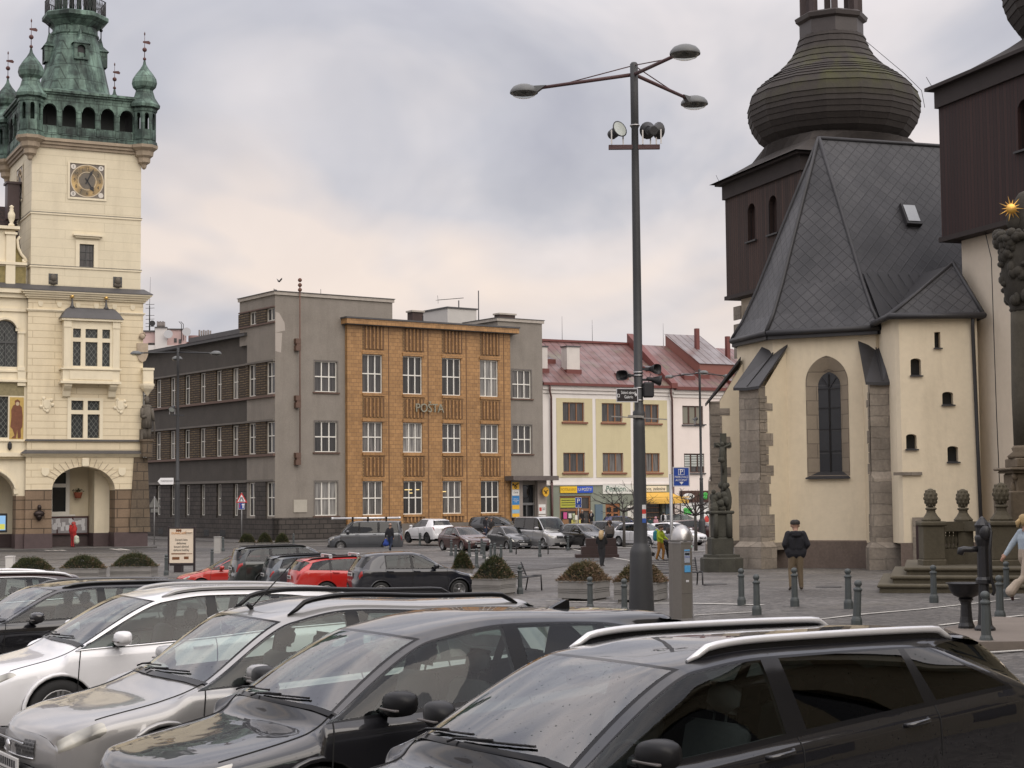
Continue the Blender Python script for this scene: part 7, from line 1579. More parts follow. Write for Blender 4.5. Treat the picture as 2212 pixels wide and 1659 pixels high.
def carrows(s):
    hw = s['W']/2; L = s['L']; tm = s['tum']
    fx = s.get('fx',0); xl = [.13+fx,.24+fx,.46+fx*.9,s['fax'],s['xc']+.02,s['xc']+.55*(s['xB']-s['xc']),s['xB'],s['xC'],s.get('xqb',s['xq']+.06),L-.34,L-.15,L-.07]
    yl = [.70,.84,.94,.985,1,1,1,1,.99,.965,.91,.82]
    zb = [s['zn']-.10,s['zn']-.02,s['zl']-.04,s['zh']-.055,s['bf'],s['bf']+.02*0+(s['br']-s['bf'])*.2,s['bf']+(s['br']-s['bf'])*.45,s['bf']+(s['br']-s['bf'])*.8,s['br'],s['br']-.0,s['zt']+.0,.68]
    rows = []
    for r,(fr,fy) in enumerate(((0,.93),(.30,.985),(.60,1.0),(.89,.992),(1,.94))):
        row = []
        for k in range(12):
            z0 = s['z0']+(.05 if k in (0,11) else 0); row.append((xl[k], hw*yl[k]*fy, z0+(zb[k]-z0)*fr))
        rows.append(row)
    fa = s['fax']; xc, xr, xB, xC = s['xc'], s['xr'], s['xB'], s['xC']
    for j,(yf,dxs,dz) in enumerate(((.82,(.10,.19,.40),-.022),(.62,(.055,.13,.34),-.006),(.31,(.015,.075,.29),-.001),(0,(0,.06,.27),0))):
        row = []
        zs = [s['zn'],s['zn']+.045,s['zl'],s['zh']]
        for k in range(4): row.append((dxs[k]+fx*(1,1,.9)[k] if k < 3 else fa, hw*yl[k]*yf, zs[k]+dz*(1 if k else 2)))
        row.append(((xc+.13,hw*.865,s['bf']+.035),(xc+.085,hw*.64,s['zc']),(xc+.025,hw*.33,s['zc']+.01),(xc,0,s['zc']+.012))[j])
        row.append(((xr+.17,hw*(tm+.012),s['zr']-.052),(xr+.06,hw*(tm-.13),s['zr']-.012),(xr+.015,hw*.30,s['zr']),(xr,0,s['zr']+.004))[j])
        row.append(((xB,hw*(tm),s['H']-.075),(xB,hw*(tm-.11),s['H']-.022),(xB,hw*.31,s['H']-.004),(xB,0,s['H']))[j])
        row.append(((xC,hw*(tm-.01),s['zC']-.075),(xC,hw*(tm-.12),s['zC']-.022),(xC,hw*.3,s['zC']-.004),(xC,0,s['zC']))[j])
        xrr = s['xrr']
        row.append(((s['xq'],hw*(tm-.02),s['zq']),(xrr,hw*(tm-.14),s['zrr']-.02),(xrr+.03,hw*.29,s['zrr']-.003),(xrr+.04,0,s['zrr']))[j])
        row.append(((s['xg']-.06,hw*.79,s['zg']-.02),(s['xg'],hw*.64,s['zg']),(s['xg']+.04,hw*.33,s['zg']),(s['xg']+.05,0,s['zg']))[j])
        row.append(((L-.11,hw*.80,s['zt']),(L-.07,hw*.64,s['zt']),(L-.03,hw*.33,s['zt']),(L-.02,0,s['zt']))[j])
        row.append(((L-.045,hw*.70,.64),(L-.03,hw*.56,.64),(L-.01,hw*.3,.64),(L,0,.64))[j])
        rows.append(row)
    return rows
class Surf:
    def __init__(s, rows):
        K = list(range(12)); s.f = [[pchip(K,[p[c] for p in r]) for c in range(3)] for r in rows]
    def at(s, u, v):
        pts = [[f(u) for f in r] for r in s.f]; V = list(range(9))
        return Vector([pchip(V,[p[c] for p in pts])(v) for c in range(3)])
    def row(s, u, vs):
        pts = [[f(u) for f in r] for r in s.f]; V = list(range(9)); g = [pchip(V,[p[c] for p in pts]) for c in range(3)]
        return [Vector((g[0](v),g[1](v),g[2](v))) for v in vs]
    def nrm(s, u, v):
        a = s.at(min(u+.02,11),v)-s.at(max(u-.02,0),v); b = s.at(u,min(v+.05,8))-s.at(u,max(v-.05,0)); n = a.cross(b); n.normalize(); return n if n.y+n.z*.3 > -.2 else -n
def car(name, label, cat, sp, pm, group, det=2, quarter=True, glass=None, rail=None, trim=None, rims=None, mirror=None, handles=True, tail='red', two_rear=False, spoiler=True, wip=True, gseats=True, rear_glass=None, railz=.05):
    """loft a car shell from nine longitudinal lines; glass, lamps, wheels and fittings are parts. +x is the rear"""
    s = sp; rows = carrows(s); S = Surf(rows); hw = s['W']/2; L = s['L']
    t = thing(name, label, cat, (0,0,0), 0, group)
    glass = glass or (M_gl if det > 1 else M_glfar); rear_glass = rear_glass or glass; trim = trim or M_trimb
    n = {0:3,1:6,2:10}[det]
    fb0, rb0, rb1, q0, q1 = 5.90, 6.08, 6.94, 7.06, 7.9
    U = set(); 
    for k in range(11):
        m = n+(3*det if k in (2,3,7,8,9) else 0)+(2*det if k == 4 else 0)
        for i in range(m): U.add(round(k+i/m,4))
    U |= {11.0,4.07,4.90,4.94,fb0,rb0,rb1,8.10,8.86,fb0-.04,rb0+.04}
    if quarter: U |= {q0,q1,7.78}
    U = sorted(U)
    Vs = sorted(set([0,.5,1,1.5,2,2.5,3,3.4,3.7,4,4.12,4.3,4.5,4.7,4.92,5,5.13,5.3,5.42,5.7,6,6.5,7,7.5,8]) if det else set([0,1,2,3,4,4.12,4.5,4.92,5,5.13,5.3,5.42,6,7,8]))
    P = [S.row(u,Vs) for u in U]
    R = s['R']; Ra = R+.055
    bod = MB(); wind = MB(); rearw = MB(); sides = {}; lin = MB()
    wins = [(4.10,fb0),(rb0,rb1)]+([(q0,q1)] if quarter else [])
    def lab(u, v):
        if 5.42 < v and 4.07 < u < 4.90: return 'W'
        if 5.13 < v and 8.10 < u < 8.86: return 'R'
        if 4.12 < v < 4.92:
            for i,(a,b) in enumerate(wins):
                if a < u < b: return i
        if 4 < v < 5 and 4.05 < u < (q1+.1 if quarter else rb1+.06): return 'T'
        if 5 < v and 4 < u < 4.07: return 'T'
        if 5.3 < v and 4.07 <= u < 4.94: return 'T'
        if 5 < v < 5.13 and 8.05 < u < 8.9: return 'B'
        return 'B'
    nu, nv = len(U), len(Vs)
    def fixarch(p):
        for ax in (s['fax'],s['rax']):
            d = Vector((p.x-ax,0,p.z-R)); 
            if abs(p.y) > hw*.6 and d.length < Ra and p.z < s['bf']: return d.length, ax
        return None
    for sg in (1,-1):
        idx = {}
        for i in range(nu-1):
            for j in range(nv-1):
                q = [P[i][j],P[i+1][j],P[i+1][j+1],P[i][j+1]]; u = (U[i]+U[i+1])/2; v = (Vs[j]+Vs[j+1])/2; l = lab(u,v)
                if v < 4:
                    ins = [fixarch(p) for p in q]
                    if all(ins): continue
                    if any(ins):
                        q2 = []
                        for p, f in zip(q,ins):
                            if f: d = Vector((p.x-f[1],0,p.z-R)); d = d.normalized()*Ra if d.length > 1e-6 else Vector((0,0,Ra)); p = Vector((f[1]+d.x,p.y,R+d.z))
                            q2.append(p)
                        q = q2
                q = [Vector((p.x,p.y*sg,p.z)) for p in q]
                if l == 'W': T = wind
                elif l == 'R': T = rearw
                elif isinstance(l, int): T = sides.setdefault((sg,l), MB())
                else: T = bod
                T.add(q,[(0,1,2,3)],1 if l == 'T' else 0,True)
                if l in ('B','T') and v > 4 and 4 < u < 9.5:
                    c = Vector((L*.55,0,.9)); lin.add([p+(c-p).normalized()*.035 for p in q],[(0,1,2,3)],0,True)
    # end caps
    for k, bul in ((0,-1),(11,1)):
        cols = [[Vector(rows[4-i][k]) for i in range(5)]]
        for r in (5,6,7,8):
            T = Vector(rows[r][k]); c = []
            for i in range(5): z = T.z+(rows[4-i][k][2]-rows[4][k][2])*(T.z-rows[0][k][2])/(rows[4][k][2]-rows[0][k][2]); c.append(Vector((T.x+bul*(.035*sin(pi*i/4*.75)-.03*(i/4)**2),T.y,z)))
            cols.append(c)
        for sg in (1,-1): bod.grid([[Vector((p.x,p.y*sg,p.z)) for p in c] for c in cols],0,True)
    body = bod.build('body', [pm,trim], t)
    if det > 0:
        lin.build('headlining', M_seat, body, fix=False)
    wind.build('windshield', glass, t); rearw.build('rear_window', rear_glass, t)
    for (sg,i),m in sides.items(): m.build('side_window', (M_glside if det > 1 else glass) if (i == 0 or (rear_glass is glass)) and det > 1 else (glass if i == 0 else rear_glass), t)
    # underbody and wheels
    q = MB(); q.box(.35,L-.3,-hw*.68,hw*.68,.17,.62); q.build('underbody', M_under, t)
    def wheel(ax, sg):
        y = sg*(hw*.985-.11); X, Z, Yv = Vector((1,0,0)), Vector((0,0,1)), Vector((0,sg,0)); c = (ax,y,R)
        q = MB(); w2 = .10; q.lathe([(R*.62,-w2),(R*.93,-w2),(R,-w2*.7),(R,w2*.7),(R*.95,w2*.95),(R*.72,w2),(R*.66,w2*.85)],c,28 if det > 1 else 18,ax=(X,Z,Yv),cap=False); w = q.build('wheel', M_rubber, t)
        q = MB(); q.lathe([(R*.66,w2*.8),(R*.68,w2*.9),(R*.62,w2*.8),(R*.58,w2*.2),(R*.1,w2*.15),(0,w2*.15)],c,28 if det > 1 else 18,ax=(X,Z,Yv),cap=False)
        for k in range(5):
            for o_ in (-.13,.13):
                a = 2*pi*k/5+.3; d = X*cos(a+o_)+Z*sin(a+o_); e = X*cos(a)+Z*sin(a); q.bar(Vector(c)+e*R*.08+Yv*w2*.72,Vector(c)+d*R*.64+Yv*w2*.8,R*.085,.02)
        q.lathe([(R*.16,w2*.6),(R*.14,w2*.85),(0,w2*.88)],c,12,ax=(X,Z,Yv),cap=False); q.build('rim', [rims or M_alloy], w)
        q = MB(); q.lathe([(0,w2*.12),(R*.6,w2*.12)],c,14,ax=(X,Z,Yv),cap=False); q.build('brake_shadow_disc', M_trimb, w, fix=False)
    for ax in (s['fax'],s['rax']):
        for sg in (1,-1): wheel(ax,sg)
    # wheel arch lips
    for ax in (s['fax'],s['rax']):
        for sg in (1,-1):
            q = MB(); q.tube([(ax+Ra*cos(a),sg*hw*.975,R+Ra*sin(a)) for a in [pi*(-.06+1.12*i/16) for i in range(17)]],.022,6); q.build('wheel_arch', pm if not s.get('cladding') else M_trimb, t)
            q = MB(); q.add([(ax+(Ra+.02)*cos(a),sg*y_,R+(Ra+.02)*sin(a)) for y_ in (hw*.66,hw*.95) for a in [pi*(-.1+1.2*i/12) for i in range(13)]],[(i,i+1,14+i,13+i) for i in range(12)]); q.build('wheel_liner', M_under, t, fix=False)
    def patch(nm, u0, u1, v0, v1, m, off=.012, sk=0, nn=8, both=True, par=None, rnd=.0):
        for sg in ((1,-1) if both else (1,)):
            g = []
            for i in range(nn+1):
                r = []
                for j in range(nn+1):
                    fi, fj = i/nn, j/nn; u = u0+(u1-u0)*fi+sk*(fj-.5); ed = min(fi,1-fi,fj,1-fj)
                    v = v0+(v1-v0)*fj; 
                    if rnd: v = v0+(v1-v0)*(.5+(fj-.5)*(1-rnd*abs(2*fi-1)**2))
                    p = S.at(max(0,min(11,u)),v); nr = S.nrm(max(.03,min(10.97,u)),v); p = p+nr*(off if ed > .01 else -.004); r.append(Vector((p.x,p.y*sg,p.z)))
                g.append(r)
            q = MB(); q.grid(g,0,True); q.build(nm, m, par or t)
    if 'head' in s: patch('headlight', *s['head'], M_head, .009)
    else: patch('headlight', .1,2.0,2.9,4.5, M_head, .010, .3)
    tl = s.get('tail', (10.05,11.0,2.6,4.1)); patch('tail_light', *tl, M_tail, .014)
    # grille, plates
    fx = s.get('fx',0)
    q = MB(); gz = s.get('grz',(.42,.56)); q.grid([[Vector((fx-.012+.15*(abs(y)/(.8*hw))**2+dx,y,z)) for y in [hw*.44*(-1+.2*i) for i in range(11)]] for dx, z in ((.03,gz[0]-.01),(-.006,gz[0]),(-.01,(gz[0]+gz[1])/2),(-.0,gz[1]),(.04,gz[1]+.01))],0,True); g_ = q.build('grille', M_grille, t); q = MB(); q.tube([Vector((fx-.02+.15*(abs(y)/(.8*hw))**2,y,gz[0])) for y in [hw*.44*(-1+.2*i) for i in range(11)]],.009,6); q.build('grille_trim', M_chrome, g_)
    q = MB(); q.bbox(-.055+fx,-.04+fx,-hw*.4,hw*.4,gz[1]-.03,gz[1]-.012,.005); q.sphere((-.06+fx,0,(gz[0]+gz[1])/2),(.015,.05,.05),10,6); q.build('badge', M_chrome, g_)
    q = MB(); q.bbox(-.03+fx,.03+fx,-hw*.62,hw*.62,.27,.37,.02); q.build('air_intake', M_trimb, t)
    for x, z in ((-.055+fx,.36),(L+.012,s.get('plz',.80))):
        q = MB(); q.bbox(x-.008,x+.008,-.26,.26,z-.055,z+.055,.005); o = q.build('number_plate', M_plate, t)
        q = MB()
        for k in range(7): q.box(x-.012 if x < 1 else x+.008,x-.008 if x < 1 else x+.012,-.2+.06*k,-.165+.06*k,z-.03,z+.03)
        q.build('plate_characters', M_ink, o)
    # mirrors
    mm = mirror or pm
    xm, zm = s.get('mx',s['xc']+.50), s.get('mz',s['bf']+.10); ms = s.get('ms',1.0)
    for sg in (1,-1):
        q = MB(); g = []
        for i in range(11):
            a = -1+2*i/10; r = []
            for j in range(17):
                b_ = 2*pi*j/16; ca, sa = cos(b_), sin(b_); e = .62; w_ = max(0,1-abs(a)**2.6)**.5
                r.append(Vector((xm+ms*(.075*(abs(ca)**e)*(1 if ca > 0 else -1)*w_*(1 if ca > 0 else 1.25)+.012*a), sg*(hw+.10*ms+.02+.125*ms*a), zm+ms*.078*(abs(sa)**e)*(1 if sa > 0 else -1)*w_*(1-.12*(a > 0)*a)+.01*a)))
            g.append(r)
        q.grid(g,0,True); mo = q.build('mirror', mm, t)
        q = MB(); q.tube([(xm-.02,sg*hw*.93,zm-.06),(xm-.01,sg*(hw+.03),zm-.065),(xm,sg*(hw+.10),zm-.05)],[.045,.035,.04],8); q.build('mirror_arm', M_trimb, mo)
        if det > 1: q = MB(); q.bbox(xm-.10*ms,xm-.07*ms,sg*(hw+.03),sg*(hw+.22*ms),zm-.035*ms,zm-.022*ms,.004); q.build('mirror_indicator', plain('dull_lens',(.10,.09,.085),.3), mo)
    # rails
    if rail:
        for sg in (1,-1):
            pts = []; rs = []
            for i in range(25):
                f = i/24; u = 5.12+(8.0-5.12)*f; p = S.at(u,5.62); e = min(1,min(f,1-f)/.10); pts.append(Vector((p.x,p.y*sg,p.z+.004+railz*sst(e)))); rs.append(.010+.014*sst(min(1,min(f,1-f)/.06)))
            q = MB(); q.tube(pts,rs,8,flat=.95); ra = q.build('roof_rail', rail, t)
            if railz < .06:
                q = MB()
                for a_, b_ in zip(pts[1:-2],pts[2:-1]): q.quad(a_,b_,b_-Vector((0,0,.07)),a_-Vector((0,0,.07)))
                q.build('shaded_rail_foot', M_trimb, ra, fix=False)  # black foot: the shade below the rail is put into its colour
    # door seams, handles
    if det > 0:
        q = MB()
        def seam(us, vs):
            for sg in (1,-1):
                pts = []
                for u, v in zip(us,vs): p = S.at(u,v); nn_ = S.nrm(u,v); p = p+nn_*.0005; pts.append(Vector((p.x,p.y*sg,p.z)))
                q.tube(pts,.006,4,caps=False)
        N = 14
        for u in (4.18,5.99 if True else 6): seam([u+(.0 if u > 5 else -.10*(1-i/N)) for i in range(N+1)],[.7+3.3*i/N for i in range(N+1)])
        seam([7.02 if 0 else 7.02-.06*0 for i in range(N+1)],[2.2+1.8*i/N for i in range(N+1)])
        seam([4.18+(7.0-4.18)*i/30 for i in range(31)],[.75]*31)
        seam([2.0+2.0*i/20 for i in range(21)],[5.0+.05*0-.35*(1-i/20)+.3 for i in range(21)])      # bonnet shut line
        if quarter: pass
        q.build('panel_seam', M_under, t)
        for sg in (1,-1):
            if handles:
                for u in (5.78,6.82):
                    p = S.at(u,3.28); q = MB(); q.tube([(p.x-.11,sg*(p.y-.005),p.z-.012),(p.x-.09,sg*(p.y+.03),p.z-.006),(p.x+.07,sg*(p.y+.03),p.z+.006),(p.x+.10,sg*(p.y-.005),p.z+.01)],.014,8); q.build('door_handle', pm, t)
    # wipers
    if det > 1 and wip:
        for y0, y1, f in ((.12,-.52,0),(.62,.02,1)):
            q = MB(); pts = []
            for i in range(9):
                y = (y0+(y1-y0)*i/8)*hw; u = 4.10+.05*i/8+.02*f; vv = 8-abs(y)/hw*3.2; p = S.at(u,max(5.2,vv)); pts.append(Vector((p.x-.010,y,p.z+.014)))
            q.tube(pts,.0075,6); b_ = pts[0]; q.tube([b_+Vector((-.05,.06,-.02)),b_+Vector((-.02,.02,.0)),(pts[4]+Vector((-.004,0,.010)))],.008,6); q.build('wiper', M_trimb, t)
        q = MB(); g = [[S.at(u,v)+Vector((-.01,0,.012)) for v in (5.2,6,7,8)] for u in (3.93,4.0,4.06)]
        for sg in (1,-1): q.grid([[Vector((p.x,p.y*sg,p.z)) for p in r] for r in g],0,True)
        q.build('cowl_panel', M_trimb, t)
    if spoiler and det > 0:
        q = MB(); g = []
        for dx, dz in ((-.10,-.006),(.05,-.014),(.13,-.036),(.125,-.052),(.02,-.05)):
            g.append([Vector((s['xrr']+.02+dx-.05*abs(y)**2,y*hw*.60,s['zrr']+dz-.02*abs(y)**2-(.01 if dx > 0 else 0))) for y in [-1+.25*i for i in range(9)]])
        q.grid(g,0,True); q.build('rear_spoiler', pm, t)
    # cabin
    if gseats:
        it = MB(); bz = s['bf']-.12; it.box(s['xc']+.35,L-.55,-hw*.80,hw*.80,.4,bz-.12); it.bbox(s['xc']+.12,s['xc']+.62,-hw*.82,hw*.82,.5,bz+.02,.05)
        it.build('dashboard', M_seat, t)
        for x, ys_ in ((s['xB']-.28,(-.37,.37)),(s['xC']-.05,(-.42,0.0,.42))):
            for y in ys_:
                q = MB(); c_ = Vector((x,y,0)); 
                q.M = Matrix.Translation((x,y,bz-.15)) @ Matrix.Rotation(radians(14),4,'Y')
                q.bbox(-.07,.07,-.25 if len(ys_) == 2 else -.2,.25 if len(ys_) == 2 else .2,-.2,.44 if len(ys_) == 2 else .36,.05,0,True); q.bbox(-.05,.06,-.13,.13,.49 if len(ys_) == 2 else .40,.66 if len(ys_) == 2 else .54,.05,0,True); q.cyl((0,-.05,.4),(0,-.05,.5),.008,n=5); q.cyl((0,.05,.4),(0,.05,.5),.008,n=5); q.build('seat', M_seat, t)
        if det > 1:
            q = MB(); cc = Vector((s['xc']+.75,-.37,bz+.06)); n1 = Vector((-.85,0,.5)).normalized(); a_ = Vector((0,1,0)); b_ = n1.cross(a_)
            q.tube([cc+a_*.185*cos(2*pi*i/20)+b_*.185*sin(2*pi*i/20) for i in range(21)],.016,6); q.bar(cc-a_*.18,cc+a_*.18,.03); q.build('steering_wheel', M_seat, t)
            q = MB(); p = S.at(4.78,8); q.bbox(p.x+.06,p.x+.09,-.12,.12,p.z-.10,p.z-.03,.01); q.cyl((p.x+.07,0,p.z-.05),(p.x+.02,0,p.z+.0),.012,n=6); q.build('inner_mirror', M_trimb, t)
    t['_s'] = 0; del t['_s']
    return t, S
def put(c, loc_pt, px, py, Y, phi, zbase=None):
    """set the car so that its local point shows at (px,py) at depth Y"""
    w = W(px,py,Y); R_ = Matrix.Rotation(phi,4,'Z'); v = R_ @ Vector(loc_pt); c.rotation_euler = (0,0,phi); c.location = w-v
    if zbase is not None: c.location.z = zbase
    return c
P_blk = paint('black_wet_paint',(.008,.008,.010)); P_gry = paint('dark_grey_black_paint',(.012,.012,.014)); P_sil = paint('silver_paint',(.27,.265,.26),.35); P_wht = paint('white_paint',(.70,.70,.71)); P_mar = paint('maroon_brown_paint',(.035,.016,.014),.3); P_blk2 = paint('deep_black_paint',(.010,.010,.012))
GN = 'cars in the near row'
NPHI = radians(39)
# A: black estate with aluminium rails
sA = carspec(fx=-.22,zl=.74,L=4.95,W=1.76,H=1.465,zr=1.40,xc=.88,xr=1.79,xB=2.534,xC=3.65,zC=1.45,xq=3.92,zq=1.36,xqb=4.42,xrr=4.36,zrr=1.42,xg=4.82,zg=1.06,zt=.95,bf=.86,br=1.09,zh=.84,zc=.95,fax=.86,rax=3.50,R=.33,tum=.674,mz=1.0,ms=1.05,mx=1.36)
cA, SA = car('estate_car','nearest car, black wet estate with bright aluminium roof rails','car',sA,P_blk,GN,2,True,None,M_alu,mirror=plain('black_mirror_cap',(.008,.008,.009),.4,0,.25),railz=.05,rear_glass=M_gltint)
# B: black compact with fin aerial
sB = carspec(fx=-.2,zl=.73,L=4.42,W=1.78,H=1.535,zr=1.433,xc=.88,xr=1.706,xB=2.532,xC=3.35,zC=1.505,xq=3.77,zq=1.347,xqb=3.87,xrr=4.12,zrr=1.45,xg=4.3,zg=1.05,zt=.92,bf=.90,br=1.05,zh=.86,zc=.97,fax=.86,rax=3.46,R=.32,tum=.64,mz=1.02,ms=1.1,mx=1.37)
cB, SB = car('hatchback_car','black rain spotted hatchback with fin aerial, second nearest in the near row','car',sB,P_gry,GN,2,True,None,None,mirror=plain('black_mirror_cap',(.008,.008,.009),.4,0,.25))
p = SB.at(7.05,8); q = MB(); q.prism([(p.x-.12,p.z-.01),(p.x-.05,p.z+.022),(p.x+.05,p.z+.062),(p.x+.075,p.z+.062),(p.x+.08,p.z-.01)], lambda a,b,w: (a,w,b), -.025,.025); q.build('fin_aerial', M_trimb, cB)
# C: silver estate with black rails
sC = carspec(L=4.86,W=1.79,H=1.535,zr=1.43,xc=1.13,xr=1.90,xB=2.634,xC=3.45,zC=1.495,xq=4.2,zq=1.376,xqb=4.34,xrr=4.45,zrr=1.47,xg=4.74,zg=1.02,zt=.88,bf=.89,br=1.02,zh=.84,zc=.95,zn=.62,zl=.74,fax=.92,rax=3.67,R=.31,tum=.70,mz=1.02,head=(.03,2.05,2.7,4.6))
cC, SC_ = car('estate_car','silver wet estate with black roof rails and rod aerial, third nearest','car',sC,P_sil,GN,2,True,None,M_trimb,railz=.075)
q = MB(); p = SC_.at(5.15,8); q.tube([(p.x,0,p.z),(p.x-.05,0,p.z+.05)],.02,6); q.tube([(p.x,0,p.z+.02),(p.x+.42,0,p.z+.42)],.006,5); q.build('rod_aerial', M_trimb, cC)
# D: white estate with chrome window line
sD = carspec(L=4.55,W=1.76,H=1.505,zr=1.428,xc=.99,xr=1.855,xB=2.561,xC=3.315,zC=1.489,xq=3.976,zq=1.309,xqb=4.15,xrr=4.176,zrr=1.435,xg=4.42,zg=1.03,zt=.88,bf=.91,br=1.06,zh=.87,zc=.98,fax=.88,rax=3.53,R=.32,tum=.69,mz=1.04,head=(.45,1.95,3.4,4.75,M_head) if 0 else (.45,2.0,3.55,4.85))
cD, SD = car('estate_car','white estate with chrome window line and silver roof rails in the near row','car',sD,P_wht,GN,2,True,None,P_sil,railz=.03)
def chrome(c, S, s, v=4.06, u0=4.1, u1=7.9, top=True):
    for sg in (1,-1):
        q = MB(); 
        for vv in ((v,4.97) if top else (v,)):
            pts = []
            for i in range(36):
                u = u0+(u1-u0)*i/35; p = S.at(u,vv); n_ = S.nrm(u,vv); p = p+n_*.004; pts.append(Vector((p.x,p.y*sg,p.z)))
            q.tube(pts,.010,6)
        q.build('chrome_strip', M_chrome, c)
chrome(cD, SD, sD)
# E: dark estate, F: maroon car
sE = carspec(L=4.65,W=1.80,H=1.47,zr=1.41,xc=1.12,xr=1.93,xB=2.64,xC=3.42,zC=1.46,xq=4.05,zq=1.32,xqb=4.2,xrr=4.3,zrr=1.41,xg=4.5,zg=1.0,zt=.88,bf=.95,br=1.03,zc=1.0,fax=.9,rax=3.58,R=.32,tum=.69,mz=1.03)
cE, SE = car('estate_car','black estate between the white estate and the maroon car at the left edge','car',sE,P_blk2,GN,2,True,None,P_blk2,railz=.02)
sF = carspec(L=4.6,W=1.80,H=1.50,zr=1.44,xc=1.15,xr=2.0,xB=2.5,xC=3.4,zC=1.49,xq=4.0,zq=1.32,xqb=4.15,xrr=4.2,zrr=1.42,xg=4.45,zg=1.02,zt=.9,bf=.96,br=1.06,fax=.9,rax=3.55,R=.32,tum=.69)
cF, SF = car('estate_car','maroon brown estate with chrome rails cut off at the left edge','car',sF,P_mar,GN,2,True,None,M_alu,railz=.03)
chrome(cF, SF, sF)
mpt = lambda s: (s.get('mx',s['xc']+.50), -(s['W']/2+.12), s.get('mz',s['bf']+.10))
for c_, (ph_, X_, Y_, z_) in ((cA,(.624,-.965,8.489,-.12)),(cB,(.595,-2.455,11.088,-.188)),(cC,(.571,-3.938,13.223,-.219)),(cD,(.516,-5.85,17.493,-.297)),(cE,(.578,-8.489,22.995,-.47))):
    c_.location = (X_,Y_,z_); c_.rotation_euler = (0,0,ph_)
put(cF, (SF.at(7.9,5.6).x,-SF.at(7.9,5.6).y,SF.at(7.9,5.6).z), 150,1246, 26.5, radians(33))
# ---------------------------------------------------------------- second row
G2 = 'cars in the second row'; PH2 = radians(200)
P_nav = paint('navy_black_paint',(.010,.011,.016),0,False); P_red = paint('bright_red_paint',(.42,.018,.014),0,False); P_dgr = paint('dark_green_grey_paint',(.020,.024,.022),.2,False); P_bgr = paint('blue_grey_paint',(.045,.055,.065),.4,False)
sN = carspec(L=4.0,W=1.65,H=1.45,zr=1.39,xc=1.08,xr=1.88,xB=2.28,xC=3.1,zC=1.44,xq=3.45,zq=1.28,xqb=3.5,xrr=3.55,zrr=1.38,xg=3.86,zg=.98,zt=.88,bf=.92,br=.96,fax=.8,rax=3.26,R=.29,tum=.70,tail=(9.75,10.75,2.6,4.5))
cN, SN = car('hatchback_car','navy black hatchback showing its right side, in front of the round shrub','car',sN,P_nav,G2,1,False)
put(cN, (sN['xrr'],sN['W']*.3,sN['zrr']), 797,1199, 50, PH2)
sR = carspec(L=4.5,W=1.80,H=1.44,zr=1.38,xc=1.1,xr=2.0,xB=2.5,xC=3.35,zC=1.42,xq=3.9,zq=1.25,xqb=4.05,xrr=4.1,zrr=1.36,xg=4.4,zg=1.0,zt=.9,bf=.93,br=1.04,fax=.87,rax=3.5,R=.33,tum=.69,tail=(9.7,10.7,3.4,4.6))
cR, SR = car('estate_car','bright red estate with roof bars behind the navy hatchback','car',sR,P_red,G2,1,True,rail=M_trimb,railz=.03)
put(cR, (sR['xrr'],sR['W']*.3,sR['zrr']), 660,1209, 52.5, PH2)
for x in (2.4,3.3):
    q = MB(); p = SR.at(6 if x < 3 else 7,5.6); q.bbox(x-.03,x+.03,-p.y-.08,p.y+.08,p.z+.09,p.z+.13,.012); 
    for sg in (-1,1): q.box(x-.05,x+.05,sg*p.y-.04,sg*p.y+.04,p.z,p.z+.1)
    q.build('roof_bar', M_alu, cR)
sU = carspec(L=4.6,W=1.80,H=1.46,zr=1.40,xc=1.15,xr=2.0,xB=2.5,xC=3.4,zC=1.45,xq=4.05,zq=1.30,xqb=4.2,xrr=4.3,zrr=1.40,xg=4.5,zg=1.0,zt=.88,bf=.94,br=1.02,fax=.9,rax=3.55,R=.32,tail=(9.6,10.7,3.2,4.5))
cU, SU = car('estate_car','blue grey estate between the bright red estate and the dark green estate','car',sU,P_bgr,G2,1,True,rail=M_trimb,railz=.03)
put(cU, (sU['xrr'],sU['W']*.3,sU['zrr']), 594,1203, 55.5, PH2)
sG = carspec(L=4.65,W=1.82,H=1.56,zr=1.5,xc=1.1,xr=1.95,xB=2.45,xC=3.4,zC=1.55,xq=4.1,zq=1.42,xqb=4.3,xrr=4.4,zrr=1.5,xg=4.55,zg=1.04,zt=.9,bf=.96,br=1.05,fax=.9,rax=3.6,R=.33,tail=(9.4,10.9,3.0,4.9))
cG, SG = car('estate_car','dark green grey estate with upright tailgate in the second row','car',sG,P_dgr,G2,1,True,rail=M_trimb,railz=.03)
put(cG, (sG['xrr'],sG['W']*.3,sG['zrr']), 520,1184, 57, PH2)
P_red2 = paint('plain_red_paint',(.40,.022,.016),0,False)
sH = carspec(L=4.1,W=1.7,H=1.45)
cH, SH = car('hatchback_car','red hatchback facing left whose bonnet shows beside the coffee advert stand','car',sH,P_red2,G2,1,False)
put(cH, (0.1,0,.72), 388,1243, 63, radians(14))
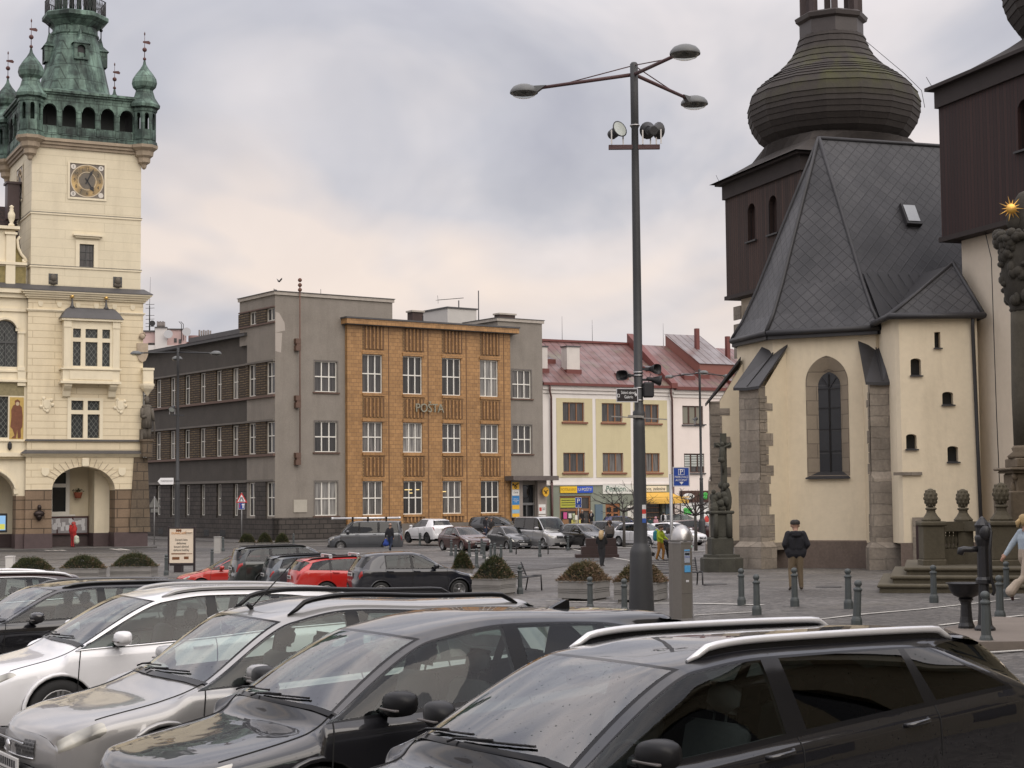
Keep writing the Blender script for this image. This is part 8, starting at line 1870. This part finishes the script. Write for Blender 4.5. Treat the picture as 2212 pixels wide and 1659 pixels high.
# ---------------------------------------------------------------- far cars and vans
G3 = 'cars parked by the post office and shops'
P_van = paint('slate_grey_paint',(.075,.08,.088),.3,False); P_wh2 = paint('clean_white_paint',(.72,.72,.73),0,False); P_mr2 = paint('dark_maroon_paint',(.055,.018,.016),.2,False); P_bk3 = paint('black_far_paint',(.012,.012,.013),0,False); P_sv2 = paint('van_silver_paint',(.36,.36,.36),.5,False); P_blu = paint('blue_far_paint',(.02,.025,.10),0,False); P_gr3 = paint('graphite_paint',(.045,.047,.05),.3,False)
def vanspec(**k): return carspec(L=4.9,W=1.9,H=1.95,zn=.80,zl=.95,zh=1.08,zc=1.18,xc=.82,xr=1.55,zr=1.88,xB=2.05,xC=3.3,zC=1.95,xq=4.55,zq=1.83,xqb=4.6,xrr=4.72,zrr=1.92,xg=4.82,zg=1.15,zt=1.0,bf=1.12,br=1.15,fax=.85,rax=3.85,R=.33,tum=.80,grz=(.62,.80),tail=(9.9,10.9,2.4,4.4),mz=1.25,ms=1.2,**k)
def farpos(c, s, pxc, pyb, hpx, phi):
    """centre of the car at pixel column pxc, wheels at pyb, apparent height hpx"""
    Y = s['H']*3580/hpx; p = W(pxc,pyb,Y); R_ = Matrix.Rotation(phi,4,'Z'); v = R_ @ Vector((s['L']/2,0,0)); c.rotation_euler = (0,0,phi); c.location = p-v; return c
s = vanspec(); c, S = car('passenger_van','dark grey van facing left with a long tube on its roof, before the post office','van',s,P_van,G3,1,True,M_gltint,spoiler=False,rims=M_alloy); farpos(c,s,790,1189,64,radians(4))
q = MB(); q.cyl((.35,.35,2.10),(4.6,.35,2.10),.07,n=10); q.cyl((.2,.35,2.10),(.35,.35,2.10),.085,n=10); q.cyl((4.6,.35,2.10),(4.75,.35,2.10),.085,n=10); q.build('roof_tube', M_alu, c)
q = MB()
for x in (1.6,2.6,3.8): q.bar((x,-.7,2.02),(x,.7,2.02),.05); q.box(x-.05,x+.05,-.72,-.66,1.88,2.02); q.box(x-.05,x+.05,.66,.72,1.88,2.02); q.box(x-.06,x+.06,.26,.44,2.0,2.19)
q.build('roof_rack', M_trimb, c)
s = carspec(L=4.4,W=1.82,H=1.66,z0=.3,zr=1.58,zn=.75,zl=.88,zh=.98,zc=1.08,bf=1.04,br=1.16,zC=1.65,zq=1.5,xrr=3.95,zrr=1.58,xg=4.2,zg=1.18,zt=1.0,xq=3.8,xC=3.3,R=.36,fax=.88,rax=3.52,mz=1.15,cladding=1,tail=(9.4,10.4,3.7,4.9),plz=.95)
c, S = car('off_road_car','white compact off-road car seen from behind, left of the maroon hatchback','car',s,P_wh2,G3,1,False,None,rear_glass=M_gltint,rims=M_alloyd); farpos(c,s,926,1173,53,radians(-58))
s = carspec(L=4.3,W=1.78,H=1.47); c, S = car('hatchback_car','maroon hatchback parked nose out behind a line of bollards','car',s,P_mr2,G3,1,False); farpos(c,s,1004,1190,53,radians(118))
s = carspec(L=3.6,W=1.62,H=1.47,zr=1.4,xc=.85,xr=1.6,xB=2.05,xC=2.75,zC=1.45,xq=3.1,zq=1.3,xqb=3.15,xrr=3.25,zrr=1.38,xg=3.45,zg=.98,fax=.7,rax=3.05,R=.28,zh=.92,zc=1.0,zl=.82); c, S = car('hatchback_car','small dark hatchback between the maroon hatchback and the silver van','car',s,P_gr3,G3,1,False); farpos(c,s,1100,1187,51,radians(119))
s = vanspec(); c, S = car('passenger_van','silver passenger van parked nose out in front of the post office entrance','van',s,P_sv2,G3,1,True,None,rear_glass=M_gltint,spoiler=False); farpos(c,s,1173,1184,68,radians(119))
s = carspec(L=4.5,W=1.8,H=1.46); c, S = car('saloon_car','black car between the silver van and the big dark off-road car','car',s,P_bk3,G3,1,False); farpos(c,s,1262,1183,52,radians(124))
s = carspec(L=4.6,W=1.86,H=1.68,z0=.3,zr=1.6,zn=.85,zl=.98,zh=1.05,zc=1.12,bf=1.08,br=1.15,zC=1.67,zq=1.5,xrr=4.2,zrr=1.6,xg=4.42,zg=1.15,zt=1.0,xq=4.0,xC=3.4,R=.37,fax=.9,rax=3.6,mz=1.2,cladding=1); c, S = car('off_road_car','big black off-road car left of the bare tree','car',s,P_bk3,G3,1,False); farpos(c,s,1328,1181,56,radians(128))
s = carspec(L=4.5,W=1.8,H=1.47); c, S = car('estate_car','white car mostly hidden behind the tall lamp post','car',s,P_wh2,G3,1,True); farpos(c,s,1388,1180,51,radians(130))
s = carspec(L=4.1,W=1.75,H=1.50); c, S = car('hatchback_car','white rounded car behind the cyclist and the woman with a rucksack','car',s,P_wh2,G3,1,False); farpos(c,s,1462,1178,50,radians(140))
s = carspec(L=4.4,W=1.78,H=1.48); c, S = car('hatchback_car','dark blue car behind the bare tree in front of the guest house','car',s,P_blu,G3,0,False,handles=False); farpos(c,s,1352,1152,38,radians(170))
s = carspec(L=4.4,W=1.78,H=1.48); c, S = car('estate_car','dark grey car in front of the chemist shop','car',s,P_gr3,G3,0,True,handles=False); farpos(c,s,1478,1148,38,radians(172))
s = carspec(L=4.3,W=1.8,H=1.5); c, S = car('hatchback_car','dark brown car partly behind the parking meter and second bare tree','car',s,P_mr2,G3,0,True,handles=False); farpos(c,s,1512,1166,44,radians(165))
s = carspec(L=4.5,W=1.85,H=1.7,zr=1.62,zC=1.69,zq=1.5,xrr=4.2,zrr=1.62,xg=4.4,zg=1.15,bf=1.1,br=1.18,zc=1.12,zh=1.05,zl=.98,zn=.85,xC=3.4,xq=4.0,R=.36); c, S = car('off_road_car','dark car with open rear door behind the two men by the post office','car',s,P_bk3,G3,0,False,handles=False); farpos(c,s,1078,1165,50,radians(160))
# ------------------------------------------------------------------ PEOPLE
M_skin = mat('skin', (.42,.25,.18), .6, .08, 8)
def cloth(n, c, r=.9): return mat('cloth_'+n, c, r, .22, 5, .3, 45)
def person(label, loc, H, rot, cols, pose=None, vox=.016, hair=((.05,.03,.02),'short'), extra=None, wide=1.0, fingers=False, group=None):
    """one continuous body: tapered capsules fused by a voxel remesh, coloured by garment; faces local -y"""
    J = dict(pel=(0,0,.52), wst=(0,0,.60), che=(0,-.005,.73), nck=(0,.0,.835), hd=(0,-.012,.925),
        shL=(.105,0,.80), elL=(.135,.02,.635), wrL=(.125,-.03,.50), haL=(.122,-.045,.455), shR=(-.105,0,.80), elR=(-.135,.02,.635), wrR=(-.125,-.03,.50), haR=(-.122,-.045,.455),
        hpL=(.05,0,.51), knL=(.055,-.01,.285), anL=(.055,.012,.05), toL=(.062,-.075,.018), hpR=(-.05,0,.51), knR=(-.055,-.01,.285), anR=(-.055,.012,.05), toR=(-.062,-.075,.018))
    J.update(pose or {}); J = {k: Vector(v) for k, v in J.items()}
    w = wide; caps = []
    def c(a, b, r0, r1, reg, fl=1.0): caps.append((J[a] if isinstance(a,str) else Vector(a), J[b] if isinstance(b,str) else Vector(b), r0, r1, reg))
    d = (J['che']-J['pel'])
    for s in (-1,1):
        o = Vector((s*.05*w,0,0)); c(J['pel']+o*.8,J['wst']+o*.8,.070,.066,'legs' if not cols.get('long') else 'top'); c(J['wst']+o*.8,J['che']+o,.068*w,.074*w,'top'); c(J['che']+o,J['nck']+Vector((s*.055,0,-.035)),.07*w,.045,'top')
    c('nck',J['nck']+Vector((0,0,.03)),.034,.032,'skin'); c(J['nck']+Vector((0,.0,.0)),'hd',.03,.05,'skin')
    h = J['hd']; fw = (Vector((0,-1,0)) if 'face' not in J else J['face']).normalized()
    caps.append((h+Vector((0,0,.015))-fw*.008,h+Vector((0,0,.018))+fw*-.01,.062,.06,'skin')); caps.append((h+fw*.02+Vector((0,0,-.03)),h+fw*.026+Vector((0,0,-.045)),.042,.03,'skin')); caps.append((h+fw*.062+Vector((0,0,.0)),h+fw*.07+Vector((0,0,-.014)),.008,.012,'skin'))
    sd = fw.cross(Vector((0,0,1)))
    for s in (-1,1): caps.append((h+sd*s*.058+Vector((0,0,.008)),h+sd*s*.06+Vector((0,0,-.012)),.012,.010,'skin'))
    for s in 'LR':
        c('sh'+s,'el'+s,.046*w,.038*w,'top'); c('el'+s,'wr'+s,.037*w,.028*w,'top'); c('wr'+s,'ha'+s,.020,.021,'skin')
        a = J['wr'+s]; b = J['ha'+s]; dv = (b-a).normalized(); sx = dv.cross(Vector((1,0,0)) if abs(dv.x) < .8 else Vector((0,1,0))).normalized()
        if fingers:
            for k, L in enumerate((.040,.048,.046,.036)): 
                p0 = b+sx*(.011*(k-1.5)); p1 = p0+dv*L*.55; p2 = p1+(dv+Vector((0,-.3,0))).normalized()*L*.5; caps.append((p0,p1,.0060,.0055,'skin')); caps.append((p1,p2,.0055,.0048,'skin'))
            caps.append((a+sx*-.02+dv*.012,a+sx*-.034+dv*.045,.0075,.006,'skin'))
        else: caps.append((b,b+dv*.04,.016,.009,'skin'))
        c('hp'+s,'kn'+s,.066,.046,'legs'); c('kn'+s,'an'+s,.045,.033,'legs'); c('an'+s,J['an'+s]+Vector((0,0,-.02)),.028,.026,'shoe'); c(J['an'+s]+(J['an'+s]-J['to'+s])*.25+Vector((0,0,-.025)),'to'+s,.024,.018,'shoe')
    for e in (extra or []): caps.append((Vector(e[0]),Vector(e[1]),e[2],e[3],e[4]))
    m = MB()
    for a, b, r0, r1, reg in caps:
        m.sphere(a,r0,10,6); m.sphere(b,r1,10,6)
        if (b-a).length > 1e-4: m.tube([a,b],[r0,r1],10)
    o = m.build('body', M_skin, None, fix=False); md = o.modifiers.new('fuse','REMESH'); md.mode = 'VOXEL'; md.voxel_size = vox
    me = bpy.data.meshes.new_from_object(o.evaluated_get(bpy.context.evaluated_depsgraph_get())); old = o.data; o.modifiers.clear(); o.data = me; bpy.data.meshes.remove(old); me.name = 'body'
    bm = bmesh.new(); bm.from_mesh(me)
    for _ in range(2): bmesh.ops.smooth_vert(bm, verts=bm.verts, factor=.5, use_axis_x=True, use_axis_y=True, use_axis_z=True)
    regs = ['skin','top','legs','shoe','x1','x2']; me.materials.clear()
    for r in regs: me.materials.append(cols[r] if r in cols else (M_skin if r == 'skin' else cols['top']))
    for f in bm.faces:
        p = f.calc_center_median(); best = (9,'skin')
        for a, b, r0, r1, reg in caps:
            ab = b-a; L2 = ab.length_squared; tt = 0 if L2 < 1e-9 else min(1,max(0,(p-a).dot(ab)/L2)); dd = (p-a-ab*tt).length-(r0+(r1-r0)*tt)
            if dd < best[0]: best = (dd,reg)
        f.material_index = regs.index(best[1]); f.smooth = True
    bm.to_mesh(me); bm.free()
    t = thing('person', label, 'person', loc, rot, group); t.scale = (H,H,H); o.parent = t
    hc = mat('hair_%d_%d'%(int(hair[0][0]*100),int(hair[0][1]*100)), hair[0], .7, .3, 12)
    q = MB(); kind = hair[1]; hh = h+Vector((0,0,.022))-fw*.012
    ax = (sd, fw, Vector((0,0,1)))
    if kind == 'short': q.lathe([(.067,-.022),(.071,.01),(.062,.042),(.035,.062),(0,.066)],hh,14,ax=ax,cap=False); q.sphere(hh-fw*.02+Vector((0,0,-.02)),(.06,.05,.055),12,8,ax=ax)
    elif kind == 'long': q.lathe([(.068,-.03),(.073,.01),(.064,.044),(.035,.066),(0,.07)],hh,14,ax=ax,cap=False); q.tube([hh-fw*.035+Vector((0,0,.02)),hh-fw*.06+Vector((0,0,-.06)),hh-fw*.075+Vector((0,0,-.13)),hh-fw*.07+Vector((0,0,-.20))],[.06,.072,.07,.035],12)
    elif kind == 'curly':
        rr = random.Random(3)
        for i in range(40): v = Vector((rr.gauss(0,1),rr.gauss(0,1),rr.gauss(.3,1))).normalized(); q.sphere(hh+v*.06-fw*.01,.026,7,5)
    elif kind == 'cap': q.lathe([(.07,-.002),(.073,.02),(.062,.05),(.03,.065),(0,.067)],hh,14,ax=ax,cap=False); q.sphere(hh+fw*.075+Vector((0,0,.004)),(.05,.045,.008),10,5,ax=ax)
    elif kind == 'bald': q.lathe([(.064,-.03),(.0665,-.01),(.0655,.012)],hh-fw*.008,14,ax=ax,cap=False)
    elif kind == 'pony': q.lathe([(.067,-.022),(.071,.01),(.062,.042),(.035,.062),(0,.066)],hh,14,ax=ax,cap=False); q.sphere(hh-fw*.02+Vector((0,0,-.02)),(.06,.05,.055),12,8,ax=ax); q.tube([hh-fw*.06+Vector((0,0,.0)),hh-fw*.09+Vector((0,0,-.03)),hh-fw*.09+Vector((0,0,-.09))],[.02,.03,.012],8)
    elif kind == 'hood': q.lathe([(.075,-.05),(.082,.0),(.072,.045),(.04,.068),(0,.073)],hh-fw*.012,14,ax=ax,cap=False)
    q.build('hair' if kind not in ('cap','hood') else kind, hc, t)
    q = MB()
    for s in (-1,1): q.sphere(h+fw*.058+sd*s*.024+Vector((0,0,.012)),.006,6,4)
    q.tube([h+fw*.064+sd*-.018+Vector((0,0,-.036)),h+fw*.066+sd*.018+Vector((0,0,-.036))],.004,5); q.build('eyes_and_mouth', M_ink, t)
    return t
dkj, blk, jean, khaki, blackc = cloth('dark_navy',(.012,.012,.016)), cloth('black',(.010,.010,.011)), cloth('blue_jeans',(.02,.03,.06)), cloth('khaki',(.16,.12,.075)), cloth('shoe_black',(.012,.011,.011),.6)
bshoe = cloth('brown_shoe',(.07,.05,.035),.7)
def pl(px, pyb, pyt, Y=None):
    b_ = GP(px,pyb) if Y is None else W(px,pyb,Y); return b_, (pyb-pyt)*b_.y/3580
b_, H = pl(1721,1275,1125)
person('man in a black hooded jacket and khaki trousers walking away, hands in pockets', b_, H*1.0, pi, dict(top=dkj,legs=khaki,shoe=bshoe,long=True),
    dict(elL=(.165,.03,.655),wrL=(.12,-.06,.56),haL=(.08,-.075,.53),elR=(-.165,.03,.655),wrR=(-.12,-.06,.56),haR=(-.08,-.075,.53),knL=(.07,-.02,.285),anL=(.085,.05,.06),toL=(.10,-.03,.015),anR=(-.07,-.02,.05),toR=(-.09,-.10,.018),hd=(0,-.03,.92)), .0085, ((.02,.016,.014),'cap'),
    [((-.06,.05,.815),(.06,.05,.815),.035,.035,'top'),((-.05,.06,.79),(.05,.06,.79),.03,.03,'top'),((-.075,.0,.52),(.075,.0,.52),.072,.072,'top'),((-.09,.0,.55),(.09,.0,.55),.068,.068,'top')], 1.12, True)
b_, H = pl(2219,1303,1114)
beige, lblue = cloth('beige_flared',(.40,.33,.26)), cloth('pale_blue_denim',(.34,.40,.45))
person('fair haired woman in a pale blue jacket and flared beige trousers at the right edge', b_, H, radians(100), dict(top=lblue,legs=beige,shoe=cloth('dark_red_shoe',(.05,.02,.02))),
    dict(pel=(0,.0,.52),elL=(.15,.09,.66),wrL=(.17,.16,.55),haL=(.175,.19,.51),elR=(-.14,-.05,.65),wrR=(-.12,-.15,.60),haR=(-.115,-.19,.59),knL=(.05,-.09,.30),anL=(.05,-.15,.07),toL=(.05,-.23,.04),knR=(-.05,.05,.30),anR=(-.05,.22,.14),toR=(-.05,.20,.05)), .0075, ((.40,.28,.13),'pony'),
    [((-.05,.14,.23),(-.05,.22,.14),.05,.062,'legs'),((.05,-.12,.2),(.05,-.14,.10),.045,.058,'legs')], .95, True)
# by the town hall
b_ = W(157,1177,110.5); H = 57*110.5/3580
person('stooping person in red with a pale green bag inside the town hall arch', Vector((b_.x,b_.y,TH.o.z-.06)), H, TH.a+pi*.65, dict(top=cloth('red',(.40,.03,.025)),legs=cloth('red2',(.33,.03,.03)),shoe=blackc,x1=cloth('pale_bag',(.45,.48,.38)),long=True),
    dict(hd=(0,-.06,.88),nck=(0,-.03,.81),che=(0,-.02,.71),haR=(-.13,-.06,.44)), .018, ((.34,.05,.04),'hood'), [((-.16,-.06,.22),(-.16,-.06,.36),.10,.09,'x1'),((-.10,-.06,.22),(-.22,-.06,.36),.07,.05,'x1')], 1.45)
b_, H = pl(843,1190,1131)
person('bald man in a dark jacket with a blue bag walking past the grey van', b_, H, radians(150), dict(top=dkj,legs=jean,shoe=blackc,x1=cloth('blue_bag',(.02,.05,.25)),long=True),
    dict(elL=(.15,.07,.64),wrL=(.16,.06,.5),haL=(.16,.05,.46),knL=(.05,-.06,.29),anL=(.05,-.08,.06),toL=(.05,-.15,.02),anR=(-.05,.12,.08),toR=(-.05,.06,.02)), .018, ((.10,.08,.07),'bald'), [((.16,.05,.40),(.16,.05,.26),.05,.10,'x1'),((.1,.05,.24),(.22,.05,.24),.07,.07,'x1')])
suit = cloth('dark_suit',(.014,.014,.018))
b_, H = pl(1049,1161,1120.5,112); person('man in a dark suit stooping by the open door of the dark car', b_, H*1.15, radians(60), dict(top=suit,legs=jean,shoe=blackc,long=True), dict(hd=(0,-.06,.90),nck=(0,-.03,.82)), .02, ((.04,.03,.025),'short'))
b_, H = pl(1062,1162,1124,113); person('second man in dark clothes behind the suited man by the dark car', b_, H*1.15, radians(-30), dict(top=cloth('charcoal',(.03,.028,.028)),legs=suit,shoe=blackc,long=True), None, .02, ((.08,.06,.05),'short'))
b_, H = pl(1258,1138,1102,132); person('grey haired man in a black coat standing in the grocery doorway', b_, H*1.0, radians(35), dict(top=blk,legs=blk,shoe=blackc,long=True), None, .02, ((.30,.27,.24),'short'))
b_, H = pl(1278,1139,1103,132); person('woman in a dark jacket with a pale top near the blue notice case', b_, H*1.0, radians(-25), dict(top=dkj,legs=blk,shoe=blackc,x1=cloth('pale_top',(.4,.4,.4)),long=True), dict(elL=(.16,-.04,.66),wrL=(.06,-.11,.68),haL=(.02,-.12,.69)), .02, ((.45,.38,.30),'short'), [((0,-.06,.78),(0,-.07,.66),.03,.03,'x1')])
b_, H = pl(1300,1223,1147)
person('long haired blond woman in black walking away across the square', b_, H, pi-.25, dict(top=blk,legs=cloth('grey_black_trousers',(.022,.022,.025)),shoe=cloth('dark_boot',(.025,.015,.013)),long=True), dict(elL=(.14,-.04,.66),wrL=(.09,-.12,.62),haL=(.06,-.13,.62),elR=(-.14,-.04,.66),wrR=(-.09,-.12,.62),haR=(-.06,-.13,.62),anL=(.02,.03,.05),toL=(.02,-.06,.018),knL=(.03,-.02,.285),anR=(-.02,-.02,.05)), .014, ((.42,.30,.16),'long'))
sb = cb+Vector(((1318-1289)*cb.y/3580,.25,.56*41*cb.y/3580)); kk = 41*cb.y/3580
H = 1.62
person('curly haired person in a grey patterned top sitting on the rusty steel block', Vector((sb.x,sb.y,cb.z+kk-.455*H)), H, pi+.3, dict(top=cloth('patterned_grey',(.11,.095,.085)),legs=blk,shoe=blackc),
    dict(knL=(.07,-.24,.51),anL=(.07,-.25,.27),toL=(.07,-.33,.24),knR=(-.07,-.24,.51),anR=(-.07,-.25,.27),toR=(-.07,-.33,.24)), .016, ((.07,.045,.03),'curly'))
b_, H = pl(1427,1211,1135)
person('cyclist in a lime green jacket and ochre trousers with a teal rucksack', b_, H, radians(55), dict(top=cloth('lime_green',(.33,.42,.02)),legs=cloth('ochre_trousers',(.30,.14,.03)),shoe=bshoe,x1=cloth('teal_rucksack',(.02,.16,.20)),long=True),
    dict(hd=(0,-.03,.92),elL=(.15,-.05,.66),wrL=(.13,-.16,.60),haL=(.12,-.19,.59),elR=(-.15,-.05,.66),wrR=(-.12,-.16,.60),haR=(-.1,-.19,.59),knL=(.06,-.07,.29),anL=(.06,-.04,.06),toL=(.06,-.12,.018),knR=(-.05,.02,.29),anR=(-.05,.10,.07),toR=(-.05,.03,.02)), .014, ((.06,.04,.03),'short'),
    [((-.05,.13,.78),(-.05,.13,.62),.07,.075,'x1'),((.05,.13,.78),(.05,.13,.62),.07,.075,'x1'),((-.0,.11,.84),(.0,.1,.84),.05,.05,'top')])
BK = b_.copy()
b_, H = pl(1445,1210,1141); person('woman in a dark skirt with a pale patterned rucksack beside the cyclist', b_, H, radians(160), dict(top=dkj,legs=blk,shoe=blackc,x1=cloth('pale_rucksack',(.28,.28,.33)),x2=cloth('dark_olive_skirt',(.03,.03,.024)),long=True), dict(anL=(.03,-.05,.05),toL=(.03,-.13,.018)), .016, ((.03,.022,.018),'long'),
    [((-.04,.12,.77),(-.04,.12,.62),.06,.065,'x1'),((.04,.12,.77),(.04,.12,.62),.06,.065,'x1'),((-.05,0,.48),(.05,0,.48),.08,.08,'x2'),((-.05,0,.38),(.05,0,.38),.08,.08,'x2')])
b_, H = pl(1417,1150,1115,124); person('child in a pink coat in front of the greengrocer', b_, H*.95, 2.8, dict(top=cloth('pink',(.55,.28,.32)),legs=jean,shoe=blackc,long=True), None, .022, ((.55,.30,.34),'hood'))
b_, H = pl(1434,1148,1105,126); person('person in a black and white jacket in front of the greengrocer shelves', b_, H*.98, 2.6, dict(top=cloth('white_jacket',(.6,.6,.6)),legs=blk,shoe=blackc,x1=blk,long=True), None, .022, ((.02,.02,.02),'short'), [((0,.05,.78),(0,.05,.6),.075,.075,'x1')])
b_, H = pl(1405,1152,1116,124); person('person in a dark green coat left of the pink child', b_, H*.98, 3.0, dict(top=cloth('dark_green',(.02,.05,.05)),legs=blk,shoe=blackc,long=True), None, .022, ((.05,.04,.03),'short'))
# bicycle
bk = thing('bicycle', 'white bicycle pushed by the cyclist in the lime green jacket', 'bicycle', BK+Vector((-.25,.35,0)), radians(12))
q0 = lambda x, z: (x,0,z)
for x in (-.52,.52):
    q = MB(); q.tube([q0(x+.33*cos(2*pi*i/28),.34+.33*sin(2*pi*i/28)) for i in range(29)],.017,6); w_ = q.build('wheel', M_rubber, bk); q = MB()
    for i in range(14): q.bar(q0(x,.34),q0(x+.32*cos(2*pi*i/14),.34+.32*sin(2*pi*i/14)),.004)
    q.tube([q0(x+.31*cos(2*pi*i/28),.34+.31*sin(2*pi*i/28)) for i in range(29)],.008,5); q.build('rim', M_alloy, w_)
q = MB()
for a, b in ((( -.52,.34),(-.1,.30)),((-.1,.30),(-.22,.78)),((-.22,.72),(.32,.76)),((-.1,.30),(.34,.68)),((-.52,.34),(-.2,.70)),((.30,.92),(.38,.62)),((.38,.62),(.52,.34))): q.tube([q0(*a),q0(*b)],.017,6)
q.build('frame', plain('bike_white',(.5,.5,.48),.35), bk)
q = MB(); q.sphere((-.24,0,.84),(.13,.06,.035),10,6); q.build('saddle', M_trimb, bk); q = MB(); q.tube([(.26,-.28,.98),(.32,-.1,.98),(.30,0,.95),(.32,.1,.98),(.26,.28,.98)],.013,6); q.build('handlebar', M_trimb, bk)
q = MB(); q.lathe([(.1,-.01),(.1,.01)],(-.1,-.03,.30),14,ax=(Vector((1,0,0)),Vector((0,0,1)),Vector((0,1,0)))); q.bar((-.1,-.05,.3),(-.02,-.08,.16),.02); q.build('crank', M_iron, bk)
M_ochre = mat('ochre_house_plaster', (.30,.255,.165), .9, .1, .6)
# ------------------------------------------------------------------ houses behind and to the right of the viewpoint (they light and reflect in the wet cars)
def street_house(label, o, rot, Lx, H, m):
    t = thing('street_house', label, 'house', o, rot, 'houses on the near side of the square'); hs = []
    n = int(Lx/3.2)
    for f in range(4 if H > 14 else 3):
        for i in range(n): u = 1.0+3.2*i; hs.append(rect(u,u+1.3,1.0+3.7*f,3.1+3.7*f))
    w = MB(); w.wall(rect(0,Lx,-.5,H), hs, fnF, .2); w.quad((0,0,-.5),(0,9,-.5),(0,9,H),(0,0,H)); w.quad((Lx,0,-.5),(Lx,9,-.5),(Lx,9,H),(Lx,0,H)); w.build('wall', m, t)
    g = MB()
    for h in hs: g.quad((h[0][0],.2,h[0][1]),(h[1][0],.2,h[1][1]),(h[2][0],.2,h[2][1]),(h[3][0],.2,h[3][1]))
    g.build('window_panes', M_pane, t, fix=False)
    c = MB(); c.box(-.2,Lx+.2,-.4,.2,H,H+.35); c.box(0,Lx,-.12,0,4.0,4.2); c.build('cornice', M_trim, t)
    r = MB(); r.add([(-.3,-.5,H+.35),(Lx+.3,-.5,H+.35),(Lx+.3,4.5,H+4),(-.3,4.5,H+4),(Lx+.3,9,H),(-.3,9,H)],[(0,1,2,3),(3,2,4,5)]); r.build('roof', M_redtrim, t)
for i,(o,rot,Lx,H,m) in enumerate((((17.5,43,-.6),radians(-93),22,11.5,M_ochre),((16.6,21,-.3),radians(-92),24,12.2,M_ochre),((24,-24,0),radians(180),26,11,M_yel),((-4,-25,0),radians(180),26,12,M_cream),((-32,-20,0),radians(150),24,10.5,M_cream2))):
    street_house(('yellow house on the right side of the square outside the frame','cream house nearest on the right side outside the frame','yellow house directly behind the viewpoint','cream house behind the viewpoint to the left','cream house far left behind the viewpoint')[i], o, rot, Lx, H, m)
